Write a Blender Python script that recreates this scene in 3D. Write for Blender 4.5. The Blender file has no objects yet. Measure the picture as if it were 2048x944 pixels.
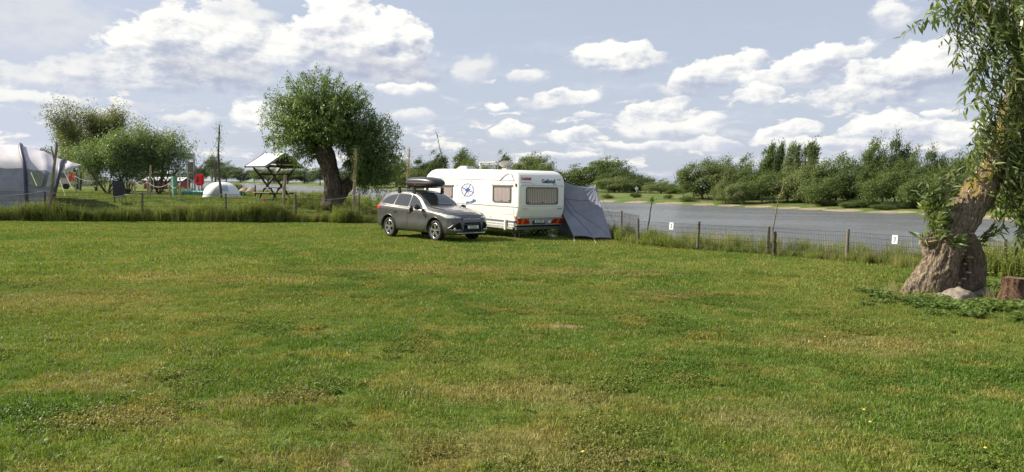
import bpy, bmesh, math, random
import numpy as np
from mathutils import Vector, Matrix, noise as mnoise
from mathutils.bvhtree import BVHTree
from mathutils.geometry import delaunay_2d_cdt

R = math.radians
PI = math.pi
scn = bpy.context.scene
COL = scn.collection

# ------------------------------------------------------------------ camera
EYE = 2.05
FPX = 1480.0            # focal length in photo pixels (2048 wide)
cam_d = bpy.data.cameras.new('camera')
cam = bpy.data.objects.new('camera', cam_d)
COL.objects.link(cam)
cam_d.sensor_width = 36.0
cam_d.lens = 36.0 * FPX / 2048.0
cam_d.clip_start = 0.1
cam_d.clip_end = 20000
PITCH = math.atan(102.0 / FPX)
ROLL = R(0.85)
CM = Matrix.Translation((0, 0, EYE)) @ Matrix.Rotation(PI / 2 - PITCH, 4, 'X') @ Matrix.Rotation(ROLL, 4, 'Z')
cam.matrix_world = CM
scn.camera = cam
C3 = CM.to_3x3()

def ray(px, py):
    return (C3 @ Vector(((px - 1024) / FPX, -(py - 472) / FPX, -1.0)))

def G(px, py, z=0.0):
    """ground point that the photo shows at a pixel, for a surface of height z"""
    d = ray(px, py)
    k = (z - EYE) / d.z
    return Vector((d.x * k, d.y * k, z))

def P(px, py, Y):
    """point at depth Y seen at a pixel"""
    d = ray(px, py)
    k = Y / d.y
    return Vector((d.x * k, Y, EYE + d.z * k))

# ------------------------------------------------------------------ light
SUN_EL = R(38.0)
SUN_DIR = Vector((-0.93, 0.13, 0)).normalized() * math.cos(SUN_EL) + Vector((0, 0, math.sin(SUN_EL)))
sun_d = bpy.data.lights.new('sun', 'SUN')
sun_d.energy = 5.0
sun_d.angle = R(0.6)
sun_d.color = (1.0, 0.92, 0.76)
sun = bpy.data.objects.new('sun', sun_d)
sun.rotation_euler = SUN_DIR.to_track_quat('Z', 'Y').to_euler()
COL.objects.link(sun)
scn.view_settings.view_transform = 'Standard'
scn.view_settings.look = 'None'
scn.view_settings.exposure = 0.70
scn.view_settings.gamma = 1.0
scn.view_settings.use_curve_mapping = False

# ------------------------------------------------------------------ node helpers
class NT:
    def __init__(self, tree):
        self.t = tree
        tree.nodes.clear()
    def n(self, typ, **kw):
        nd = self.t.nodes.new(typ)
        for k, v in kw.items():
            setattr(nd, k, v)
        return nd
    def set(self, sock, v):
        if isinstance(v, bpy.types.NodeSocket):
            self.t.links.new(v, sock)
        elif v is not None:
            if isinstance(v, (tuple, list)) and len(v) == 3 and sock.type == 'RGBA':
                v = (*v, 1)
            sock.default_value = v
    def math(self, op, a, b=None, c=None, clamp=False):
        nd = self.n('ShaderNodeMath', operation=op, use_clamp=clamp)
        for i, v in enumerate((a, b, c)):
            if v is not None:
                self.set(nd.inputs[i], v)
        return nd.outputs[0]
    def vmath(self, op, a, b=None, out=0):
        nd = self.n('ShaderNodeVectorMath', operation=op)
        self.set(nd.inputs[0], a)
        if b is not None:
            self.set(nd.inputs[1], b)
        return nd.outputs[out]
    def mapr(self, v, a, b, c=0.0, d=1.0, smooth=True):
        nd = self.n('ShaderNodeMapRange', interpolation_type='SMOOTHSTEP' if smooth else 'LINEAR')
        self.set(nd.inputs['Value'], v)
        for k, x in (('From Min', a), ('From Max', b), ('To Min', c), ('To Max', d)):
            self.set(nd.inputs[k], x)
        return nd.outputs['Result']
    def mix(self, f, a, b, blend='MIX'):
        nd = self.n('ShaderNodeMix', data_type='RGBA', blend_type=blend)
        self.set(nd.inputs['Factor'], f)
        self.set(nd.inputs['A'], a) if False else self.set(nd.inputs[6], a)
        self.set(nd.inputs[7], b)
        return nd.outputs[2]
    def noise(self, vec, scale, detail=3, rough=0.55, dist=0.0, typ=None):
        nd = self.n('ShaderNodeTexNoise')
        if vec is not None:
            self.set(nd.inputs['Vector'], vec)
        nd.inputs['Scale'].default_value = scale
        nd.inputs['Detail'].default_value = detail
        nd.inputs['Roughness'].default_value = rough
        nd.inputs['Distortion'].default_value = dist
        return nd.outputs['Fac']
    def mapping(self, vec, loc=(0, 0, 0), rot=(0, 0, 0), scale=(1, 1, 1), typ='POINT'):
        nd = self.n('ShaderNodeMapping', vector_type=typ)
        self.set(nd.inputs['Vector'], vec)
        nd.inputs['Location'].default_value = loc
        nd.inputs['Rotation'].default_value = rot
        nd.inputs['Scale'].default_value = scale
        return nd.outputs[0]
    def bump(self, h, strength=0.5, dist=0.02):
        nd = self.n('ShaderNodeBump')
        self.set(nd.inputs['Height'], h)
        nd.inputs['Strength'].default_value = strength
        nd.inputs['Distance'].default_value = dist
        return nd.outputs[0]
    def bsdf(self, col, rough=0.6, metal=0.0, normal=None, spec=0.5, coat=0.0, out=True, **kw):
        nd = self.n('ShaderNodeBsdfPrincipled')
        self.set(nd.inputs['Base Color'], col)
        self.set(nd.inputs['Roughness'], rough)
        self.set(nd.inputs['Metallic'], metal)
        self.set(nd.inputs['Specular IOR Level'], spec)
        nd.inputs['Coat Weight'].default_value = coat
        nd.inputs['Coat Roughness'].default_value = 0.04
        if normal is not None:
            self.set(nd.inputs['Normal'], normal)
        for k, v in kw.items():
            self.set(nd.inputs[k], v)
        if out:
            self.out(nd.outputs[0])
        return nd.outputs[0]
    def out(self, s):
        o = self.n('ShaderNodeOutputMaterial')
        self.t.links.new(s, o.inputs['Surface'])

# ------------------------------------------------------------------ world: physical sky plus cloud layer by compass direction
world = bpy.data.worlds.new('World')
scn.world = world
world.use_nodes = True
w = NT(world.node_tree)
tc = w.n('ShaderNodeTexCoord')
sky = w.n('ShaderNodeTexSky', sky_type='NISHITA')
sky.sun_disc = False
sky.sun_elevation = SUN_EL
sky.sun_rotation = math.atan2(SUN_DIR.x, SUN_DIR.y)
sky.altitude = 30
sky.air_density = 1.0
sky.dust_density = 1.6
sky.ozone_density = 1.2
sep = w.n('ShaderNodeSeparateXYZ')
w.set(sep.inputs[0], tc.outputs['Generated'])
az = w.math('MULTIPLY', w.math('ARCTAN2', sep.outputs[0], sep.outputs[1]), 180 / PI)
el = w.math('MULTIPLY', w.math('ARCSINE', sep.outputs[2]), 180 / PI)
comb = w.n('ShaderNodeCombineXYZ')
w.set(comb.inputs[0], az); w.set(comb.inputs[1], el)
pos = comb.outputs[0]
WHITE = 9.6
def wcol(r, g, b, k=1.0):
    return (r * WHITE * k, g * WHITE * k, b * WHITE * k, 1)
# thin veil of haze over the blue
veil = w.mapr(el, -1.0, 26.0, 0.84, 0.58, smooth=False)
veil = w.math('ADD', veil, w.mapr(az, -10.0, -40.0, 0.0, 0.16))
col = w.mix(w.math('MINIMUM', veil, 1.0), sky.outputs[0], wcol(0.565, 0.615, 0.73))
n_big = w.noise(w.mapping(pos, scale=(0.16, 0.34, 1)), 1.0, 6, 0.56)
n_sun = w.noise(w.mapping(pos, loc=(-0.16, 0.22, 0), scale=(0.16, 0.34, 1)), 1.0, 6, 0.56)
n_fine = w.noise(w.mapping(pos, scale=(0.50, 0.85, 1)), 1.0, 8, 0.60)
n_fs = w.noise(w.mapping(pos, loc=(.18, -.24, 0), scale=(0.50, 0.85, 1)), 1.0, 8, 0.60)
relief = w.math('ADD', w.math('MULTIPLY', w.math('SUBTRACT', n_big, n_sun), 2.6), w.math('MULTIPLY', w.math('SUBTRACT', n_fs, n_fine), -1.6))
warp = w.n('ShaderNodeTexNoise')
w.set(warp.inputs['Vector'], pos)
warp.inputs['Scale'].default_value = 0.5; warp.inputs['Detail'].default_value = 5
wv = w.vmath('MULTIPLY', w.vmath('SUBTRACT', warp.outputs['Color'], (0.5, 0.5, 0.5)), (2.2, 1.3, 0))
posw = w.vmath('ADD', pos, wv)
# faint streaks towards the horizon
st = w.noise(w.mapping(posw, scale=(0.10, 0.75, 1)), 1.0, 5, 0.55)
stm = w.math('MULTIPLY', w.mapr(st, 0.50, 0.70), w.mapr(el, 13.0, 3.0, 0.06, 0.55))
col = w.mix(stm, col, w.mix(w.mapr(n_fine, .35, .65), wcol(.60, .64, .75), wcol(.82, .83, .86)))
# rows of small puffs low over the horizon
pf = w.math('ADD', w.noise(w.mapping(posw, scale=(0.24, 0.85, 1)), 1.0, 6, 0.58), w.mapr(el, 9.5, 5.0, -.14, 0.0))
col = w.mix(w.mapr(pf, 0.515, 0.60, 0, .85), col, w.mix(w.mapr(w.math('ADD', relief, pf), 0.35, 0.85), wcol(.62, .65, .73), wcol(.95, .925, .86)))
def azel(px, py):
    d = ray(px, py).normalized()
    return math.degrees(math.atan2(d.x, d.y)), math.degrees(math.asin(d.z))
DEG = 25.2   # photo pixels per degree near the middle
# px, py, half width, half height, slope (deg), softness, whiteness, greyness of the base
CLOUDS = [
 (60, 60, 150, 60, 0, .9, .3, .5), (40, 150, 110, 26, 0, .7, .6, .6), (70, 195, 95, 14, 0, .6, .75, .6),
 (215, 150, 130, 38, 8, .7, .68, .7), (330, 110, 110, 66, 6, .35, .95, .8), (440, 95, 120, 78, 0, .35, .95, .9),
 (450, 152, 115, 26, -4, .5, .28, 1.0), (590, 105, 62, 48, 10, .45, .95, .7), (690, 75, 92, 84, 8, .3, 1.0, .9),
 (780, 95, 80, 66, -14, .3, .97, 1.0), (770, 145, 125, 28, -5, .5, .22, 1.0), (810, 176, 66, 15, 0, .5, .9, .5),
 (945, 142, 50, 32, 20, .8, .6, .5), (1052, 155, 48, 18, 8, .7, .75, .5), (992, 211, 20, 11, 0, .5, .95, .3),
 (1235, 116, 98, 33, -2, .35, .97, .85), (1430, 147, 110, 34, 17, .35, .95, .85), (1618, 136, 106, 32, 12, .35, .97, .75),
 (1528, 192, 42, 19, 0, .45, .92, .7), (1815, 148, 140, 46, 14, .35, .95, .95), (1780, 36, 44, 34, 0, .6, .8, .5),
 (1128, 196, 82, 20, 7, .4, .95, .7), (1300, 232, 72, 30, 12, .35, .97, .8), (1340, 262, 110, 20, 0, .6, .8, .7),
 (1410, 246, 36, 16, 14, .5, .9, .5), (1575, 264, 66, 19, 8, .35, .97, .7), (1770, 264, 86, 32, 6, .35, .98, .8),
 (1885, 268, 90, 24, 4, .4, .95, .7), (1866, 228, 24, 10, 5, .5, .9, .3), (1650, 285, 90, 12, 0, .6, .8, .6),
 (500, 234, 40, 30, 0, .45, .92, .6), (380, 240, 60, 14, 0, .8, .7, .5),
 (180, 236, 90, 22, 0, .8, .75, .5), (1020, 264, 44, 20, 5, .45, .92, .6),
 (1140, 272, 62, 16, 0, .45, .9, .7), (1120, 312, 90, 8, 0, .6, .85, .5), (1300, 292, 120, 12, 0, .7, .8, .6),
 (1180, 232, 40, 10, 0, .6, .8, .4), (1420, 290, 70, 14, 0, .6, .85, .5),
 (480, 27, 90, 20, 0, .8, .6, .6), (820, 232, 50, 18, 0, .8, .7, .4),
]
for (cx, cy, hw, hh, tilt, soft, wh, gr) in CLOUDS:
    a0, e0 = azel(cx, cy)
    v = w.mapping(posw, loc=(a0, e0, 0), rot=(0, 0, R(tilt)), scale=(hw / DEG * .98, hh / DEG * .98, 1), typ='TEXTURE')
    L = w.vmath('LENGTH', v, out=1)
    L = w.math('ADD', L, w.math('MULTIPLY', w.math('SUBTRACT', n_fine, 0.5), 1.5))
    s2 = w.n('ShaderNodeSeparateXYZ'); w.set(s2.inputs[0], v)
    edge = w.mapr(s2.outputs[1], .35, -.7, 1.12 - soft * .55, 1.12 - soft * 1.5, smooth=False)
    m = w.mapr(L, 1.12, edge, 0.0, min(1.0, .35 + .65 * wh + .1))
    sh = w.math('ADD', w.math('MULTIPLY', s2.outputs[1], 0.55), relief)
    sh = w.math('ADD', sh, w.math('MULTIPLY', s2.outputs[0], -0.10))
    sh = w.mapr(sh, -0.62, 0.50)
    dark = wcol(.74 - .33 * gr, .765 - .31 * gr, .83 - .25 * gr)
    white = wcol(.62 + .36 * wh, .63 + .342 * wh, .67 + .25 * wh)
    col = w.mix(m, col, w.mix(sh, dark, white))
# below the horizon: a dull ground tone for the light only
col = w.mix(w.mapr(el, -0.6, -2.0), col, (1.2, 1.3, 1.0, 1))
bg = w.n('ShaderNodeBackground')
w.set(bg.inputs['Color'], col)
bg.inputs['Strength'].default_value = 0.070
wo = w.n('ShaderNodeOutputWorld')
w.t.links.new(bg.outputs[0], wo.inputs['Surface'])
world.cycles.sampling_method = 'MANUAL'
world.cycles.sample_map_resolution = 512

# ------------------------------------------------------------------ mesh + tagging helpers
def tag(o, label=None, cat=None, group=None, kind=None):
    if label: o['label'] = label
    if cat: o['category'] = cat
    if group: o['group'] = group
    if kind: o['kind'] = kind
    return o

def empty(name, loc=(0, 0, 0), rz=0.0):
    o = bpy.data.objects.new(name, None)
    o.location = loc
    o.rotation_euler = (0, 0, rz)
    o.empty_display_size = 0.2
    COL.objects.link(o)
    return o

def link(name, me, mat=None, parent=None, loc=None, smooth=False):
    if mat is not None:
        me.materials.clear()
        for m in (mat if isinstance(mat, (list, tuple)) else [mat]):
            me.materials.append(m)
    if smooth:
        me.polygons.foreach_set('use_smooth', [True] * len(me.polygons))
    o = bpy.data.objects.new(name, me)
    if parent is not None:
        o.parent = parent
    if loc is not None:
        o.location = loc
    COL.objects.link(o)
    return o

def np_mesh(name, V, F):
    """V (n,3) array, F (m,k) array of equal-sided faces"""
    me = bpy.data.meshes.new(name)
    V = np.asarray(V, dtype=np.float32); F = np.asarray(F, dtype=np.int32)
    k = F.shape[1]
    me.vertices.add(len(V)); me.vertices.foreach_set('co', V.ravel())
    me.loops.add(F.size); me.loops.foreach_set('vertex_index', F.ravel())
    me.polygons.add(len(F))
    me.polygons.foreach_set('loop_start', np.arange(0, F.size, k, dtype=np.int32))
    me.update(calc_edges=True)
    return me

class MB:
    """collects primitives and builds ONE mesh"""
    def __init__(self):
        self.V = []; self.F = []; self.M = []; self.m = 0
    def add(self, vs, fs):
        b = len(self.V)
        self.V += [tuple(v) for v in vs]
        self.F += [tuple(i + b for i in f) for f in fs]
        self.M += [self.m] * len(fs)
        return self
    def box(self, c, s, mat=None):
        x, y, z = s[0] / 2, s[1] / 2, s[2] / 2
        vs = [Vector((i * x, j * y, k * z)) for i in (-1, 1) for j in (-1, 1) for k in (-1, 1)]
        if mat is not None: vs = [mat @ v for v in vs]
        vs = [v + Vector(c) for v in vs]
        return self.add(vs, [(0, 1, 3, 2), (4, 6, 7, 5), (0, 4, 5, 1), (2, 3, 7, 6), (0, 2, 6, 4), (1, 5, 7, 3)])
    def bar(self, a, b, wd, ht=None, up=(0, 0, 1)):
        a = Vector(a); b = Vector(b); d = b - a
        ht = ht or wd
        u = Vector(up)
        s = d.cross(u)
        if s.length < 1e-5: s = d.cross(Vector((1, 0, 0)))
        s.normalize(); t = s.cross(d).normalized()
        vs = []
        for p in (a, b):
            for i, j in ((-1, -1), (1, -1), (1, 1), (-1, 1)):
                vs.append(p + s * i * wd / 2 + t * j * ht / 2)
        return self.add(vs, [(3, 2, 1, 0), (4, 5, 6, 7), (0, 1, 5, 4), (1, 2, 6, 5), (2, 3, 7, 6), (3, 0, 4, 7)])
    def tube(self, pts, r, n=8, cap=True, noise=0.0, seed=0):
        pts = [Vector(p) for p in pts]
        rs = r if isinstance(r, (list, tuple)) else [r] * len(pts)
        vs = []; fs = []
        prev = None
        rnd = random.Random(seed)
        for i, p in enumerate(pts):
            d = (pts[min(i + 1, len(pts) - 1)] - pts[max(i - 1, 0)]).normalized()
            if prev is None:
                s = d.cross(Vector((0, 0, 1)))
                if s.length < 0.1: s = d.cross(Vector((0, 1, 0)))
            else:
                s = prev - d * prev.dot(d)
            s.normalize(); prev = s
            t = d.cross(s)
            for k in range(n):
                a = 2 * PI * k / n
                rr = rs[i] * (1 + noise * (rnd.random() - .5))
                vs.append(p + (s * math.cos(a) + t * math.sin(a)) * rr)
        for i in range(len(pts) - 1):
            for k in range(n):
                fs.append((i * n + k, i * n + (k + 1) % n, (i + 1) * n + (k + 1) % n, (i + 1) * n + k))
        if cap:
            fs.append(tuple(range(n - 1, -1, -1)))
            fs.append(tuple((len(pts) - 1) * n + k for k in range(n)))
        return self.add(vs, fs)
    def lathe(self, prof, n=24, axis='y', c=(0, 0, 0)):
        """prof: list of (radius, position along axis)"""
        vs = []; fs = []
        c = Vector(c)
        for (r, h) in prof:
            for k in range(n):
                a = 2 * PI * k / n
                x, y = r * math.cos(a), r * math.sin(a)
                vs.append(c + (Vector((x, h, y)) if axis == 'y' else Vector((x, y, h)) if axis == 'z' else Vector((h, x, y))))
        for i in range(len(prof) - 1):
            for k in range(n):
                fs.append((i * n + k, i * n + (k + 1) % n, (i + 1) * n + (k + 1) % n, (i + 1) * n + k))
        return self.add(vs, fs)
    def sheet(self, rows, thick=0.0):
        """grid of points; with a thickness it becomes a closed slab"""
        nr, nc = len(rows), len(rows[0])
        pts = [Vector(p) for r_ in rows for p in r_]
        fs = [(i * nc + j, i * nc + j + 1, (i + 1) * nc + j + 1, (i + 1) * nc + j) for i in range(nr - 1) for j in range(nc - 1)]
        if not thick:
            return self.add(pts, fs)
        nrm = [Vector((0, 0, 0)) for _ in pts]
        for f in fs:
            q = (pts[f[2]] - pts[f[0]]).cross(pts[f[3]] - pts[f[1]])
            for i in f: nrm[i] += q
        N = len(pts)
        vs = pts + [p - n_.normalized() * thick if n_.length else p for p, n_ in zip(pts, nrm)]
        f2 = list(fs) + [tuple(N + i for i in reversed(f)) for f in fs]
        edge = [(i, i + 1) for i in range(nc - 1)] + [(r_ * nc + nc - 1, (r_ + 1) * nc + nc - 1) for r_ in range(nr - 1)] \
            + [((nr - 1) * nc + i + 1, (nr - 1) * nc + i) for i in range(nc - 2, -1, -1)] + [((r_ + 1) * nc, r_ * nc) for r_ in range(nr - 2, -1, -1)]
        f2 += [(b, a, a + N, b + N) for a, b in edge]
        return self.add(vs, f2)
    def build(self, name, mat, parent=None, loc=None, smooth=False, bevel=0.0, label=None):
        me = bpy.data.meshes.new(name)
        me.from_pydata([tuple(v) for v in self.V], [], self.F)
        bm = bmesh.new(); bm.from_mesh(me)
        bmesh.ops.recalc_face_normals(bm, faces=bm.faces)
        if bevel:
            bmesh.ops.bevel(bm, geom=list(bm.edges), offset=bevel, segments=2, affect='EDGES', clamp_overlap=True)
        bm.to_mesh(me); bm.free()
        if not bevel and max(self.M or [0]) > 0:
            me.polygons.foreach_set('material_index', self.M)
        o = link(name, me, mat, parent, loc, smooth)
        if label: o['label'] = label
        return o

def smooth_by_angle(o, ang=35):
    me = o.data
    me.polygons.foreach_set('use_smooth', [True] * len(me.polygons))
    me.set_sharp_from_angle(angle=R(ang))

def text_mesh(name, body, size, mat, parent, M, shear=0.0, extrude=0.002, align='CENTER', bold=0.0, sx=1.0):
    cu = bpy.data.curves.new(name, 'FONT')
    cu.body = body; cu.size = size; cu.extrude = extrude; cu.shear = shear
    cu.align_x = align; cu.align_y = 'CENTER'; cu.offset = bold
    cu.resolution_u = 3
    t = bpy.data.objects.new(name, cu)
    COL.objects.link(t)
    bpy.context.view_layer.update()
    me = bpy.data.meshes.new_from_object(t)
    bpy.data.objects.remove(t)
    me.transform(M @ Matrix.Diagonal((sx, 1, 1, 1)))
    return link(name, me, mat, parent)

def basis(o, x, y):
    """matrix whose local x, y axes are the given directions"""
    x = Vector(x).normalized(); y = Vector(y).normalized(); z = x.cross(y)
    m = Matrix((x, y, z)).transposed().to_4x4()
    m.translation = Vector(o)
    return m
# ------------------------------------------------------------------ materials
def mat(name):
    m = bpy.data.materials.new(name)
    m.use_nodes = True
    return m, NT(m.node_tree)

def simple(name, col, rough=0.6, metal=0.0, spec=0.5, coat=0.0, var=0.12, scale=6.0, bump=0.0, bscale=60):
    m, t = mat(name)
    tc = t.n('ShaderNodeTexCoord')
    nz = t.noise(tc.outputs['Object'], scale, 4, 0.6)
    k = t.mapr(nz, 0.3, 0.7, 1 - var, 1 + var)
    c = t.vmath('SCALE', col)
    t.t.nodes[-1].inputs['Scale'].default_value = 1
    t.set(t.t.nodes[-1].inputs['Scale'], k)
    nrm = t.bump(t.noise(tc.outputs['Object'], bscale, 3), bump, 0.01) if bump else None
    t.bsdf(c, rough, metal, nrm, spec, coat)
    return m

def leafy(name, cols, rough=0.5, trans=0.35, spec=0.4):
    """foliage: every leaf its own tone"""
    m, t = mat(name)
    g = t.n('ShaderNodeNewGeometry')
    rmp = t.n('ShaderNodeValToRGB')
    t.set(rmp.inputs[0], g.outputs['Random Per Island'])
    el = rmp.color_ramp.elements
    while len(el) < len(cols): el.new(0.5)
    for i, c in enumerate(cols):
        el[i].position = i / (len(cols) - 1); el[i].color = (*c, 1)
    nz = t.mapr(t.noise(g.outputs['Position'], 0.7, 2), .3, .7, .8, 1.2)
    c = t.vmath('SCALE', rmp.outputs[0]); t.set(t.t.nodes[-1].inputs['Scale'], nz)
    b = t.bsdf(c, rough, 0, None, spec, out=False)
    tr = t.n('ShaderNodeBsdfTranslucent')
    c2 = t.mix(1.0, c, (1.25, 1.3, 0.5), 'MULTIPLY')
    t.set(tr.inputs[0], c2)
    mx = t.n('ShaderNodeMixShader'); mx.inputs[0].default_value = trans
    t.t.links.new(b, mx.inputs[1]); t.t.links.new(tr.outputs[0], mx.inputs[2])
    t.out(mx.outputs[0])
    return m

def bark(name, c1, c2, scale=8.0, stretch=0.22, strength=0.9, dist=0.03, moss=None):
    m, t = mat(name)
    tc = t.n('ShaderNodeTexCoord')
    v = t.mapping(tc.outputs['Object'], scale=(1, 1, stretch))
    a = t.noise(v, scale, 6, 0.65, 0.6)
    vo = t.n('ShaderNodeTexVoronoi', feature='DISTANCE_TO_EDGE')
    t.set(vo.inputs['Vector'], t.vmath('ADD', v, t.vmath('SCALE', t.n('ShaderNodeTexNoise').outputs['Color'])))
    vo.inputs['Scale'].default_value = scale * .9
    e = t.mapr(vo.outputs['Distance'], 0.0, 0.22)
    h = t.math('ADD', t.math('MULTIPLY', a, 0.95), t.math('MULTIPLY', e, 0.24))
    c = t.mix(t.mapr(h, 0.35, 0.85), c1, c2)
    if moss:
        g = t.n('ShaderNodeNewGeometry'); s = t.n('ShaderNodeSeparateXYZ'); t.set(s.inputs[0], g.outputs['Normal'])
        o = t.n('ShaderNodeSeparateXYZ'); t.set(o.inputs[0], tc.outputs['Object'])
        k = t.math('MULTIPLY', t.mapr(t.math('ADD', s.outputs[2], t.math('MULTIPLY', s.outputs[0], -.3)), .1, .6), t.mapr(o.outputs[2], 1.3, 2.6))
        k = t.math('MULTIPLY', k, t.mapr(t.noise(tc.outputs['Object'], 5, 4), .38, .55))
        c = t.mix(k, c, moss)
    t.bsdf(c, 0.9, 0, t.bump(h, strength, dist), 0.2)
    return m

M = {}
M['bark_willow'] = bark('willow_bark', (0.085, 0.065, 0.047), (0.31, 0.24, 0.17), 20, 0.20, 1.0, 0.03, moss=(0.24, 0.17, 0.04))
M['bark_dark'] = bark('dark_bark', (0.035, 0.028, 0.022), (0.16, 0.125, 0.095), 9, 0.25, 1.0, 0.05)
M['bark_far'] = simple('far_bark', (0.10, 0.085, 0.07), 0.9)
M['stake'] = bark('stake_wood', (0.09, 0.075, 0.06), (0.33, 0.27, 0.19), 14, 0.2, .6, .01)
M['stake_dark'] = bark('dark_stake_wood', (0.03, 0.025, 0.02), (0.16, 0.13, 0.10), 14, 0.2, .6, .01)
M['stake_pale'] = bark('pale_stake_wood', (0.22, 0.17, 0.11), (0.50, 0.41, 0.28), 14, 0.2, .6, .01)
M['post'] = bark('weathered_post', (0.07, 0.06, 0.05), (0.27, 0.235, 0.19), 18, 0.12, .6, .008)
M['shelter_wood'] = simple('dark_stained_wood', (0.045, 0.035, 0.03), .7, var=.4, scale=5)
M['table_wood'] = simple('weathered_table_wood', (0.23, 0.18, 0.13), .8, var=.3)
M['wire'] = simple('green_wire', (0.035, 0.045, 0.042), .5, .3)
M['rope'] = simple('rope', (0.42, 0.40, 0.30), .9)
M['white'] = simple('white_plastic', (0.8, 0.8, 0.78), .4, var=.03)
M['black'] = simple('black_plastic', (0.012, 0.012, 0.013), .45, var=.1)
M['black_cloth'] = simple('black_cloth', (0.012, 0.014, 0.017), .9, var=.2)
M['red'] = simple('red_plastic', (0.62, 0.02, 0.03), .4, var=.05)
M['turq'] = simple('turquoise_plastic', (0.05, 0.42, 0.45), .4, var=.08)
M['greenbin'] = simple('green_plastic', (0.10, 0.26, 0.18), .5)
M['metal'] = simple('grey_metal', (0.35, 0.35, 0.35), .4, .7)
M['pole'] = simple('pale_metal', (0.55, 0.55, 0.55), .4, .3)
M['roof_white'] = simple('pale_roof_sheet', (0.72, 0.71, 0.70), .35, .1, var=.06)
M['fascia'] = simple('fascia_green', (0.30, 0.38, 0.35), .6)
M['red_wall'] = simple('red_painted_wall', (0.30, 0.05, 0.045), .7)
M['ink'] = simple('dark_ink', (0.02, 0.02, 0.02), .6)
M['leaf_willow'] = leafy('willow_leaves', [(0.06, 0.105, 0.022), (0.10, 0.165, 0.035), (0.145, 0.215, 0.052), (0.20, 0.26, 0.11)], .45, .38, .5)
M['leaf_near'] = leafy('near_willow_leaves', [(0.08, 0.12, 0.028), (0.14, 0.195, 0.045), (0.20, 0.255, 0.07), (0.33, 0.36, 0.21)], .36, .38, .6)
M['leaf_olive'] = leafy('olive_leaves', [(0.11, 0.135, 0.06), (0.165, 0.19, 0.085), (0.24, 0.25, 0.13)], .55, .35)
M['leaf_bush'] = leafy('bush_leaves', [(0.11, 0.16, 0.065), (0.17, 0.235, 0.10), (0.24, 0.31, 0.16)], .5, .35)
M['leaf_far_a'] = leafy('far_leaves_mid', [(0.075, 0.110, 0.035), (0.115, 0.155, 0.050), (0.155, 0.195, 0.07)], .65, .35, .2)
M['leaf_far_b'] = leafy('far_leaves_dark', [(0.055, 0.085, 0.035), (0.085, 0.120, 0.045), (0.115, 0.155, 0.06)], .65, .35, .2)
M['leaf_far_c'] = leafy('far_leaves_pale', [(0.115, 0.145, 0.060), (0.16, 0.195, 0.08), (0.21, 0.24, 0.11)], .65, .35, .2)
M['leaf_haze'] = leafy('far_leaves_hazed', [(0.075, 0.105, 0.065), (0.105, 0.14, 0.08), (0.14, 0.175, 0.10)], .7, .3, .2)  # haze of the distance mixed into the leaf colours
M['leaf_weed'] = leafy('weed_leaves', [(0.09, 0.135, 0.03), (0.16, 0.215, 0.05), (0.25, 0.28, 0.07), (0.38, 0.36, 0.13)], .5, .35)
M['leaf_ivy'] = leafy('ground_ivy_leaves', [(0.08, 0.12, 0.025), (0.12, 0.18, 0.04), (0.17, 0.23, 0.07)], .45, .3)
M['leaf_yellow'] = leafy('yellow_leaves', [(0.18, 0.22, 0.03), (0.28, 0.30, 0.05)], .5, .35)
M['straw'] = leafy('straw_blades', [(0.20, 0.19, 0.07), (0.33, 0.29, 0.13), (0.42, 0.36, 0.20)], .6, .3)

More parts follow.
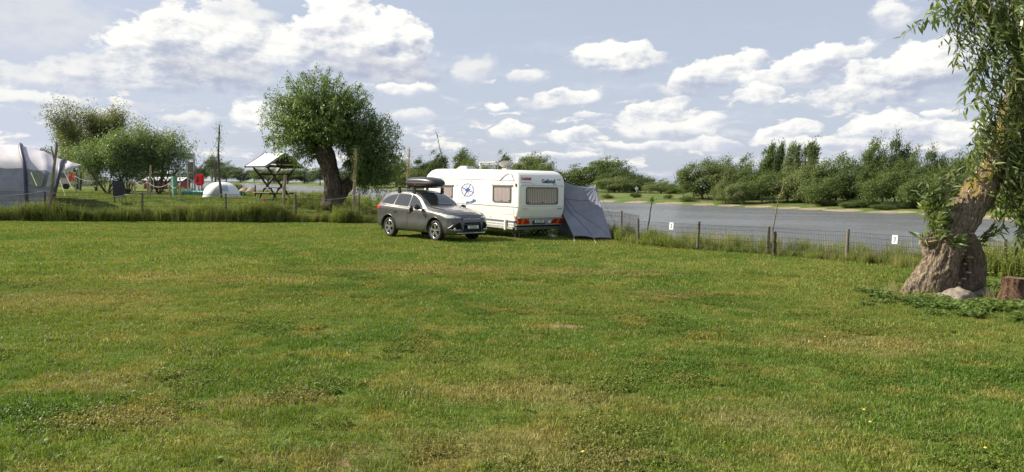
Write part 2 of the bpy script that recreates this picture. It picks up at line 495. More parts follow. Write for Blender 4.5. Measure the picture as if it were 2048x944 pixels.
# lawn colour, shared by the ground sheet and the blades that grow on it (a function of the place alone)
DRY = [ (1010, 782, 1.35, .55), (1120, 800, .8, .5), (900, 775, .5, .3), (1330, 592, 1.0, .7), (230, 760, .9, .6), (560, 800, .7, .35),
        (1000, 900, 1.1, .5), (1500, 830, .9, .5), (100, 600, 2.2, 1.3), (520, 560, 1.6, .8), (850, 540, 2.6, 1.2), (1700, 690, 1.4, .7),
        (640, 930, .7, .35), (300, 850, .9, .4), (1250, 930, .7, .3), (330, 555, 2.0, .9), (1200, 545, 2.5, .9)]
SOIL = [(1130, 652, .42, .20), (1325, 591, .35, .12), (700, 930, .16, .06), (520, 607, .5, .12)]
def lawn_nodes(t, vec):
    a = t.noise(vec, 0.22, 4, .6); b = t.noise(vec, 1.3, 4, .6); c_ = t.noise(vec, 5.0, 3, .6)
    f = t.noise(vec, 22.0, 3, .6)
    col = t.mix(t.mapr(a, .36, .62), (0.104, 0.178, 0.024), (0.185, 0.222, 0.044))
    col = t.mix(t.math('MULTIPLY', t.mapr(b, .46, .70), .8), col, (0.290, 0.250, 0.070))
    col = t.mix(t.math('MULTIPLY', t.mapr(c_, .50, .70), .45), col, (0.092, 0.168, 0.022))
    wv_ = t.vmath('SCALE', t.vmath('SUBTRACT', t.n('ShaderNodeTexNoise').outputs['Color'], (.5, .5, .5)))
    nz = t.t.nodes[-3] if False else None
    wn = t.n('ShaderNodeTexNoise'); t.set(wn.inputs['Vector'], vec); wn.inputs['Scale'].default_value = 2.2; wn.inputs['Detail'].default_value = 4
    off = t.vmath('MULTIPLY', t.vmath('SUBTRACT', wn.outputs['Color'], (.5, .5, .5)), (1.6, 1.6, 0))
    vw = t.vmath('ADD', vec, off)
    dry = None
    for (px, py, rx, ry) in DRY:
        g = G(px, py)
        q = t.mapping(vw, loc=(g.x, g.y, 0), scale=(rx, ry, 1), typ='TEXTURE')
        q = t.vmath('MULTIPLY', q, (1, 1, 0))
        k = t.mapr(t.vmath('LENGTH', q, out=1), 1.25, .3)
        dry = k if dry is None else t.math('MAXIMUM', dry, k)
    dry = t.math('MULTIPLY', dry, t.mapr(f, .3, .6, .45, 1.0))
    dry = t.math('MULTIPLY', dry, .66)
    col = t.mix(dry, col, (0.30, 0.245, 0.105))
    soil = None
    vs_ = t.vmath('ADD', vec, t.vmath('MULTIPLY', off, (.22, .22, 0)))
    for (px, py, rx, ry) in SOIL:
        g = G(px, py)
        q = t.mapping(vs_, loc=(g.x, g.y, 0), scale=(rx, ry, 1), typ='TEXTURE')
        q = t.vmath('MULTIPLY', q, (1, 1, 0))
        k = t.mapr(t.vmath('LENGTH', q, out=1), 1.15, .7)
        soil = k if soil is None else t.math('MAXIMUM', soil, k)
    return col, dry, soil, f

m, t = mat('grass_blades')
g_ = t.n('ShaderNodeNewGeometry')
col, dry, soil, f = lawn_nodes(t, g_.outputs['Position'])
rnd = g_.outputs['Random Per Island']
k = t.mapr(rnd, 0, 1, .50, 1.75, smooth=False)
c = t.vmath('SCALE', col); t.set(t.t.nodes[-1].inputs['Scale'], k)
c = t.mix(t.mapr(rnd, .93, .955), c, (0.30, 0.25, 0.11))
b = t.bsdf(c, .5, 0, None, .35, out=False)
tr = t.n('ShaderNodeBsdfTranslucent'); t.set(tr.inputs[0], t.mix(1.0, c, (1.2, 1.25, .5), 'MULTIPLY'))
mx = t.n('ShaderNodeMixShader'); mx.inputs[0].default_value = .35
t.t.links.new(b, mx.inputs[1]); t.t.links.new(tr.outputs[0], mx.inputs[2]); t.out(mx.outputs[0])
M['blades'] = m

# terrain
m, t = mat('ground')
g_ = t.n('ShaderNodeNewGeometry')
P3 = g_.outputs['Position']
lawn, dry, soil, f = lawn_nodes(t, P3)
f2 = t.noise(P3, 60, 3, .7)
lawn = t.vmath('SCALE', lawn); t.set(t.t.nodes[-1].inputs['Scale'], t.mapr(f2, .3, .7, .40, .95))
lawn = t.mix(soil, lawn, (0.23, 0.15, 0.09))
at = t.n('ShaderNodeAttribute', attribute_name='zone')
sp = t.n('ShaderNodeSeparateColor'); t.set(sp.inputs[0], at.outputs['Color'])
wild_n = t.noise(P3, .12, 5, .65)
wild = t.mix(t.mapr(wild_n, .38, .62), (0.085, 0.125, 0.030), (0.155, 0.168, 0.058))
wild = t.mix(t.mapr(t.noise(P3, .6, 4, .7), .5, .7), wild, (0.055, 0.085, 0.025))
sand = t.mix(t.mapr(t.noise(P3, .3, 4), .35, .65), (0.33, 0.28, 0.20), (0.22, 0.185, 0.13))
colr = t.mix(sp.outputs[1], lawn, wild)
colr = t.mix(t.mapr(t.math('ADD', sp.outputs[0], t.math('MULTIPLY', t.math('SUBTRACT', t.noise(P3, .25, 4), .5), .6)), .42, .58), colr, sand)
h = t.math('ADD', t.math('MULTIPLY', f2, .5), f)
t.bsdf(colr, .95, 0, t.bump(h, .6, .04), .1)
M['ground'] = m

# river water
m, t = mat('river_water')
tc_ = t.n('ShaderNodeNewGeometry')
w1 = t.noise(t.mapping(tc_.outputs['Position'], rot=(0, 0, .35), scale=(.5, 1.5, 1)), 1.1, 5, .62)
w2 = t.noise(t.mapping(tc_.outputs['Position'], rot=(0, 0, -.2), scale=(.22, .7, 1)), .32, 4, .6)
w3 = t.noise(t.mapping(tc_.outputs['Position'], scale=(.03, .09, 1)), .5, 3, .5)
h = t.math('ADD', t.math('MULTIPLY', w1, .9), t.math('MULTIPLY', w2, 1.6))
nb = t.bump(h, 1.0, .65)
c = t.mix(w3, (0.11, 0.115, 0.12), (0.18, 0.185, 0.19))
t.bsdf(c, t.mapr(w3, .35, .65, .16, .30), 0, nb, .5, IOR=1.33)
M['water'] = m
# ------------------------------------------------------------------ terrain
FR = [G(1277, 489), G(1395, 500), G(1535, 508), G(1695, 521), G(1870, 541), G(2010, 553), G(2200, 572), G(2500, 600)]
FL = [G(-330, 441), G(-110, 441), G(90, 442), G(284, 443), G(451, 444), G(591, 444), G(717, 446)]
MID = [Vector((-4.0, 36.6, 0)), Vector((-0.2, 36.0, 0)), Vector((2.9, 32.0, 0)), Vector((4.2, 28.4, 0))]
NEAR_BANK = [(-2500, 2600), (-400, 700), (-120, 240), (-52, 112), (-33, 74), (-24, 69), (-16, 62), (-11, 51), (-8.2, 47.2), (-6, 43.5), (-3, 40.5),
             (1, 38), (4.8, 34), (5.9, 30.5), (6.1, 27.6), (7.6, 25.9), (9.4, 24.6), (11.3, 22.7), (13, 20.2), (15.5, 17.6), (22, 11), (35, 0), (60, -40), (60, -300), (-3000, -300), (-3000, 2600)]
FAR_LINE = [(2900, 500), (2400, 462), (2048, 446), (1974, 438.5), (1850, 430), (1640, 421.5), (1560, 417.5), (1380, 410), (1200, 404), (1100, 399), (960, 391), (850, 384.5),
            (760, 379.4), (690, 376), (600, 372), (520, 368.4), (440, 365.2)]
far_w = [G(px, py, -4.0) for px, py in FAR_LINE]
FAR_POLY = [(p.x, p.y) for p in far_w] + [(-2600, 5200), (-2600, 9000), (9000, 9000), (9000, -300), (400, -300), (220, 40)]

def poly_sdf(X, Y, poly):
    """signed distance, positive inside"""
    d = np.full(X.shape, 1e9); inside = np.zeros(X.shape, bool)
    n = len(poly)
    for i in range(n):
        x0, y0 = poly[i]; x1, y1 = poly[(i + 1) % n]
        ex, ey = x1 - x0, y1 - y0
        tt = np.clip(((X - x0) * ex + (Y - y0) * ey) / (ex * ex + ey * ey), 0, 1)
        d = np.minimum(d, np.hypot(X - x0 - tt * ex, Y - y0 - tt * ey))
        c = ((y0 > Y) != (y1 > Y))
        with np.errstate(divide='ignore', invalid='ignore'):
            c &= X < (x1 - x0) * (Y - y0) / (y1 - y0 + 1e-12) + x0
        inside ^= c
    return np.where(inside, d, -d)
def sst(x): 
    x = np.clip(x, 0, 1); return x * x * (3 - 2 * x)
fl_x = np.array([p.x for p in FL] + [MID[0].x]); fl_y = np.array([p.y for p in FL] + [MID[0].y])
_o = np.argsort(fl_x)
def fence_y(x): return np.interp(x, fl_x[_o], fl_y[_o])
rs = np.random.RandomState(4)
_k = [(rs.uniform(-1, 1) * s, rs.uniform(-1, 1) * s, rs.uniform(0, 6.28), 1 / s) for s in (.25, .4, .7, 1.1, 1.7, 2.6) for _ in range(3)]
def wob(X, Y):
    z = 0
    for a, b, c_, d_ in _k: z = z + np.sin(X * a + Y * b + c_) * min(d_, 2.0)
    return z / 6
def height(X, Y):
    X = np.asarray(X, float); Y = np.asarray(Y, float)
    dn = poly_sdf(X, Y, NEAR_BANK)
    plateau = 0.92 * sst((Y - fence_y(X) - 1.0) / 9.0) * sst((-5.0 - X) / 4.0)
    amp = np.where(Y > 60, .0, .022)
    zn = plateau + amp * wob(X, Y)
    dd = np.maximum(-dn, 0)
    zn = zn - np.where(dd < 24, (4 + plateau) * dd / 17.0, 99)
    zn = np.maximum(zn, -6)
    df = poly_sdf(X, Y, FAR_POLY)
    zf = -4 + np.where(df > 0, np.minimum(df, 12) * .085 + sst((df - 8) / 38) * 2.0 + .10 * wob(X * .12, Y * .12) * sst(df / 20), df * .15)
    zf = np.maximum(zf, -6)
    return np.maximum(zn, zf)
def H(x, y): return float(height(np.array([x]), np.array([y]))[0])

angs = np.concatenate([np.linspace(-180, -62, 40, endpoint=False), np.linspace(-62, 62, 520), np.linspace(63, 180, 40)])
angs = np.radians(angs)
rads = [0.0]; r_ = 0.8
while r_ < 9000:
    rads.append(r_)
    r_ *= 1.022 if r_ < 60 else 1.03 if r_ < 1500 else 1.1
rads = np.array(rads[1:])
A_, R_ = np.meshgrid(angs, rads)
X_ = R_ * np.sin(A_); Y_ = R_ * np.cos(A_)
Z_ = height(X_, Y_)
V = np.stack([X_.ravel(), Y_.ravel(), Z_.ravel()], 1)
na, nr = len(angs), len(rads)
i0 = (np.arange(nr - 1)[:, None] * na + np.arange(na - 1)[None, :]).ravel()
F = np.stack([i0, i0 + na, i0 + na + 1, i0 + 1], 1)
V = np.vstack([V, [[0, 0, 0]]])
me = np_mesh('ground', V, F)
dn = poly_sdf(X_, Y_, NEAR_BANK).ravel(); df = poly_sdf(X_, Y_, FAR_POLY).ravel()
sandn = sst(1 - np.abs(df - 3.5) / 5.5) * (df > -3)
zfy = fence_y(X_.ravel())
wild = np.where(df > 4, 1.0, 0.0) + np.where(dn < .6, 1.0, 0.0) + np.where((Y_.ravel() > zfy + .3) & (X_.ravel() < -4), .25, 0) \
    + np.where((Y_.ravel() > 75) & (dn > 0), .6, 0)
wild = np.clip(wild, 0, 1)
ca = me.color_attributes.new('zone', 'FLOAT_COLOR', 'POINT')
cc = np.zeros((len(V), 4), np.float32); cc[:-1, 0] = sandn; cc[:-1, 1] = wild; cc[:, 3] = 1
ca.data.foreach_set('color', cc.ravel())
ground = link('ground', me, M['ground'], smooth=True)
tag(ground, 'mown green lawn with dry patches sloping to the river bank', 'ground', kind='structure')

wm = np_mesh('river', [(-4000, -200, -4), (6000, -200, -4), (6000, 9000, -4), (-4000, 9000, -4)], [(0, 1, 2, 3)])
tag(link('river', wm, M['water']), 'wide grey rippled river behind the campsite', 'river', kind='structure')

# ------------------------------------------------------------------ scattered cover (grass, weeds)
def blades_mesh(name, n, rad, h0, h1, wd, lean=.5, seed=0, mat_=None, square=False):
    r = np.random.RandomState(seed)
    if square:
        bx = r.uniform(-rad, rad, n); by = r.uniform(-rad, rad, n)
    else:
        q = np.sqrt(r.uniform(0, 1, n)) * rad; a = r.uniform(0, 2 * PI, n); bx = q * np.cos(a); by = q * np.sin(a)
    h = r.uniform(h0, h1, n); a = r.uniform(0, 2 * PI, n); l = r.uniform(.1, 1, n) * lean * h
    ww = wd * r.uniform(.7, 1.3, n)
    f = r.uniform(0, 2 * PI, n); sx, sy = np.cos(f) * ww / 2, np.sin(f) * ww / 2
    lx, ly = np.cos(a) * l, np.sin(a) * l
    z0 = np.full(n, -.01)
    p = np.stack([
        np.stack([bx - sx, by - sy, z0], 1), np.stack([bx + sx, by + sy, z0], 1),
        np.stack([bx - sx * .8 + lx * .35, by - sy * .8 + ly * .35, h * .6], 1), np.stack([bx + sx * .8 + lx * .35, by + sy * .8 + ly * .35, h * .6], 1),
        np.stack([bx + lx, by + ly, h * (1 - .25 * l / (h + 1e-6))], 1)], 1).reshape(-1, 3)
    b = np.arange(n)[:, None] * 5
    F = np.concatenate([b + [0, 1, 3], b + [0, 3, 2], b + [2, 3, 4]])
    me = np_mesh(name, p, F)
    me.materials.append(mat_)
    return me

def leaf_quads(c, d, nrm, ln, wd):
    """diamond leaves: c base (n,3), d direction, nrm normal, ln length, wd width"""
    s = np.cross(d, nrm); s /= (np.linalg.norm(s, axis=1, keepdims=True) + 1e-9)
    ln = ln[:, None]; wd = wd[:, None]
    nn = np.cross(s, d)
    m_ = c + d * ln * .45 + nn * ln * .06
    return np.stack([c, m_ + s * wd / 2, c + d * ln, m_ - s * wd / 2], 1).reshape(-1, 3)
def quad_faces(n): return (np.arange(n)[:, None] * 4 + [0, 1, 2, 3])
def unit(v): return v / (np.linalg.norm(v, axis=-1, keepdims=True) + 1e-9)

def herb_mesh(name, nstem, rad, h0, h1, nl, ll, lw, seed, mat_, droop=.3):
    r = np.random.RandomState(seed)
    C = []; D = []; N = []; L = []; W_ = []
    for s in range(nstem):
        a = r.uniform(0, 6.28); q = rad * math.sqrt(r.uniform()); h = r.uniform(h0, h1)
        b = np.array([q * math.cos(a), q * math.sin(a), 0]); lean = r.normal(0, .16, 2) * h
        for k in range(nl):
            t_ = (k + .5) / nl
            p = b + np.array([lean[0] * t_ * t_, lean[1] * t_ * t_, h * t_])
            f = r.uniform(0, 6.28)
            d = np.array([math.cos(f), math.sin(f), r.uniform(-droop, .7)])
            C.append(p); D.append(d); N.append([r.normal(0, .3), r.normal(0, .3), 1]); sc = (1.15 - .6 * t_) * r.uniform(.7, 1.2)
            L.append(ll * sc); W_.append(lw * sc)
        # the stem as a thin upright leaf
        for f in (0, 1.6):
            C.append(b); D.append([lean[0], lean[1], h]); N.append([math.cos(f), math.sin(f), 0]); L.append(h); W_.append(.008)
    C = np.array(C); D = unit(np.array(D)); N = unit(np.array(N))
    me = np_mesh(name, leaf_quads(C, D, N, np.array(L), np.array(W_)), quad_faces(len(C)))
    me.materials.append(mat_)
    return me

def scatter(name, pts, rz, sc, idx, protos, label, cat):
    pc = bpy.data.collections.new(name + '_kinds')
    for i, pm in enumerate(protos):
        o = bpy.data.objects.new('%s_kind_%02d' % (name, i), pm)
        pc.objects.link(o)
    me = bpy.data.meshes.new(name)
    n = len(pts)
    me.vertices.add(n); me.vertices.foreach_set('co', np.asarray(pts, np.float32).ravel())
    for an, tp, val in (('rz', 'FLOAT', rz), ('sc', 'FLOAT', sc), ('kind_no', 'INT', idx)):
        at = me.attributes.new(an, tp, 'POINT')
        at.data.foreach_set('value', np.asarray(val, np.float32 if tp == 'FLOAT' else np.int32))
    o = link(name, me)
    ng = bpy.data.node_groups.new(name, 'GeometryNodeTree')
    ng.interface.new_socket('Geometry', in_out='INPUT', socket_type='NodeSocketGeometry')
    ng.interface.new_socket('Geometry', in_out='OUTPUT', socket_type='NodeSocketGeometry')
    N = ng.nodes; Lk = ng.links
    gi = N.new('NodeGroupInput'); go = N.new('NodeGroupOutput')
    ip = N.new('GeometryNodeInstanceOnPoints'); ci = N.new('GeometryNodeCollectionInfo')
    ci.inputs['Collection'].default_value = pc; ci.inputs['Separate Children'].default_value = True; ci.inputs['Reset Children'].default_value = True
    ip.inputs['Pick Instance'].default_value = True
    def attr(an, tp):
        a = N.new('GeometryNodeInputNamedAttribute'); a.data_type = tp; a.inputs['Name'].default_value = an; return a.outputs['Attribute']
    cx = N.new('ShaderNodeCombineXYZ'); Lk.new(attr('rz', 'FLOAT'), cx.inputs[2])
    Lk.new(gi.outputs[0], ip.inputs['Points']); Lk.new(ci.outputs[0], ip.inputs['Instance'])
    Lk.new(attr('kind_no', 'INT'), ip.inputs['Instance Index'])
    Lk.new(cx.outputs[0], ip.inputs['Rotation']); 
    cs = N.new('ShaderNodeCombineXYZ'); s_ = attr('sc', 'FLOAT')
    for i in range(3): Lk.new(s_, cs.inputs[i])
    Lk.new(cs.outputs[0], ip.inputs['Scale'])
    Lk.new(ip.outputs[0], go.inputs[0])
    md = o.modifiers.new('scatter', 'NODES'); md.node_group = ng
    tag(o, label, cat, kind='stuff')
    return o

def noise2(x, y, s, seed=0):
    return np.array([mnoise.fractal(Vector((a * s + seed, b * s, seed * 1.7)), 1.0, 2.0, 3) for a, b in zip(x, y)])

def lawn_cover():
    r = np.random.RandomState(11)
    protos = []
    B = M['blades']
    for i in range(4): protos.append(blades_mesh('fine_grass', 440, .21, .018, .047, .0056, 1.2, i, B, True))       # 0-3 near turf
    for i in range(2): protos.append(blades_mesh('coarse_grass', 130, .16, .05, .11, .0055, .9, 20 + i, B))         # 4-5 tufts
    for i in range(2): protos.append(herb_mesh('clover', 70, .14, .02, .05, 3, .022, .019, 30 + i, B, .1))          # 6-7
    for i in range(3): protos.append(blades_mesh('far_grass', 330, .36, .03, .065, .010, .8, 40 + i, B, True))      # 8-10 farther turf
    protos.append(blades_mesh('far_tuft', 60, .16, .04, .07, .011, .9, 50, B))                                       # 11
    rr_ = np.random.RandomState(3); nn_ = 16; an = np.linspace(0, 6.28, nn_) + rr_.normal(0, .2, nn_)
    Cc = np.zeros((nn_, 3)); Cc[:, 2] = .02; Dd = unit(np.stack([np.cos(an), np.sin(an), rr_.uniform(.15, .6, nn_)], 1)); Nn = unit(np.stack([-np.cos(an) * .3, -np.sin(an) * .3, np.ones(nn_)], 1))
    ro = np_mesh('rosette', leaf_quads(Cc, Dd, Nn, rr_.uniform(.06, .12, nn_), rr_.uniform(.020, .034, nn_)), quad_faces(nn_)); ro.materials.append(M['leaf_ivy']); protos.append(ro)   # 12
    P_ = []; RZ = []; SC = []; ID = []
    # near turf on a jittered grid
    g = np.arange(-18, 18, .30); gy = np.arange(2.6, 15, .30)
    X, Y = np.meshgrid(g, gy); X = X.ravel() + r.uniform(-.08, .08, X.size); Y = Y.ravel() + r.uniform(-.08, .08, Y.size)
    k = (np.abs(X) < Y * .76 + 4.2); X, Y = X[k], Y[k]
    n1 = noise2(X, Y, 1.6, 3)
    soil = np.zeros(len(X), bool)
    for (px, py, rx, ry) in SOIL:
        q = G(px, py); soil |= ((X - q.x) / rx) ** 2 + ((Y - q.y) / ry) ** 2 < .7
    k = ~soil; X, Y, n1 = X[k], Y[k], n1[k]
    P_.append(np.stack([X, Y, height(X, Y)], 1)); RZ.append(r.randint(0, 4, len(X)) * PI / 2 + r.uniform(-.3, .3, len(X)))
    SC.append(np.clip(1.0 + n1 * .8, .7, 1.6)); ID.append(r.randint(0, 4, len(X)))
    # tufts and clover
    n = 5200
    D = np.sqrt(r.uniform(3.6 ** 2, 19 ** 2, n)); a = r.uniform(-.66, .66, n); X = D * np.sin(a); Y = D * np.cos(a)
    nt = noise2(X, Y, .9, 9); nc = noise2(X, Y, .7, 23)
    kt = nt > .06; 
    P_.append(np.stack([X[kt], Y[kt], height(X[kt], Y[kt])], 1)); RZ.append(r.uniform(0, 6.28, kt.sum())); SC.append(r.uniform(.35, .85, kt.sum())); ID.append(r.randint(4, 6, kt.sum()))
    kc = (nc > .22)
    P_.append(np.stack([X[kc], Y[kc], height(X[kc], Y[kc])], 1)); RZ.append(r.uniform(0, 6.28, kc.sum())); SC.append(r.uniform(.7, 1.5, kc.sum())); ID.append(r.randint(6, 8, kc.sum()))
    # flat rosettes of broad leaves
    n = 60; D = np.sqrt(r.uniform(3.8 ** 2, 15 ** 2, n)); a = r.uniform(-.64, .64, n); X = D * np.sin(a); Y = D * np.cos(a)
    P_.append(np.stack([X, Y, height(X, Y)], 1)); RZ.append(r.uniform(0, 6.28, n)); SC.append(r.uniform(.4, .8, n)); ID.append(np.full(n, 12))
    # farther turf
    g = np.arange(-35, 26, .60); gy = np.arange(14.6, 37.6, .60)
    X, Y = np.meshgrid(g, gy); X = X.ravel() + r.uniform(-.15, .15, X.size); Y = Y.ravel() + r.uniform(-.15, .15, Y.size)
    dn = poly_sdf(X, Y, NEAR_BANK)
    k = (np.abs(X) < Y * .76 + 5) & (dn > 1.0) & (Y < fence_y(X) + .2); X, Y = X[k], Y[k]
    n1 = noise2(X, Y, .8, 5)
    P_.append(np.stack([X, Y, height(X, Y)], 1)); RZ.append(r.uniform(0, 6.28, len(X))); SC.append(np.clip(1 + n1 * .6, .75, 1.4)); ID.append(r.randint(8, 11, len(X)))
    n = 1400
    D = np.sqrt(r.uniform(14 ** 2, 37 ** 2, n)); a = r.uniform(-.66, .62, n); X = D * np.sin(a); Y = D * np.cos(a)
    dn = poly_sdf(X, Y, NEAR_BANK)
    k = (noise2(X, Y, .5, 14) > .08) & (dn > 1.0) & (Y < fence_y(X)); X, Y = X[k], Y[k]
    P_.append(np.stack([X, Y, height(X, Y)], 1)); RZ.append(r.uniform(0, 6.28, len(X))); SC.append(r.uniform(.5, 1.0, len(X))); ID.append(np.full(len(X), 11))
    # lawn behind the left fence
    g = np.arange(-48, -4, .9); gy = np.arange(37, 68, .9)
    X, Y = np.meshgrid(g, gy); X = X.ravel() + r.uniform(-.3, .3, X.size); Y = Y.ravel() + r.uniform(-.3, .3, Y.size)
    k = (poly_sdf(X, Y, NEAR_BANK) > .3) & (Y > fence_y(X) + .5); X, Y = X[k], Y[k]
    P_.append(np.stack([X, Y, height(X, Y)], 1)); RZ.append(r.uniform(0, 6.28, len(X))); SC.append(r.uniform(1.1, 1.9, len(X))); ID.append(r.randint(8, 11, len(X)))
    scatter('lawn_grass', np.vstack(P_), np.concatenate(RZ), np.concatenate(SC), np.concatenate(ID), protos, 'short mown lawn grass with clover and dry tufts', 'grass')
lawn_cover()

def along(pts, n, r, w0, w1):
    """n random points beside a polyline, offset w0..w1 to its far side"""
    pts = [Vector((p[0], p[1])) for p in pts]
    seg = [(a, b, (b - a).length) for a, b in zip(pts[:-1], pts[1:])]
    tot = sum(s[2] for s in seg)
    X = []; Y = []; T = []
    for _ in range(n):
        q = r.uniform(0, tot); s0 = q
        for a, b, l in seg:
            if q <= l: break
            q -= l
        d = (b - a).normalized(); nr_ = Vector((-d.y, d.x))
        p = a + d * q + nr_ * r.uniform(w0, w1)
        X.append(p.x); Y.append(p.y); T.append(s0 / tot)
    return np.array(X), np.array(Y), np.array(T)

def weeds():
    r = np.random.RandomState(5)
    W_ = M['leaf_weed']; S = M['straw']
    protos = [blades_mesh('tall_grass', 90, .22, .35, .85, .010, .55, 60, W_), blades_mesh('tall_grass', 80, .20, .30, .75, .010, .7, 61, W_),
              blades_mesh('straw_grass', 42, .20, .45, 1.0, .006, .5, 62, S),
              herb_mesh('nettle', 16, .25, .5, .95, 16, .10, .045, 63, W_), herb_mesh('dock', 12, .22, .25, .6, 10, .15, .06, 64, W_),
              herb_mesh('low_herb', 26, .25, .08, .22, 6, .06, .04, 65, W_)]
    P_ = []; RZ = []; SC = []; ID = []
    def put(X, Y, s, ids):
        P_.append(np.stack([X, Y, height(X, Y)], 1)); RZ.append(r.uniform(0, 6.28, len(X))); SC.append(s); ID.append(ids)
    # left fence: high growth
    X, Y, T = along(FL, 1500, r, -.35, .6)
    nz = noise2(X, Y, .35, 7)
    put(X, Y, np.clip(.86 + nz * .8 + .22 * r.uniform(-1, 1, len(X)), .55, 1.6), r.choice([0, 0, 1, 2, 3, 3, 3, 4], len(X)))
    X, Y, T = along(FL, 420, r, .5, 2.6)
    put(X, Y, r.uniform(.3, .7, len(X)), r.choice([0, 1, 2, 3, 4], len(X)))
    # middle, behind the car and the caravan
    X, Y, T = along([FL[-1]] + MID + [FR[0]], 360, r, -.3, .9)
    put(X, Y, r.uniform(.4, .85, len(X)), r.choice([0, 1, 2, 3, 4], len(X)))
    # right fence: lower, higher towards the willow
    X, Y, T = along(FR[:5], 560, r, -.25, .75)
    big = np.exp(-((X - FR[0].x - .55) / .6) ** 2) * .55
    s = .25 + .24 * sst((X - 8.2) / 3) + big + r.uniform(-.08, .10, len(X))
    ids = r.choice([0, 1, 5, 4, 3], len(X)); ids = np.where((X > 8.3) & (r.uniform(size=len(X)) < .6), r.choice([0, 2, 1], len(X)), ids)
    put(X, Y, s, ids)
    X, Y, T = along(FR[:5], 200, r, .6, 2.4)
    put(X, Y, r.uniform(.4, .8, len(X)), r.choice([0, 2, 3], len(X)))
    X, Y, T = along(FR[4:], 480, r, -.2, 2.2)
    put(X, Y, r.uniform(.6, 1.15, len(X)), r.choice([0, 1, 2, 3, 3], len(X)))
    # around the trunk of the pollard willow
    c = G(655, 402, .92)
    n = 150; X = c.x + r.normal(0, 1.2, n); Y = c.y - 1.0 + r.normal(0, .7, n)
    put(X, Y, r.uniform(.35, 1.0, n), r.choice([3, 4, 3, 0], n))
    # edge of the far plateau, where the lawn drops to the river
    X, Y, T = along([(-33, 74), (-24, 69), (-16, 62), (-11, 51), (-8.2, 47.2), (-6, 43.5), (-3, 40.5)], 420, r, -1.2, .8)
    put(X, Y, r.uniform(.35, .8, len(X)), r.choice([0, 1, 2, 3], len(X)))
    # around the near willow, rock and stump
    for (px, py, n, sx, sy) in ((1860, 592, 26, .9, .25), (1990, 600, 20, .8, .3), (1790, 585, 14, .35, .2)):
        c = G(px, py); X = c.x + r.normal(0, sx, n); Y = c.y + r.normal(0, sy, n)
        put(X, Y, r.uniform(.2, .42, n), r.choice([5, 4, 2], n))
    scatter('undergrowth', np.vstack(P_), np.concatenate(RZ), np.concatenate(SC), np.concatenate(ID), protos, 'tall grass, nettles and weeds growing along the fences', 'undergrowth')
    # low broad leaved cover in front of the near willow
    r2 = np.random.RandomState(8)
    pr = [herb_mesh('ground_ivy', 40, .2, .03, .14, 4, .10, .085, 70 + i, M['leaf_ivy'], .2) for i in range(3)]
    X = []; Y = []
    for (px, py, n, sx, sy) in ((1910, 610, 24, .6, .12), (1985, 618, 36, .7, .2), (2080, 630, 34, .8, .35), (1752, 586, 7, .15, .06), (1850, 600, 9, .3, .08), (2010, 575, 14, .5, .3)):
        c = G(px, py); X.append(c.x + r2.normal(0, sx, n)); Y.append(c.y + r2.normal(0, sy, n))
    X = np.concatenate(X); Y = np.concatenate(Y)
    scatter('ground_ivy', np.stack([X, Y, height(X, Y)], 1), r2.uniform(0, 6.28, len(X)), r2.uniform(.5, 1.2, len(X)), r2.randint(0, 3, len(X)), pr,
            'broad leaved ground cover spreading around the willow roots', 'ground cover')
weeds()
# ------------------------------------------------------------------ fences
def fence(name, pts, hgt, label, post_r, wires, step, post_mat, seed, rope=False, lean=.02, skip_post=(), extra=None):
    r = random.Random(seed)
    root = empty(name, pts[0])
    o0 = Vector(pts[0])
    tag(root, label, 'fence')
    mb = MB()
    for a, b in zip(pts[:-1], pts[1:]):
        a = Vector((a.x, a.y, 0)); b = Vector((b.x, b.y, 0)); L = (b - a).length
        n = max(1, int(L / step)); za, zb = H(a.x, a.y), H(b.x, b.y)
        for k in range(n):
            t_ = (k + .5) / n; p = a.lerp(b, t_); z = za + (zb - za) * t_
            mb.bar(p + Vector((0, 0, z)) - o0, p + Vector((0.01 * r.uniform(-1, 1), 0, z + hgt)) - o0, .0065 if hgt > 1.2 else .0048)
        for hh in wires:
            q0 = a + Vector((0, 0, za + hh)); q1 = b + Vector((0, 0, zb + hh))
            m_ = q0.lerp(q1, .5) - Vector((0, 0, .015))
            mb.bar(q0 - o0, m_ - o0, .010 if hgt > 1.2 else .0075); mb.bar(m_ - o0, q1 - o0, .010 if hgt > 1.2 else .0075)
    mb.build('wire_mesh', M['wire'], root)
    tops = []
    for i, p in enumerate(pts):
        z = H(p.x, p.y); lx = r.uniform(-lean, lean) ; hh = hgt + r.uniform(.02, .09)
        m_ = MB(); n = 8
        base = Vector((p.x, p.y + .05, z - .2)); top = Vector((p.x + lx, p.y + .05, z + hh))
        tops.append(top)
        if i in skip_post: continue
        m_.tube([base - o0, base.lerp(top, .5) + Vector((r.uniform(-.01, .01), 0, 0)) - o0, top - o0], [post_r * 1.05, post_r, post_r * .93], 9, noise=.1, seed=i)
        m_.build('post', post_mat, root)
    if rope:
        for a, b in zip(tops[:-1], tops[1:]):
            m_ = MB(); q = []
            for k in range(13):
                t_ = k / 12; sag = r.uniform(.98, 1.02) * .26 * 4 * t_ * (1 - t_)
                q.append(a.lerp(b, t_) - Vector((0, .06, sag + .02)) - o0)
            m_.tube(q, .012, 6)
            m_.build('rope', M['rope'], root)
    return root
def densify(pts, mx):
    out = [pts[0]]
    for a, b in zip(pts[:-1], pts[1:]):
        n = max(1, round((b - a).length / mx))
        out += [a.lerp(b, (k + 1) / n) for k in range(n)]
    return out
fence('wire_fence', FL, 1.40, 'green wire mesh fence with rope looped between wooden posts above tall weeds', .055, [.1, .32, .54, .76, .98, 1.2, 1.39], .05, M['post'], 1, rope=True)
fence('wire_fence', [FL[-1]] + MID + [FR[0]], 1.05, 'wire mesh fence hidden behind the parked car and the caravan', .05, [.1, .3, .5, .7, .9, 1.04], .05, M['post'], 2, skip_post=(0, 5))
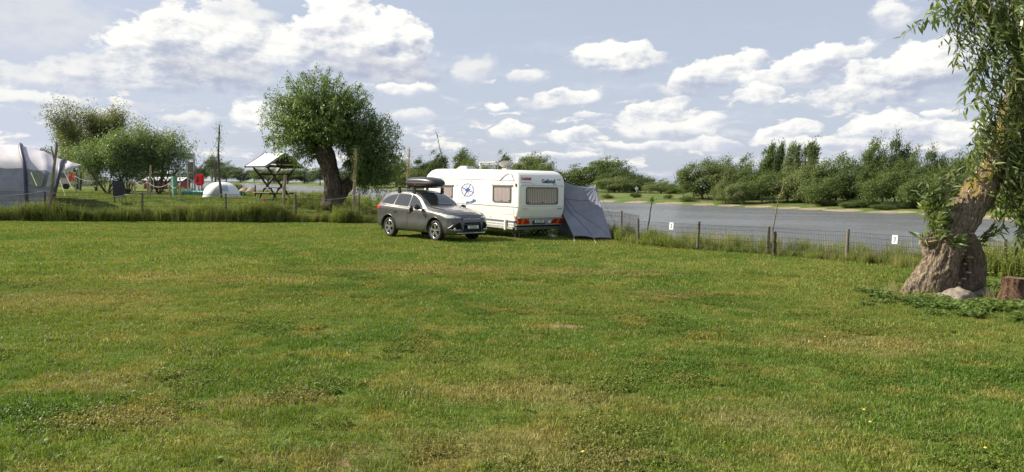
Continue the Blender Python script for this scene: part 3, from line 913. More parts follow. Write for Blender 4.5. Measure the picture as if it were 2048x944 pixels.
fence('wire_fence', FR, .86, 'low wire mesh fence with wooden posts along the river behind the leaning willow', .05, [.05, .22, .39, .56, .73, .85], .05, M['post'], 3, lean=.05)

def site_sign(px, py, a, b, num, label):
    A, B = Vector(a), Vector(b)
    d = (B - A).normalized(); nrm = Vector((d.y, -d.x, 0))
    # where the sight line to the pixel crosses the fence line
    r_ = ray(px, py); best = min((i / 400 for i in range(401)), key=lambda t_: abs(A.lerp(B, t_).x * r_.y - A.lerp(B, t_).y * r_.x))
    p = A.lerp(B, best) + nrm * .03
    z = (P(px, py, p.y)).z
    root = empty('site_sign', (p.x, p.y, z))
    tag(root, label, 'sign')
    up = Vector((.04, 0, 1)).normalized()
    m_ = MB(); bm_ = basis((0, 0, 0), d, up)
    m_.box((0, 0, 0), (.165, .235, .006)); m_.V = [tuple(bm_ @ Vector(v)) for v in m_.V]
    m_.build('plate', M['white'], root)
    text_mesh('number', num, .19, M['ink'], root, basis(nrm * .006, d, up), extrude=.001, bold=.004, sx=.8)
    return root
site_sign(1344, 452, FR[0], FR[1], '2', 'small white plate reading 2 on the river fence beside the awning')
site_sign(1791, 479, FR[3], FR[4], '3', 'small white plate reading 3 on the river fence beside the leaning willow')

# extra dark post beside the fence post, thin planted stakes
def stake(name, base, top, r0, r1, mat_, label, cat='stake', bend=None, tuft=None, n=7, group=None, fork=None):
    base = Vector(base); top = Vector(top); root = empty(name, base); tag(root, label, cat, group)
    m_ = MB(); pts = []
    for k in range(9):
        t_ = k / 8; p = base.lerp(top, t_) - base
        if bend: p += Vector(bend) * math.sin(PI * t_)
        pts.append(p + Vector((.012 * math.sin(k * 2.1), 0, 0)) * (0 if k == 0 else 1))
    m_.tube([pts[0] - Vector((0, 0, .15))] + pts, [r0 * 1.1] + [r0 + (r1 - r0) * k / 8 for k in range(9)], n, noise=.18, seed=int(base.x * 10) % 97)
    if fork:
        for f in fork: m_.tube([pts[6], pts[6].lerp(Vector(f) + pts[6], .6), Vector(f) + pts[6]], [r1 * .9, r1 * .7, r1 * .5], 6)
    m_.build('trunk' if cat == 'tree' else 'stem', mat_, root)
    if tuft:
        cnt, rad, lo, ln, lmat, *rest = tuft
        rr = np.random.RandomState(int(abs(base.x * 37)) + 3)
        t_ = rr.uniform(lo, 1.02, cnt); idx = np.clip(t_ * 8, 0, 7.99); i_ = idx.astype(int)
        Pn = np.array([list(p) for p in pts]); c = Pn[i_] + (Pn[np.minimum(i_ + 1, 8)] - Pn[i_]) * (idx - i_)[:, None]
        c = c + rr.normal(0, rad, (cnt, 3)) * np.array([1, 1, .6])
        d = unit(rr.normal(0, 1, (cnt, 3)) + [0, 0, .4]); nn = unit(rr.normal(0, 1, (cnt, 3)))
        me = np_mesh('leaves', leaf_quads(c, d, nn, rr.uniform(.7, 1.3, cnt) * ln, rr.uniform(.7, 1.3, cnt) * ln * .3), quad_faces(cnt))
        link('leaves', me, lmat, root)
        # twigs that carry them
        tw = MB()
        for k in range(0, cnt, max(1, cnt // 14)):
            j = min(i_[k], 8); tw.tube([pts[j], Vector(c[k])], [.008, .004], 4)
        tw.build('twigs', mat_, root)
    return root
b = G(1546, 511); stake('fence_post', (b.x, b.y - .1, 0), P(1549, 463, b.y - .1), .065, .06, M['stake_dark'], 'dark round post standing right beside a fence post at the foot of the bent sapling', 'post')
b = G(1299, 478, .0); t0 = P(1305, 394, b.y + .9); stake('young_tree', (b.x + .05, b.y + .9, H(b.x, b.y + .9)), t0, .034, .02, M['stake_dark'], 'thin upright willow cutting with a small leafy tip behind the river fence', 'tree', tuft=(60, .05, .86, .10, M['leaf_willow']))
b = G(1548, 500, 0); t0 = P(1570, 360, b.y + .3); stake('young_tree', (b.x, b.y + .3, H(b.x, b.y + .3)), t0, .03, .012, M['stake'], 'thin willow cutting bent to the right behind the river fence', 'tree', bend=(-.07, 0, .1), tuft=(46, .05, .62, .12, M['leaf_yellow']))
# ------------------------------------------------------------------ far trees
def crown_mesh(name, seed, kind, nclump, nleaf, leaf, crad):
    """crown of unit height and unit width, made of many leaf sprays gathered in clumps"""
    r = np.random.RandomState(seed)
    cs = []
    # a crown is several upright billows of different height leaning on each other
    if kind == 'poplar': subs = [(r.normal(0, .05), r.normal(0, .05), .52, .52, .22), (r.normal(.10, .05), 0, .72, .30, .16), (-.14, .05, .42, .34, .18), (.18, 0, .45, .30, .14)]
    elif kind == 'tall': subs = [(r.normal(0, .05), 0, .62, .40, .30)] + [(r.uniform(-.26, .26), r.uniform(-.26, .26), r.uniform(.30, .62), r.uniform(.24, .34), r.uniform(.18, .26)) for _ in range(5)]
    else: subs = [(r.normal(0, .08), r.normal(0, .05), .56, .44, .20)] + [(.34 * math.cos(k * 1.05 + seed), .34 * math.sin(k * 1.05 + seed), r.uniform(.32, .62), r.uniform(.26, .36), r.uniform(.19, .27)) for k in range(6)]
    wts = np.array([q[3] * q[4] for q in subs]); wts = wts / wts.sum()
    while len(cs) < nclump:
        x0, y0, z0, hz, rx = subs[r.choice(len(subs), p=wts)]
        v = unit(r.normal(0, 1, 3)); q = r.uniform(.35, 1) ** .5
        z = z0 + v[2] * hz * q
        if z < .09 or z > 1: continue
        lean_ = .07 * z * z
        cs.append((x0 + v[0] * rx * q + lean_, y0 + v[1] * rx * q, z, rx))
    cs = np.array(cs)
    rad = crad * r.uniform(.55, 1.3, nclump)
    nl = nclump * nleaf
    off = r.normal(0, .5, (nl, 3)) 
    off *= np.repeat(rad, nleaf)[:, None] * np.array([1.25, 1.25, .75])
    off[:, 2] += .45 * off[:, 0]           # wind-swept lay of the sprays
    c = np.repeat(cs[:, :3], nleaf, 0) + off
    c[:, 2] = np.abs(c[:, 2])
    out = np.repeat(cs[:, :3] - [0, 0, .4], nleaf, 0) * [1.2, 1.2, .6]
    d = unit(r.normal(0, .8, (nl, 3)) + unit(out) * .4 + [.5, 0, .25])
    nn = unit(unit(off) * .9 + unit(out) * .5 + [0, 0, .5] + r.normal(0, .45, (nl, 3)))
    ln = leaf * r.uniform(.6, 1.5, nl)
    return np_mesh(name, leaf_quads(c - d * ln[:, None] * .5, d, nn, ln, ln * .5), quad_faces(nl))
def trunk_mesh(name, seed, kind):
    r = random.Random(seed); m_ = MB()
    w0 = .022 if kind != 'poplar' else .05
    pts = [(0, 0, -.06), (.01, 0, .15), (.0 + r.uniform(-.02, .02), 0, .4), (.03, .01, .72)]
    m_.tube(pts, [w0 * 1.3, w0, w0 * .7, w0 * .3], 7)
    for k in range(7):
        t_ = r.uniform(.08, .55); a = r.uniform(0, 6.28); q = r.uniform(.25, .42)
        s = Vector((.01, 0, t_)); e = Vector((q * math.cos(a), q * math.sin(a), t_ + r.uniform(.15, .32)))
        m_.tube([s, s.lerp(e, .5) + Vector((0, 0, -.02)), e], [w0 * .5, w0 * .35, w0 * .12], 5)
    o = m_.build(name, None); me = o.data; bpy.data.objects.remove(o); return me
KINDS = {}
def proto(kind, v, lmat, dense=1.0):
    key = (kind, v, lmat)
    if key not in KINDS:
        cm = crown_mesh('crown', 100 + v * 7 + len(kind), kind, int((120 if kind != 'poplar' else 80) * dense), 130, 0.032 if kind != 'poplar' else .042, .115 if kind != 'poplar' else .13)
        cm.materials.append(M[lmat])
        tm = trunk_mesh('trunk', 50 + v, kind); tm.materials.append(M['bark_far'])
        KINDS[key] = (cm, tm)
    return KINDS[key]
def tree_at(name, pos, h, wd, kind, v, lmat, label, cat='tree', group=None, rz=0.0):
    cm, tm = proto(kind, v, lmat)
    root = empty(name, pos, rz); root.scale = (wd, wd, h)
    tag(root, label, cat, group)
    link('crown', cm, None, root)
    link('trunk', tm, None, root)
    return root
def far_d(px):
    """distance of the far waterline below a pixel column"""
    xs = [f[0] for f in FAR_LINE][::-1]; ys = [f[1] for f in FAR_LINE][::-1]
    return G(px, float(np.interp(px, xs, ys)), -4).y
# px, top y, width px, base y or None, metres behind the waterline, kind, leaf, label
FT = [
 (1145, 340, 56, 52, 'round', 'leaf_far_a', 'mid-green rounded tree rising just behind the caravan corner and awning roof'),
 (1192, 319, 84, 60, 'round', 'leaf_far_a', 'tall broad-crowned tree on the far bank directly above the awning'),
 (1238, 331, 72, 62, 'round', 'leaf_far_b', 'dark dense tree on the far bank right of the tallest one above the awning'),
 (1268, 346, 44, 60, 'round', 'leaf_far_b', 'smaller dark tree at the right end of the clump above the awning'),
 (1229, 354, 62, 47, 'round', 'leaf_far_c', 'pale green low tree in front of the clump by the white river marker'),
 (1290, 356, 34, 76, 'round', 'leaf_far_b', 'small bluish dark tree behind the white river marker'),
 (1322, 361, 56, 60, 'round', 'leaf_far_c', 'low wide bright bush-like tree on the far bank in the gap between the two woods'),
 (1352, 367, 44, 60, 'round', 'leaf_far_a', 'low tree left of the bare brown tree on the far bank'),
 (1404, 319, 74, 22, 'round', 'leaf_far_a', 'broad leafy tree at the left end of the right-hand wood'),
 (1442, 323, 74, 24, 'tall', 'leaf_far_c', 'pale leafy tree second from the left end of the right-hand wood'),
 (1486, 320, 72, 26, 'round', 'leaf_far_a', 'wide tree left of the group of poplars'),
 (1452, 358, 44, 9, 'round', 'leaf_far_c', 'small pale willow bush at the water side under the right-hand wood'),
 (1474, 362, 34, 7, 'round', 'leaf_far_c', 'small round willow bush next to another at the water side'),
 (1531, 298, 36, 44, 'poplar', 'leaf_far_a', 'ragged poplar at the left of the poplar group'),
 (1555, 294, 26, 46, 'poplar', 'leaf_far_b', 'narrow dark poplar second in the poplar group'),
 (1580, 295, 34, 44, 'poplar', 'leaf_far_c', 'paler poplar third in the poplar group'),
 (1607, 295, 44, 46, 'poplar', 'leaf_far_a', 'poplar leaning right at the right of the poplar group'),
 (1524, 346, 66, 16, 'round', 'leaf_far_a', 'rounded tree standing in front of the poplars'),
 (1575, 338, 74, 22, 'round', 'leaf_far_c', 'pale rounded tree at the foot of the poplars'),
 (1624, 326, 72, 20, 'round', 'leaf_far_c', 'pale green tree right of the poplar group'),
 (1672, 310, 78, 24, 'round', 'leaf_far_a', 'broad green tree between the poplars and the tallest tree'),
 (1650, 352, 66, 13, 'round', 'leaf_far_a', 'low front tree above the sandy strip of the far bank'),
 (1742, 288, 58, 24, 'tall', 'leaf_far_a', 'tall tree left of the tallest tree on the far bank'),
 (1790, 281, 52, 26, 'tall', 'leaf_far_b', 'tallest tree on the far bank, dark with an uneven top'),
 (1706, 330, 60, 20, 'round', 'leaf_far_b', 'dark tree with sky gaps beside the tall tree'),
 (1765, 340, 72, 16, 'round', 'leaf_far_a', 'dense low tree in front of the two tallest trees'),
 (1826, 308, 56, 22, 'round', 'leaf_far_a', 'green tree right of the tallest tree'),
 (1862, 304, 52, 24, 'tall', 'leaf_far_b', 'dark upright tree second right of the tallest tree'),
 (1848, 348, 66, 15, 'round', 'leaf_far_a', 'low dense tree on the bank left of the near leaning willow'),
 (1902, 312, 60, 22, 'round', 'leaf_far_a', 'tree on the far bank partly behind the near willow twigs'),
 (1950, 318, 66, 22, 'round', 'leaf_far_b', 'dark tree on the far bank behind the near willow limb'),
 (2010, 322, 70, 24, 'round', 'leaf_far_a', 'tree on the far bank seen through the near willow foliage'),
 (2075, 316, 70, 24, 'round', 'leaf_far_b', 'tree on the far bank beyond the near willow at the frame edge'),
 # behind the caravan and between the willow and the caravan
 (748, 349, 60, 10, 'round', 'leaf_far_c', 'low pale shrub on the far bank right of the pollard willow'),
 (792, 317, 62, 30, 'round', 'leaf_far_a', 'rounded tree on the far bank above the car tail'),
 (838, 320, 46, 34, 'tall', 'leaf_far_b', 'dark tree on the far bank above the roof box'),
 (868, 305, 46, 36, 'tall', 'leaf_far_b', 'taller dark tree above the front end of the caravan'),
 (818, 342, 50, 18, 'round', 'leaf_far_a', 'low tree on the far bank behind the roof box'),
 (922, 304, 46, 36, 'tall', 'leaf_far_a', 'twin-topped tree above the caravan roof vent'),
 (948, 318, 56, 30, 'round', 'leaf_far_c', 'pale rounded tree above the caravan chimney'),
 (1001, 305, 34, 38, 'tall', 'leaf_far_a', 'narrow tree rising above the solar panel'),
 (1048, 311, 66, 34, 'round', 'leaf_far_c', 'wide pale tree above the satellite dish'),
 (1088, 322, 56, 30, 'round', 'leaf_far_a', 'sloping tree above the caravan rear edge'),
 (985, 335, 60, 22, 'round', 'leaf_far_a', 'low tree just showing over the caravan roof middle'),
]
def pnd(px, d):
    """point on the far bank, d metres behind the waterline, in the column px"""
    Y0 = far_d(px); best = None
    for k in range(0, 240):
        Y = Y0 + k * (d / 40.0 + .05)
        X = P(px, 380, Y).x
        if poly_sdf(np.array([X]), np.array([Y]), FAR_POLY)[0] >= d:
            return X, Y
    return X, Y
for i, (px, ty, wpx, back, kind, lm, lab) in enumerate(FT):
    X, Y = pnd(px, back)
    z = H(X, Y) - .3
    top = P(px, ty, Y).z
    wd = wpx / FPX * Y * (1.24 if kind != 'poplar' else 1.4)
    tree_at('tree', (X, Y, z), (top - z) * 1.09, wd, kind, i % 4, lm, lab, group='trees on the far river bank', rz=0.0 if kind == 'poplar' else [0, .5, -.4, .9][i % 4])
# trees far away on the left
LT = [(404, 330, 26, 'tall', 'leaf_haze', 'small far tree left of the tall dark clump'), (424, 312, 44, 'tall', 'leaf_haze', 'tallest dark tree of the distant clump behind the pruned sapling'),
      (452, 322, 44, 'round', 'leaf_haze', 'distant rounded tree behind the pruned sapling'), (480, 334, 36, 'round', 'leaf_haze', 'distant dark tree left of the picnic shelter'),
      (508, 336, 34, 'round', 'leaf_haze', 'distant tree behind the left post of the picnic shelter'), (536, 332, 54, 'round', 'leaf_far_a', 'distant broad tree seen through the picnic shelter'),
      (575, 330, 50, 'round', 'leaf_far_a', 'distant rounded tree under the picnic shelter gable'), (608, 333, 48, 'round', 'leaf_haze', 'distant tree between the shelter and the pollard willow trunk'),
      (640, 330, 40, 'round', 'leaf_haze', 'distant tree behind the pollard willow trunk'), (680, 336, 52, 'round', 'leaf_haze', 'distant tree in the gap beside the pollard willow trunk'),
      (716, 340, 50, 'round', 'leaf_haze', 'distant tree behind the pale pruned sapling'), (384, 340, 30, 'round', 'leaf_haze', 'faint distant tree behind the sign board')]
for i, (px, ty, wpx, kind, lm, lab) in enumerate(LT):
    X, Y = pnd(max(px, 445), 34)
    Y *= {0: 1.0, 1: 1.12, 2: .95}[i % 3]
    X = P(px, 370, Y).x
    z = max(H(X, Y), -1.2) - .3 if px > 440 else .2
    top = P(px, ty, Y).z
    tree_at('tree', (X, Y, z), top - z, wpx / FPX * Y * 1.15, kind, (i + 1) % 4, lm, lab, group='distant trees to the left')
# left end: bank growth behind the campsite
for i, (px, ty, wpx, Y, lab) in enumerate([(85, 291, 70, 105, 'dark tree rising behind the tip of the grey tent'), (20, 300, 90, 120, 'dark tree hidden behind the grey tent'),
                                           (310, 336, 60, 150, 'low dark tree behind the far picnic shelter'), (350, 338, 50, 170, 'low dark tree left of the sign board'),
                                           (160, 345, 80, 120, 'low dark tree behind the olive tree')]):
    X = P(px, 370, Y).x; z = H(X, Y) - .3
    tree_at('tree', (X, Y, z), P(px, ty, Y).z - z, wpx / FPX * Y * 1.1, 'round', i % 4, 'leaf_far_b' if i < 2 else 'leaf_haze', lab, group='trees behind the campsite')
# bushes on the far bank slope
for i, (px, d, w_, h_, lab) in enumerate([(1271, 22, 4.2, 2.6, 'round bush below the white river marker'), (1336, 20, 3.4, 2.0, 'small dark bush on the far grassy slope'),
                                          (1215, 14, 5, 2.2, 'low shrub on the sandy end of the far bank'), (1375, 12, 6, 2.4, 'low shrub left of the right-hand wood'),
                                          (1700, 10, 5, 2.2, 'low shrub on the bank under the right-hand wood'), (1905, 8, 6, 2.4, 'low shrub on the far bank near the leaning willow')]):
    X, Y = pnd(px, d)
    tree_at('bush', (X, Y, H(X, Y) - .2), h_, w_, 'round', i % 4, 'leaf_far_a', lab, 'bush', 'bushes on the far bank')
# low shrubs at the foot of the right-hand wood
r5 = random.Random(5)
ORD = ['leftmost', 'second from the left', 'third from the left', 'fourth from the left', 'fifth from the left', 'sixth from the left', 'seventh from the left', 'rightmost']
for i, px in enumerate((1655, 1702, 1738, 1772, 1815, 1858, 1900, 1942)):
    X, Y = pnd(px, 13 + r5.uniform(-3, 3)); sc_ = r5.uniform(.7, 1.15)
    tree_at('shrub', (X, Y, H(X, Y) - .3), 2.3 * sc_, 7.0 * sc_, 'round', i % 4, 'leaf_far_b' if i % 3 else 'leaf_far_a', 'low shrub at the foot of the far trees, %s in its row' % ORD[i], 'shrub', 'shrubs at the foot of the right-hand wood', rz=i)
# bare tree
def bare_tree(name, pos, h, label, seed, mat_, spread=.45, depth=4, tip=None, cat='tree', leaves=None, r0=.02, stems=1, splay=.5, low=.25):
    root = empty(name, pos); tag(root, label, cat); r = random.Random(seed); m_ = MB(); tips = []
    def br(p, d, L, rad, dep):
        q = p + d * L * .5 + Vector((r.uniform(-.04, .04) * L, r.uniform(-.04, .04) * L, 0)); e = p + d * L
        m_.tube([p, q, e], [rad, rad * .8, rad * .6], 5, cap=False)
        tips.append(e); tips.append(q)
        if dep == 0: return
        for k in range(3 if dep > 1 else 2):
            nd = (d + Vector((r.uniform(-1, 1), r.uniform(-1, 1), r.uniform(-.2, .6))) * spread).normalized()
            br(e if k else q, nd, L * r.uniform(.55, .8), rad * .58, dep - 1)
    for q_ in range(stems):
        a_ = q_ * 2.4 + seed; br(Vector((0, 0, -.1)), Vector((splay * math.cos(a_), splay * math.sin(a_), 1)).normalized() if stems > 1 else Vector((.02, 0, 1)).normalized(), h * .36, h * r0, depth)
    m_.build('trunk', mat_, root)
    if leaves:
        cnt, ln, rad, lm = leaves; rr = np.random.RandomState(seed)
        T = np.array([list(t_) for t_ in tips if t_.z > h * low]); c = T[rr.randint(0, len(T), cnt)] + rr.normal(0, rad, (cnt, 3))
        d = unit(rr.normal(0, 1, (cnt, 3)) + [0, 0, -.2]); nn = unit(rr.normal(0, 1, (cnt, 3)) + [0, 0, .6]); l_ = ln * rr.uniform(.6, 1.4, cnt)
        link('crown', np_mesh('crown', leaf_quads(c, d, nn, l_, l_ * .24), quad_faces(cnt)), lm, root)
    return root
X, Y = pnd(1367, 30); bare_tree('bare_tree', (X, Y, H(X, Y)), (P(1367, 330, Y).z - H(X, Y)) * 1.0, 'leafless brown tree at the edge of the right-hand wood', 3, M['bark_far'], .5, 5, r0=.016)
# white river marker
X, Y = pnd(1273, 25); z = H(X, Y); root = empty('river_marker', (X, Y, z)); tag(root, 'white diamond river marker on a pole above a round bush on the far bank', 'marker')
zt = P(1273, 377, Y).z - z
MB().tube([(0, 0, -.3), (0, 0, zt)], .10, 6).build('pole', M['pole'], root)
MB().box((0, -.1, zt), (1.25, .12, 1.25), Matrix.Rotation(R(45), 3, 'Y')).build('board', M['white'], root)

# ------------------------------------------------------------------ campsite trees on the left
Ya = 62.0
def c_at(px, Y): 
    X = P(px, 370, Y).x
    return Vector((X, Y, H(X, Y)))
for (px, py, Y, lab, sd, nl, lm, st, sply) in (
    (192, 210, 66, 'tall feathery olive-green tree behind the grey tent', 14, 21000, 'leaf_olive', 4, .15),
    (160, 238, 68, 'lower olive tree leaning left beside the tall feathery one', 22, 13000, 'leaf_olive', 4, .20),
    (255, 244, 56, 'bushy grey-green willow behind the black sun lounger', 31, 12500, 'leaf_bush', 5, .46),
    (318, 252, 57, 'loose willow with windblown tips left of the sign board', 37, 9500, 'leaf_bush', 5, .42),
    (215, 275, 55, 'low leafy willow filling the gap behind the black sun lounger', 41, 7000, 'leaf_bush', 5, .7)):
    p = c_at(px, Y); bare_tree('tree', p, (P(px, py, Y).z - p.z) * .99, lab, sd, M['bark_dark'], .62 if lm == 'leaf_bush' else .48, 4, leaves=(int(nl * 1.5), .20, .36, M[lm]), r0=.012, stems=st, splay=sply, low=.06)
p = c_at(404, 58); bare_tree('young_tree', p, P(398, 274, 58).z - p.z + .2, 'spindly nearly bare young tree beside the sign board', 43, M['bark_dark'], .42, 3, leaves=(110, .16, .14, M['leaf_bush']), r0=.009)
p = c_at(466, 60); tree_at('bush', (p.x, p.y, p.z - .1), 1.1, 1.6, 'round', 1, 'leaf_yellow', 'small yellow-green bush right of the white dome tent', 'bush')

# pollard willow: two trunks with domed heads of long shoots
def loft_noise(pts, rads, n, ridges, amp, seed, ns=60):
    """gnarled trunk: tube with ridged bark displacement along its length"""
    pts = [Vector(p) for p in pts]
    cum = [0]
    for a, b in zip(pts[:-1], pts[1:]): cum.append(cum[-1] + (b - a).length)
    ts = np.linspace(0, cum[-1], ns)
    def cr(arr, t_):
        i = min(len(cum) - 2, max(0, int(np.searchsorted(cum, t_) - 1))); u = (t_ - cum[i]) / max(1e-6, cum[i + 1] - cum[i])
        p0 = arr[max(i - 1, 0)]; p1 = arr[i]; p2 = arr[i + 1]; p3 = arr[min(i + 2, len(arr) - 1)]
        return p1 * 1.0 + (p2 - p0) * .5 * u + (p0 * 1.0 - p1 * 2.5 + p2 * 2.0 - p3 * .5) * u * u + (p3 - p2 * 3.0 + p1 * 3.0 - p0) * .5 * u * u * u
    V = []; prev = None
    C = [cr(pts, t_) for t_ in ts]; Rr = [cr(rads, t_) for t_ in ts]
    for i, c in enumerate(C):
        d = (C[min(i + 1, ns - 1)] - C[max(i - 1, 0)]).normalized()
        s = (Vector((1, 0, 0)) if prev is None else prev); s = (s - d * s.dot(d)).normalized(); prev = s; t2 = d.cross(s)
        for k in range(n):
            a = 2 * PI * k / n
            q = Vector((math.cos(a), math.sin(a), 0))
            tw = ts[i] * .25
            big = mnoise.noise(Vector((q.x * 1.3, q.y * 1.3, ts[i] * .9 + seed)))
            rid = mnoise.ridged_multi_fractal(Vector((math.cos(a + tw) * ridges, math.sin(a + tw) * ridges, ts[i] * 1.6 + seed)), .9, 2.1, 4, 1.0, 2.0)
            rr = Rr[i] * (1 + .16 * big) + amp * (rid - 1.0)
            V.append(c + (s * math.cos(a) + t2 * math.sin(a)) * rr)
    F = [(i * n + k, i * n + (k + 1) % n, (i + 1) * n + (k + 1) % n, (i + 1) * n + k) for i in range(ns - 1) for k in range(n)]
    me = bpy.data.meshes.new('trunk'); b = len(V)
    V.append(C[0]); V.append(C[-1])
    F += [(b, (k + 1) % n, k) for k in range(n)] + [(b + 1, (ns - 1) * n + k, (ns - 1) * n + (k + 1) % n) for k in range(n)]
    me.from_pydata([tuple(v) for v in V], [], F); me.update()
    return me
def shoots_crown(name, heads, n, steps, leaf, seed, droop=.35, per=1):
    """heads: list of (origin, centre of dome, radii, weight)"""
    r = np.random.RandomState(seed); C = []; D = []; N = []; tw = []
    for (o, c, rad, wgt) in heads:
        o = np.array(o); c = np.array(c); rad = np.array(rad)
        for _ in range(int(n * wgt)):
            v = unit(r.normal(0, 1, 3)); 
            if v[2] < (-.55 if wgt > .5 else -.97): v[2] *= -.6
            e = c + v * rad * (r.uniform(.45, 1.02) if r.uniform() < .55 else r.uniform(.86, 1.13))
            m_ = o * .45 + e * .55 + np.array([0, 0, np.linalg.norm(e - o) * .20])
            t0 = r.uniform(.18, .5)
            hang = e + np.array([r.normal(0, .12), r.normal(0, .12), -droop * r.uniform(.2, 1.2)])
            P_ = []
            for k in range(steps):
                t_ = t0 + (1 - t0) * (k + r.uniform(0, .8)) / steps
                if t_ < .86: u = t_ / .86; p = (1 - u) ** 2 * o + 2 * u * (1 - u) * m_ + u * u * e; dr = 2 * (1 - u) * (m_ - o) + 2 * u * (e - m_)
                else: u = (t_ - .86) / .14; p = e + (hang - e) * u; dr = hang - e
                for _p in range(per):
                    C.append(p + r.normal(0, .05, 3)); D.append(unit(unit(dr) * .5 + r.normal(0, .55, 3) + [0, 0, -.45])); N.append(unit(r.normal(0, .6, 3) + [0, 0, .8] + v * .4))
            tw.append((o, m_, e, hang))
    C = np.array(C); D = np.array(D); N = np.array(N); k = len(C); l_ = leaf * r.uniform(.65, 1.35, k)
    return np_mesh(name, leaf_quads(C, D, N, l_, l_ * .24), quad_faces(k)), tw
pw = G(655, 404, .92)
root = empty('pollard_willow', (pw.x, pw.y, H(pw.x, pw.y))); tag(root, 'big pollard willow with two domed leafy heads on a stout leaning trunk', 'tree')
def rel(px, py, Y=None): 
    q = P(px, py, Y or pw.y); return q - root.location
t1 = [rel(664, 412), rel(665, 395), rel(665, 370), rel(660, 340), rel(652, 312), rel(644, 290)]
me = loft_noise(t1, [.68, .56, .46, .46, .55, .44], 64, 1.8, .05, 3.0)
link('trunk', me, M['bark_dark'], root, smooth=True)
t2 = [rel(668, 408, pw.y + .2), rel(682, 385, pw.y + .4), rel(698, 366, pw.y + .5), rel(712, 345, pw.y + .5), rel(725, 325, pw.y + .5)]
me = loft_noise(t2, [.42, .42, .34, .24, .14], 40, 1.6, .04, 9.0, 40)
link('limb', me, M['bark_dark'], root, smooth=True)
ybk = pw.y
heads = [(rel(650, 300), rel(640, 240), (108 / FPX * ybk, 104 / FPX * ybk, 97 / FPX * ybk), .80),
         (rel(648, 305), rel(590, 270), (52 / FPX * ybk, 1.7, 56 / FPX * ybk), .14),
         (rel(722, 350, ybk + .2), rel(742, 298, ybk + .3), (62 / FPX * ybk, 1.9, 82 / FPX * ybk), .46)]
me, tw = shoots_crown('crown', heads, 1150, 42, .185, 5, droop=.6)
link('crown', me, M['leaf_willow'], root)
m_ = MB()
for (o, a, e, h_) in tw[::4]:
    m_.tube([Vector(o), Vector(o).lerp(Vector(a), .5) * .6 + Vector(a) * .4, Vector(e)], [.04, .025, .008], 4, cap=False)
m_.build('branches', M['bark_dark'], root)

# pruned saplings
def ground_at(px, py_guess, z=.92): 
    g = G(px, py_guess, z); return Vector((g.x, g.y, H(g.x, g.y)))
b = ground_at(443, 397); stake('pollard_sapling', b, P(439, 250, b.y), .085, .04, M['stake_dark'], 'tall pruned sapling with thin leafy shoots in front of the white dome tent', 'tree', bend=(-.12, 0, 0), tuft=(260, .17, .50, .13, M['leaf_willow']))
b = Vector((P(95, 400, 35.2).x, 35.2, 0)); stake('forked_pole', b, P(114, 285, 35.2), .085, .05, M['stake'], 'leaning forked branch pole in front of the grey tent', 'pole', fork=[(-.16, 0, .75), (.12, 0, .7)])
b = ground_at(300, 408, .5); stake('pruned_stake', b, P(301, 330, b.y), .07, .05, M['stake_pale'], 'pale pruned willow stake right of the black sun lounger', 'stake')
b = Vector((P(569, 405, 42).x, 42, 0)); b.z = H(b.x, b.y); stake('pruned_stake', b, P(571, 350, 42), .075, .10, M['stake_pale'], 'short crooked pale willow stake in front of the picnic shelter', 'stake', bend=(-.07, 0, 0))
b = Vector((P(706, 420, 39.8).x, 39.8, 0)); b.z = H(b.x, b.y); stake('pollard_sapling', b, P(712, 297, 39.8), .10, .07, M['stake_pale'], 'pale pruned sapling with a leafy top between the pollard willow and the car', 'tree', tuft=(420, .11, .55, .12, M['leaf_weed']))
b = Vector((P(822, 420, 41).x, 38.6, 0)); b.z = H(b.x, b.y); stake('pollard_sapling', b, P(819, 296, 38.6), .07, .03, M['stake_pale'], 'pale pruned sapling with dry twigs behind the roof box of the car', 'tree', tuft=(200, .14, .60, .10, M['straw']))
b = Vector((P(892, 400, 37.6).x, 37.6, 0)); b.z = H(b.x, b.y); stake('pruned_stake', b, P(872, 262, 37.6), .035, .008, M['stake_dark'], 'long thin twig bent to the left above the caravan front', 'twig', bend=(.20, 0, 0), tuft=(40, .06, .5, .10, M['leaf_weed']))

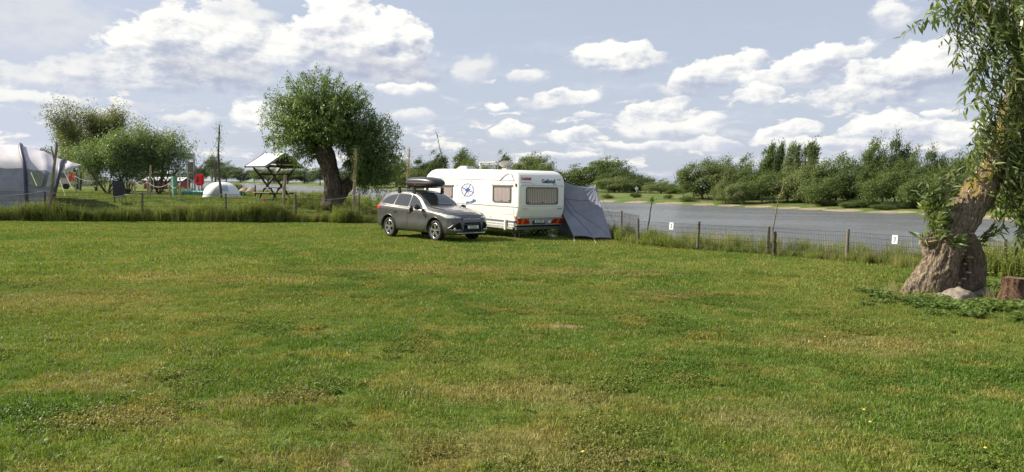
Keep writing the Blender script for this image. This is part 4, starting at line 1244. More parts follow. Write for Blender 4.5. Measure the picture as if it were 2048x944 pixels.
# ------------------------------------------------------------------ leaning willow close to the camera
nw = G(1885, 588)
root = empty('leaning_willow', (nw.x, nw.y, 0)); tag(root, 'old gnarled willow leaning right with a fat furrowed base and hanging leafy twigs', 'tree')
NWY = nw.y
def nr(px, py, dy=0.0): 
    return P(px, py, NWY + dy) - root.location
def lobes_remesh(name, blobs, voxel, mat_, parent, amp=.035, flow=((0, 0, 1),)):
    bm = bmesh.new()
    for (pts, rads) in blobs:
        pts = [Vector(p) for p in pts]
        for a, b, ra, rb in zip(pts[:-1], pts[1:], rads[:-1], rads[1:]):
            n = max(2, int((b - a).length / (min(ra, rb) * .25)))
            for k in range(n + 1):
                t_ = k / n
                bmesh.ops.create_icosphere(bm, subdivisions=2, radius=ra + (rb - ra) * t_, matrix=Matrix.Translation(a.lerp(b, t_)))
    me = bpy.data.meshes.new(name); bm.to_mesh(me); bm.free()
    o = bpy.data.objects.new(name, me); COL.objects.link(o)
    md = o.modifiers.new('r', 'REMESH'); md.mode = 'VOXEL'; md.voxel_size = voxel
    s = o.modifiers.new('s', 'SMOOTH'); s.iterations = 14; s.factor = .6
    dg = bpy.context.evaluated_depsgraph_get(); me2 = bpy.data.meshes.new_from_object(o.evaluated_get(dg))
    bpy.data.objects.remove(o)
    n = len(me2.vertices); co = np.empty(n * 3, np.float32); me2.vertices.foreach_get('co', co); co = co.reshape(-1, 3)
    no = np.empty(n * 3, np.float32); me2.vertices.foreach_get('normal', no); no = no.reshape(-1, 3)
    ax = Vector(flow[0]).normalized(); out = co.copy()
    for i in range(n):
        v = Vector(co[i]); L = v.dot(ax); side = v - ax * L
        wv_ = mnoise.noise_vector(v * 1.4) * .35
        q = side * 17 + ax * L * 3.0 + wv_ * 9
        rid = mnoise.ridged_multi_fractal(q * .62, .8, 2.2, 5, 1.0, 2.0)
        big = mnoise.noise(v * 2.0)
        out[i] = co[i] + no[i] * (amp * (rid - 1.15) + .055 * big)
    me2.vertices.foreach_set('co', out.ravel()); me2.update()
    return link(name, me2, mat_, parent, smooth=True)
lobes_remesh('trunk', [
    ([nr(1842, 606), nr(1868, 560), nr(1885, 510), nr(1905, 465), nr(1932, 425, .1), nr(1958, 385, .2), nr(1985, 340, .3), nr(2008, 285, .4), nr(2030, 225, .5), nr(2042, 160, .55), nr(2046, 100, .6)],
     [.36, .36, .34, .33, .325, .32, .28, .25, .23, .21, .19]),
    ([nr(1800, 600), nr(1828, 575), nr(1858, 545)], [.08, .16, .26]),
    ([nr(1872, 520), nr(1863, 490)], [.24, .19]),
    ([nr(1892, 592, .05), nr(1885, 540)], [.26, .30]),
    ([nr(2046, 100, .6), nr(2020, 70, .5), nr(1985, 35, .4), nr(1950, 0, .3), nr(1900, -50, .2)], [.18, .15, .14, .12, .10]),
    ([nr(2046, 100, .6), nr(2075, 20, .7), nr(2090, -80, .8), nr(2110, -200, 1)], [.19, .18, .16, .12]),
], .022, M['bark_willow'], root, .040, ((.38, 0, .92),))
lobes_remesh('stump_lobe', [
    ([nr(1905, 592, .25), nr(1938, 560, .2), nr(1944, 520, .2), nr(1938, 488, .05)], [.24, .30, .25, .19]),
    ([nr(1950, 545, .25), nr(1955, 530, .25)], [.20, .18]),
], .026, M['bark_willow'], root, .034)
# sawn faces
def disc(name, c, nrm, ra, rb, parent, mat_):
    m_ = MB(); n = 22; z = Vector(nrm).normalized(); x = Vector((0, 0, 1)).cross(z).normalized(); y = z.cross(x); c = Vector(c)
    ring = [c + x * math.cos(2 * PI * k / n) * ra * (1 + .08 * math.sin(k * 1.9)) + y * math.sin(2 * PI * k / n) * rb for k in range(n)]
    m_.add([p - z * .08 for p in ring] + ring + [c + z * .006], [(k, (k + 1) % n, n + (k + 1) % n, n + k) for k in range(n)] + [(n + k, n + (k + 1) % n, 2 * n) for k in range(n)])
    return m_.build(name, mat_, parent, smooth=False)
mm, t = mat('sawn_wood'); tc3 = t.n('ShaderNodeTexCoord')
wv3 = t.n('ShaderNodeTexWave', wave_type='RINGS', rings_direction='Y'); t.set(wv3.inputs['Vector'], t.mapping(tc3.outputs['Object'])); wv3.inputs['Scale'].default_value = 9; wv3.inputs['Distortion'].default_value = 5
t.bsdf(t.mix(wv3.outputs['Fac'], (.10, .075, .05), (.24, .18, .12)), .9, 0, t.bump(wv3.outputs['Fac'], .4, .01), .1); M['sawn'] = mm
disc('cut_face', nr(1936, 474, -.15), (.1, -1, .35), .185, .12, root, M['sawn'])
disc('cut_face', nr(1858, 478, -.08), (-.3, -.35, 1), .16, .13, root, M['sawn'])
# small shelf fungi on the stump lobe
rf = random.Random(2)
for (px, py, s) in ((1928, 501, .05), (1940, 515, .07), (1924, 508, .04), (1937, 545, .06), (1928, 558, .05), (1918, 566, .045), (1940, 467, .09), (1930, 528, .035)):
    m_ = MB(); c = nr(px, py, -.24)
    m_.lathe([(.001, .012), (s * .6, .02), (s, .004), (s * .7, -.014), (.001, -.02)], 12, 'z', c)
    m_.build('shelf_fungus', M['stake_pale'], root, smooth=True)
# hanging strands
def strands(name, specs, seed, leaf, mat_, root, twig_mat):
    r = np.random.RandomState(seed); C = []; D = []; N = []; m_ = MB()
    for (s, e, cnt, spread, sag, dens) in specs:
        s = np.array(s); e = np.array(e)
        for _ in range(cnt):
            a = s + r.normal(0, 1, 3) * spread * [1, .8, 1] * .7; b = e + r.normal(0, 1, 3) * spread * [1, 1.1, 1]
            L = np.linalg.norm(b - a); mid = (a + b) / 2 + np.array([0, 0, sag * L]) + r.normal(0, .06, 3) * L
            n = max(5, int(L * dens)); ph = r.uniform(0, 6.28); pts = []
            for k in range(7):
                u = k / 6; pts.append(Vector((1 - u) ** 2 * a + 2 * u * (1 - u) * mid + u * u * b))
            m_.tube(pts, [.007, .006, .005, .0045, .004, .003, .002], 4, cap=False)
            for k in range(n):
                u = .06 + .96 * (k + r.uniform(-.3, .3)) / n
                p = (1 - u) ** 2 * a + 2 * u * (1 - u) * mid + u * u * b; dr = unit(2 * (1 - u) * (mid - a) + 2 * u * (b - mid))
                ph += 2.4; q = unit(np.cross(dr, [math.cos(ph), math.sin(ph), .3]))
                C.append(p); D.append(unit(dr * .5 + q * .55 + np.array([.48, 0, -.10]) + r.normal(0, .18, 3))); N.append(unit(r.normal(0, .6, 3) + [-.1, -.2, .7]))
    C = np.array(C); D = np.array(D); N = np.array(N); k = len(C); l_ = leaf * r.uniform(.6, 1.3, k)
    # a long pointed blade: two quads bent along the middle
    s = unit(np.cross(D, N)); nn = np.cross(s, D); w_ = (l_ * .23)[:, None]; L_ = l_[:, None]
    bend = r.uniform(-.10, .02, (k, 1)) * L_
    A = C; B1 = C + D * L_ * .32 + s * w_ * .5 + nn * L_ * .03; B2 = C + D * L_ * .32 - s * w_ * .5 + nn * L_ * .03
    E1 = C + D * L_ * .68 + s * w_ * .36 + [0, 0, 1] * bend * .5; E2 = C + D * L_ * .68 - s * w_ * .36 + [0, 0, 1] * bend * .5
    T_ = C + D * L_ + [0, 0, 1] * bend * 1.6
    V_ = np.stack([A, B1, E1, T_, E2, B2], 1).reshape(-1, 3); b = np.arange(k)[:, None] * 6
    F_ = np.concatenate([b + [0, 1, 5, 5], b + [1, 2, 4, 5], b + [2, 3, 4, 4]])
    tri = np.concatenate([b + [0, 1, 5], b + [1, 2, 4], b + [1, 4, 5], b + [2, 3, 4]])
    link(name, np_mesh(name, V_, tri), mat_, root, smooth=False)
    m_.build('twigs', twig_mat, root)
SP = []
def sp(x0, y0, d0, x1, y1, d1, n, s, sag=.12, dens=24): SP.append((nr(x0, y0, d0), nr(x1, y1, d1), max(1, round(n * .62)), s * 1.1, sag, dens * .62))
# top spray reaching left
sp(1950, 5, .2, 1800, 75, -.2, 2, .03, .14, 26); sp(1940, 10, .2, 1815, 62, -.1, 2, .04, .10, 26); sp(1930, 0, .2, 1850, 40, 0, 5, .10, .10)
sp(1945, 0, .3, 1890, 95, -.1, 6, .12, .05); sp(1955, 20, .2, 1920, 120, -.2, 6, .12, .04)
sp(1905, -40, .2, 1870, 30, 0, 8, .12, .02); sp(1960, -40, .2, 1915, 60, -.1, 16, .18, .02)
# strands down the left side of the limb
sp(1985, 60, .1, 1945, 170, -.2, 12, .12, .02); sp(1990, 90, .1, 1950, 210, -.2, 12, .12, .02); sp(2000, 130, .1, 1945, 240, -.2, 9, .12, .02)
sp(2000, 180, .1, 1940, 300, -.2, 9, .13, .02); sp(1995, 230, 0, 1930, 330, -.2, 9, .14, .03); sp(1985, 260, .0, 1955, 345, -.2, 10, .14, .02)
# mass over the trunk and to its right
for (x0, y0, x1, y1, n) in ((1960, 0, 1985, 110, 16), (2010, -20, 2030, 90, 34), (2060, -20, 2060, 100, 34), (2030, 60, 2040, 170, 34), (2080, 60, 2090, 180, 34),
                            (2040, 140, 2030, 260, 26), (2090, 140, 2090, 280, 34), (2030, 200, 2000, 330, 16), (2050, 230, 2050, 350, 34), (2110, 230, 2120, 380, 34),
                            (2010, 280, 1975, 345, 8), (2030, 290, 2025, 390, 20), (2060, 310, 2050, 430, 34), (2110, 320, 2110, 450, 34),
                            (2020, 340, 2005, 430, 10), (2035, 350, 2030, 470, 18), (2070, 350, 2080, 480, 22)):
    sp(x0, y0, .3, x1, y1, -.35, n, .19, .03, 25)
    sp(x0 + 15, y0, .9, x1 + 20, y1, .7, n // 2, .25, .03, 22)
# shoots from the lower left of the trunk
sp(1878, 485, .0, 1858, 385, -.1, 24, .09, .12, 30); sp(1882, 478, .0, 1880, 350, -.1, 16, .10, .10, 28); sp(1888, 465, .3, 1900, 355, .3, 9, .10, .10, 28)
sp(1880, 485, -.1, 1870, 430, -.2, 26, .12, .06, 34); sp(1880, 480, -.1, 1872, 420, -.2, 8, .09, .06, 34); sp(1925, 430, .4, 1925, 345, .4, 6, .13, .08, 26)
sp(1862, 480, 0, 1838, 470, -.1, 7, .05, .06, 40)
sp(1905, 492, -.40, 1912, 476, -.45, 12, .04, .05, 55); sp(1955, 480, .1, 1985, 455, .0, 9, .07, .05, 34)
strands('crown', SP, 7, .195, M['leaf_near'], root, M['stake_dark'])

# stump and rocks
st = G(2030, 603); root = empty('tree_stump', (st.x, st.y, 0)); tag(root, 'broken dark reddish tree stump right of the boulder', 'stump')
me = loft_noise([(0, 0, -.15), (0, 0, .05), (-.01, 0, .25), (0, 0, .44)], [.32, .27, .20, .21], 56, 2.6, .05, 5, 36)
M['stump'] = bark('stump_bark', (.04, .022, .015), (.22, .13, .085), 12, .35, 1.0, .04)
link('bark', me, M['stump'], root, smooth=True)
disc('cut_face', (0, 0, .44), (0, -.12, 1), .19, .17, root, M['sawn'])
def rock(name, px, py, sx, sy, sz, label, seed, mat_):
    p = G(px, py); bm = bmesh.new(); bmesh.ops.create_icosphere(bm, subdivisions=4, radius=1)
    for v in bm.verts:
        n_ = mnoise.fractal(v.co * .9 + Vector((seed, 0, 0)), 1, 2, 4); q = v.co * (1 + .34 * n_ + .05 * mnoise.noise(v.co * 5))
        v.co = Vector((q.x * sx, q.y * sy, max(-.1, q.z) * sz * (1 - .25 * abs(q.x))))
    me = bpy.data.meshes.new(name); bm.to_mesh(me); bm.free()
    o = link(name, me, mat_, loc=(p.x, p.y, -.02), smooth=True); tag(o, label, 'boulder'); return o
M['rock'] = simple('granite', (0.21, 0.175, 0.135), .9, var=.35, scale=9, bump=.8, bscale=22)
rock('boulder', 1918, 600, .38, .28, .30, 'brownish grey boulder at the foot of the leaning willow', 1.0, M['rock'])
rock('boulder', 1962, 588, .26, .2, .15, 'flatter dark boulder just right behind the big one', 4.0, M['rock'])
rock('boulder', 1878, 594, .16, .12, .12, 'small pale stone left of the big boulder against the roots', 7.0, M['rock'])
# ------------------------------------------------------------------ caravan
def patch(bvh, outline, axis, off, grid=.05, round_=0.0):
    """sheet lying on a body: outline in the plane across AXIS ('-x' looks from the front, 'y-' from the right, 'y+' from the left)"""
    pts = []
    n = len(outline)
    for i in range(n):
        a = Vector(outline[i]); b = Vector(outline[(i + 1) % n]); k = max(1, int((b - a).length / grid))
        for j in range(k): pts.append(a.lerp(b, j / k))
    ne = len(pts)
    edges = [(i, (i + 1) % ne) for i in range(ne)]
    xs = [p.x for p in pts]; ys = [p.y for p in pts]
    inner = []
    x = min(xs) + grid * .5
    def inside(q):
        c = False
        for i in range(ne):
            a, b = pts[i], pts[(i + 1) % ne]
            if (a.y > q.y) != (b.y > q.y) and q.x < (b.x - a.x) * (q.y - a.y) / (b.y - a.y) + a.x: c = not c
        return c
    while x < max(xs):
        y = min(ys) + grid * .5
        while y < max(ys):
            q = Vector((x, y))
            if inside(q) and min((q - p).length for p in pts) > grid * .4: inner.append(q)
            y += grid
        x += grid
    allp = pts + inner
    vs, es, fs, *_ = delaunay_2d_cdt([Vector(p) for p in allp], edges, [list(range(ne))], 1, 1e-5)
    V = []; okv = []
    for v in vs:
        if axis == '-x': o, d = Vector((4, v.x, v.y)), Vector((-1, 0, 0))
        elif axis == '+x': o, d = Vector((-4, v.x, v.y)), Vector((1, 0, 0))
        elif axis == 'y-': o, d = Vector((v.x, -3, v.y)), Vector((0, 1, 0))
        elif axis == 'z': o, d = Vector((v.x, v.y, 4)), Vector((0, 0, -1))
        else: o, d = Vector((v.x, 3, v.y)), Vector((0, -1, 0))
        hit, nrm, _, _ = bvh.ray_cast(o, d)
        if hit is None: V.append(None); continue
        if nrm.dot(d) > 0: nrm = -nrm
        V.append(hit + nrm * off)
    fs = [f for f in fs if all(V[i] is not None for i in f)]
    V = [v or Vector((0, 0, 0)) for v in V]
    return V, [tuple(f) for f in fs]
def patch_obj(name, bvh, outline, axis, off, mt, parent, grid=.05, label=None, smooth=True, thick=0):
    V, F = patch(bvh, outline, axis, off, grid)
    me = bpy.data.meshes.new(name); me.from_pydata([tuple(v) for v in V], [], F)
    bm = bmesh.new(); bm.from_mesh(me)
    bmesh.ops.delete(bm, geom=[v for v in bm.verts if not v.link_faces], context='VERTS')
    bmesh.ops.recalc_face_normals(bm, faces=bm.faces)
    if bm.faces:
        s = sum((f.normal for f in bm.faces), Vector())
        want = {'-x': Vector((1, 0, 0)), '+x': Vector((-1, 0, 0)), 'y-': Vector((0, -1, 0)), 'y+': Vector((0, 1, 0)), 'z': Vector((0, 0, 1))}[axis]
        if s.dot(want) < 0: bmesh.ops.reverse_faces(bm, faces=bm.faces)
    bm.to_mesh(me); bm.free()
    o = link(name, me, mt, parent, smooth=smooth)
    if label: o['label'] = label
    return o
def rrect(x0, x1, y0, y1, r, n=5):
    out = []
    for cx, cy, a0 in ((x1 - r, y1 - r, 0), (x0 + r, y1 - r, 90), (x0 + r, y0 + r, 180), (x1 - r, y0 + r, 270)):
        for k in range(n + 1):
            a = R(a0 + 90 * k / n); out.append((cx + r * math.cos(a), cy + r * math.sin(a)))
    return out
def ringpoly(mb, outer, inner, f):
    """flat frame between two outlines with the same count; f maps 2-D to 3-D"""
    n = len(outer)
    mb.add([f(p) for p in outer] + [f(p) for p in inner], [(i, (i + 1) % n, n + (i + 1) % n, n + i) for i in range(n)])

M['cream'] = simple('cream_panel', (0.80, 0.79, 0.74), .32, spec=.5, coat=.25, var=.03, scale=1.5, bump=.05, bscale=40)
M['cream_rear'] = M['cream']
M['trim'] = simple('aluminium_trim', (.55, .54, .50), .4, .4)
M['bumper'] = simple('grey_bumper', (0.11, 0.125, 0.115), .55, var=.15)
M['panel_grey'] = simple('grey_green_panel', (0.42, 0.46, 0.45), .5, var=.06)
M['stripe'] = simple('blue_grey_stripe', (0.10, 0.12, 0.18), .5)
M['frame'] = simple('window_frame', (0.16, 0.15, 0.13), .5)
M['blue'] = simple('blue_print', (0.04, 0.09, 0.32), .5, var=.05)
M['navy'] = simple('navy_print', (0.02, 0.05, 0.14), .5)
M['redprint'] = simple('red_print', (0.42, 0.03, 0.05), .5)
M['grey_print'] = simple('grey_print', (0.22, 0.26, 0.28), .5)
M['lamp_red'] = simple('red_lamp', (0.50, 0.02, 0.015), .25, coat=.6, var=.25, scale=30)
M['lamp_orange'] = simple('orange_lamp', (0.70, 0.17, 0.02), .25, coat=.6, var=.1, scale=30)
M['plate'] = simple('number_plate', (.78, .78, .74), .45, var=.02)
M['eu'] = simple('plate_band_blue', (.02, .08, .42), .45)
M['under'] = simple('dark_chassis', (.02, .02, .02), .7)
M['tyre'] = simple('tyre_rubber', (.018, .018, .018), .85, bump=.3, bscale=80)
# curtain behind tinted glass, the shade of its folds painted as bands
m, t = mat('curtain'); tcc = t.n('ShaderNodeTexCoord')
wv4 = t.n('ShaderNodeTexWave', wave_type='BANDS', bands_direction='X'); so4 = t.n('ShaderNodeSeparateXYZ'); t.set(so4.inputs[0], tcc.outputs['Object']); cx4 = t.n('ShaderNodeCombineXYZ'); t.set(cx4.inputs[0], t.math('ADD', so4.outputs[0], so4.outputs[1])); t.set(wv4.inputs['Vector'], cx4.outputs[0]); wv4.inputs['Scale'].default_value = 3.6; wv4.inputs['Distortion'].default_value = 1.8; wv4.inputs['Detail'].default_value = 3
t.bsdf(t.mix(wv4.outputs['Fac'], (.36, .31, .30), (.74, .67, .64)), .8, 0, t.bump(wv4.outputs['Fac'], .5, .02), .2); M['curtain'] = m
m, t = mat('tinted_pane')
gl = t.n('ShaderNodeBsdfGlossy'); gl.inputs['Roughness'].default_value = .05; gl.inputs['Color'].default_value = (.9, .9, .9, 1)
tp = t.n('ShaderNodeBsdfTransparent'); tp.inputs[0].default_value = (.82, .80, .80, 1)
mx = t.n('ShaderNodeMixShader'); mx.inputs[0].default_value = .09
t.t.links.new(tp.outputs[0], mx.inputs[1]); t.t.links.new(gl.outputs[0], mx.inputs[2]); t.out(mx.outputs[0]); M['pane'] = m

CL, CW = 6.95, 2.32
cang = R(38.0)
fwd = Vector((-math.sin(cang), math.cos(cang), 0))      # towards the drawbar
corner = P(1034, 480, 27.9); corner.z = 0
side = Vector((math.cos(cang), math.sin(cang), 0))      # from the near side to the awning side
cvo = corner + side * CW / 2 - fwd * .10
caravan = empty('caravan', cvo, math.atan2(fwd.y, fwd.x))
tag(caravan, 'cream white touring caravan with rear window, compass decal and grey skirt behind the parked car', 'caravan')
CZ = .02
prof = [(.30, .36), (.26, .45), (.17, .66), (.09, .86), (.02, 1.06), (.0, 1.2), (.0, 1.6), (.0, 1.95), (.012, 2.12), (.05, 2.28), (.12, 2.40), (.22, 2.49), (.36, 2.56), (.6, 2.60),
        (3.2, 2.62), (5.2, 2.62), (5.65, 2.60), (5.95, 2.53), (6.2, 2.38), (6.38, 2.15), (6.47, 1.85), (6.5, 1.5), (6.47, 1.1), (6.35, .75), (6.2, .5), (6.05, .36)]
prof = [(x * CL / 6.5, z + CZ + x * .013) for x, z in prof]
N_ = len(prof)
def inset(p, d):
    out = []
    for i in range(N_):
        a = Vector(p[(i - 1) % N_]); b = Vector(p[(i + 1) % N_]); t_ = (b - a).normalized(); nrm = Vector((-t_.y, t_.x))
        out.append(Vector(p[i]) - nrm * d)
    return out
rr_ = .13
secs = []
for k in range(6):
    a = R(90 * k / 5); secs.append((CW / 2 - rr_ + rr_ * math.cos(a), rr_ * (1 - math.sin(a)) ) )
secs = [(CW / 2 - rr_ * (1 - math.cos(R(90 * k / 5))) , rr_ * (1 - math.sin(R(90 * k / 5)))) for k in range(6)]
ys = [(-y, d) for y, d in [(CW / 2 - rr_ * (1 - math.sin(R(90 * (5 - k) / 5))), rr_ * (1 - math.cos(R(90 * (5 - k) / 5)))) for k in range(6)]]
ys = ys + [(-y, d) for y, d in ys[::-1]]
V = []; F = []
for (y, d) in ys:
    for q in inset(prof, d): V.append((q.x, y, q.y))
ns_ = len(ys)
for i in range(ns_ - 1):
    for k in range(N_):
        F.append((i * N_ + k, i * N_ + (k + 1) % N_, (i + 1) * N_ + (k + 1) % N_, (i + 1) * N_ + k))
F.append(tuple(range(N_))); F.append(tuple((ns_ - 1) * N_ + k for k in range(N_ - 1, -1, -1)))
me = bpy.data.meshes.new('body'); me.from_pydata(V, [], F)
bm = bmesh.new(); bm.from_mesh(me); bmesh.ops.recalc_face_normals(bm, faces=bm.faces); bm.to_mesh(me); bm.free()
body = link('body', me, M['cream'], caravan); smooth_by_angle(body, 28)
cb = BVHTree.FromPolygons([Vector(v) for v in V], F)
# local axes: x forward, y left (near side visible = +y), z up
YL = CW / 2
def sx(px):
    """distance along the near side shown at a photo column"""
    k = (px - 1024) / FPX; c0 = cvo - side * CW / 2
    return (k * c0.y - c0.x) / (fwd.x - k * fwd.y)
def yr(px):
    """position across the rear face shown at a photo column (local y)"""
    k = (px - 1024) / FPX; c0 = cvo
    s = (k * c0.y - c0.x) / (side.x - k * side.y); return -s
def zside(px, py):
    s = sx(px); Y = (cvo - side * CW / 2 + fwd * s).y; return P(px, py, Y).z
def zrear(px, py):
    Y = (cvo - side * yr(px)).y; return P(px, py, Y).z
# side: trim rails, window, stripes
def side_box(x0, x1, z0, z1, t_, name, mt, label=None, y=None):
    m_ = MB(); m_.box(((x0 + x1) / 2, YL + t_ / 2 - .002, (z0 + z1) / 2), (x1 - x0, t_, z1 - z0)); o = m_.build(name, mt, caravan); 
    if label: o['label'] = label
    return o
tl = .013
def rail(name, z, h, x0, x1, t_, mt):
    m_ = MB(); m_.bar((x0, YL + t_ / 2 - .001, z + x0 * tl), (x1, YL + t_ / 2 - .001, z + x1 * tl), t_, h, up=(0, 0, 1))
    return m_.build(name, mt, caravan)
rail('trim_strip', 2.22, .022, .22, 6.1, .012, M['trim'])
rail('trim_strip', 1.22, .028, .10, 6.3, .014, M['trim'])
rail('stripe', .645, .075, .30, 6.0, .005, M['stripe'])
rail('stripe', .53, .045, .32, 5.9, .005, M['trim'])
rail('skirt_rail', .41, .10, .36, 5.9, .02, M['trim'])
def window(nm, x0, x1, z0, z1, face, hinge=True):
    """framed window with curtain behind the pane; face 'side' or 'rear'"""
    f = (lambda p, o: (p[0], YL + o, p[1])) if face == 'side' else (lambda p, o: (-o + .012 * max(0, p[1] - 1.95) * 0, p[0], p[1]))
    r1 = rrect(x0, x1, z0, z1, .07); r2 = rrect(x0 + .035, x1 - .035, z0 + .035, z1 - .035, .05); r3 = rrect(x0 - .015, x1 + .015, z0 - .015, z1 + .015, .08)
    m_ = MB(); ringpoly(m_, r1, r2, lambda p: f(p, .035)); ringpoly(m_, r3, r1, lambda p: f(p, .006) if p in r3 else f(p, .035)); ringpoly(m_, r2, r2, lambda p: f(p, .03))
    fo = m_.build(nm, M['frame'], caravan)
    m_ = MB(); m_.add([f(p, .006) for p in r1], [tuple(range(len(r1)))]); m_.build('curtain', M['curtain'], fo)
    m_ = MB(); m_.add([f(p, .030) for p in r2], [tuple(range(len(r2)))]); m_.build('pane', M['pane'], fo)
    m_ = MB()
    for u in (.06, .5, .94):
        m_ = MB(); q = (x0 + (x1 - x0) * u, z0 + .07); m_.box(f(q, .042), (.05, .015, .04) if face == 'side' else (.015, .07, .035))
        m_.build('latch', M['black'], fo)
    m_ = MB()
    if face == 'side': m_.box(((x0 + x1) / 2, YL + .03, z1 + .035), (x1 - x0 + .16, .06, .045))
    m_.V and m_.build('sill', M['trim'], fo)
    return fo
window('side_window', sx(1021), sx(985), zside(1003, 404) , zside(1003, 371.5), 'side')
window('rear_window', yr(1114), yr(1051), zrear(1082, 408.5), zrear(1082, 375), 'rear')
# front side window half hidden behind the roof box
window('side_window', 4.55, 5.45, 1.45, 1.98, 'side')
# grab handle arch near the rear top
m_ = MB(); x0_, x1_ = sx(1025), sx(1003)
m_.tube([(sx(998), YL + .01, zside(998, 362)), (sx(1008), YL + .03, zside(1008, 350)), (sx(1016), YL + .03, zside(1016, 345.5)), (sx(1022), YL + .03, zside(1022, 348)), (sx(1026), YL + .01, zside(1026, 360))], .014, 6)
m_.build('grab_rail', M['trim'], caravan)
# service hatch outline, side lamps, jack bracket, small signs
m_ = MB(); a, b_, z0, z1 = sx(1027), sx(1001), .96, 1.12
m_.tube([(a, YL + .006, 1.16), (a, YL + .006, .93), (b_, YL + .006, .94)], .008, 4); m_.build('hatch_frame', M['trim'], caravan)
m_ = MB(); m_.box((sx(1031), YL + .015, zside(1031, 370)), (.06, .03, .12)); m_.build('side_lamp', simple('brown_lamp', (.16, .06, .03), .4), caravan)
m_ = MB(); m_.box((sx(1030.5), YL + .015, zside(1030, 434.5)), (.13, .03, .07)); m_.build('side_lamp', M['lamp_orange'], caravan)
m_ = MB(); m_.box((sx(1012), YL + .04, zside(1012, 449)), (.12, .08, .42)); m_.build('corner_handle', M['cream'], caravan, bevel=.02)
# wheel arch and wheel
m_ = MB(); m_.lathe([(.0, YL + .0), (.37, YL + .004), (.39, YL + .006)], 28, 'y', (2.95, 0, .47)); 
m_ = MB(); m_.lathe([(.10, .02), (.22, .02), (.31, -.01), (.33, -.09), (.33, -.17), (.20, -.19)], 26, 'y', (2.95, YL - .03, .33)); m_.build('wheel', M['tyre'], caravan, smooth=True)
m_ = MB(); m_.lathe([(.001, .035), (.08, .035), (.2, .018), (.21, .0)], 20, 'y', (2.95, YL - .03, .33)); m_.build('hub_cap', M['white'], caravan, smooth=True)
# compass decal
def compass():
    cx, cz = sx(934), zside(934, 380); RX = abs(sx(921.5) - sx(946.5)) / 2; RZ = 12.6 / FPX * (cvo + fwd * cx).y
    m_ = MB(); off = YL + .0035
    def pt(a, r): return (cx - math.cos(a) * r * RX, off, cz + math.sin(a) * r * RZ)
    n = 48
    def ring(r0, r1, o=0):
        b = [pt(2 * PI * k / n, r1) for k in range(n)]; c = [pt(2 * PI * k / n, r0) for k in range(n)]
        b = [(x, y + o, z) for x, y, z in b]; c = [(x, y + o, z) for x, y, z in c]
        m_.add(b + c, [(k, (k + 1) % n, n + (k + 1) % n, n + k) for k in range(n)])
    ring(.95, 1.03); ring(.84, .87)
    for k in range(24):
        if k % 2: continue
        a = 2 * PI * k / 24; m_.add([pt(a - .05, .87), pt(a + .05, .87), pt(a + .05, .95), pt(a - .05, .95)], [(0, 1, 2, 3)])
    tilt = R(62)
    for k, L in ((0, 1.2), (1, 1.6), (2, 1.55), (3, 1.35)):
        a = tilt + k * PI / 2 + (.12 if k % 2 else 0); m_.add([(p[0], p[1] + .001, p[2]) for p in (pt(a, L), pt(a + .55, .22), pt(0, 0), pt(a - .55, .22))], [(0, 1, 2), (0, 2, 3)])
    for k in range(4):
        a = tilt + PI / 4 + k * PI / 2; m_.add([(p[0], p[1] + .0005, p[2]) for p in (pt(a, .82), pt(a + .3, .25), pt(0, 0), pt(a - .3, .25))], [(0, 1, 2), (0, 2, 3)])
    o = m_.build('compass_decal', M['blue'], caravan)
    xa, ya = (-1, 0, 0), (0, 0, 1)
    for ch, a, r_ in (('N', tilt, 1.42), ('W', tilt + PI / 2 + .12, 1.85), ('E', tilt - PI / 2 + .12, 1.62)):
        p = pt(a, r_); text_mesh('decal_letter', ch, .13, M['grey_print'], o, basis(p, xa, ya), extrude=.001)
    text_mesh('decal_text', 'Mausilie', .20, M['blue'], caravan, basis((sx(940), YL + .004, zside(940, 404)), (-1, 0, .22), (.22, 0, 1)), shear=.3, extrude=.001, bold=.006, sx=1.15)
compass()
text_mesh('side_mark', 'S', .20, M['grey_print'], caravan, basis((sx(981), YL + .004, zside(981, 436)), (-1, 0, 0), (0, 0, 1)), extrude=.001)
# rear face: lettering, ledge, handles, lamps, plate, bumper
rb = lambda y, z, off=.0: basis((xr(z) - off, y, z), (0, -1, 0), (0, 0, 1))
def xr(z):
    pz = [p[1] for p in prof[:13]]; pxx = [p[0] for p in prof[:13]]
    return float(np.interp(z, pz, pxx))
def rear_box(y0, y1, z0, z1, t_, name, mt, parent=None, bev=0):
    m_ = MB(); m_.add([(xr(z0) - t_, y0, z0), (xr(z0) - t_, y1, z0), (xr(z1) - t_, y1, z1), (xr(z1) - t_, y0, z1), (xr(z0) + .02, y0, z0), (xr(z0) + .02, y1, z0), (xr(z1) + .02, y1, z1), (xr(z1) + .02, y0, z1)],
                      [(0, 1, 2, 3), (7, 6, 5, 4), (0, 4, 5, 1), (1, 5, 6, 2), (2, 6, 7, 3), (3, 7, 4, 0)])
    return m_.build(name, mt, parent or caravan, bevel=bev)
ya, yb = -CW / 2 + .05, CW / 2 - .05
rear_box(ya, yb, 2.035, 2.065, .02, 'ledge', M['trim'])
rear_box(ya + .02, yb - .02, 1.235, 1.25, .008, 'seam_strip', M['trim'])
rear_box(ya + .03, yb - .03, .855, .87, .012, 'seam_strip', M['trim'])
o = rear_box(ya + .05, yb - .05, .545, .79, .07, 'lamp_panel', M['panel_grey'])
rear_box(ya - .0, yb + .0, .79, .815, .085, 'lamp_rail', M['trim']); rear_box(ya, yb, .52, .545, .085, 'lamp_rail', M['trim'])
rear_box(ya + .02, yb - .02, .44, .515, .05, 'bumper', M['black']); rear_box(ya + .0, yb - .0, .34, .455, .09, 'bumper', M['bumper'])
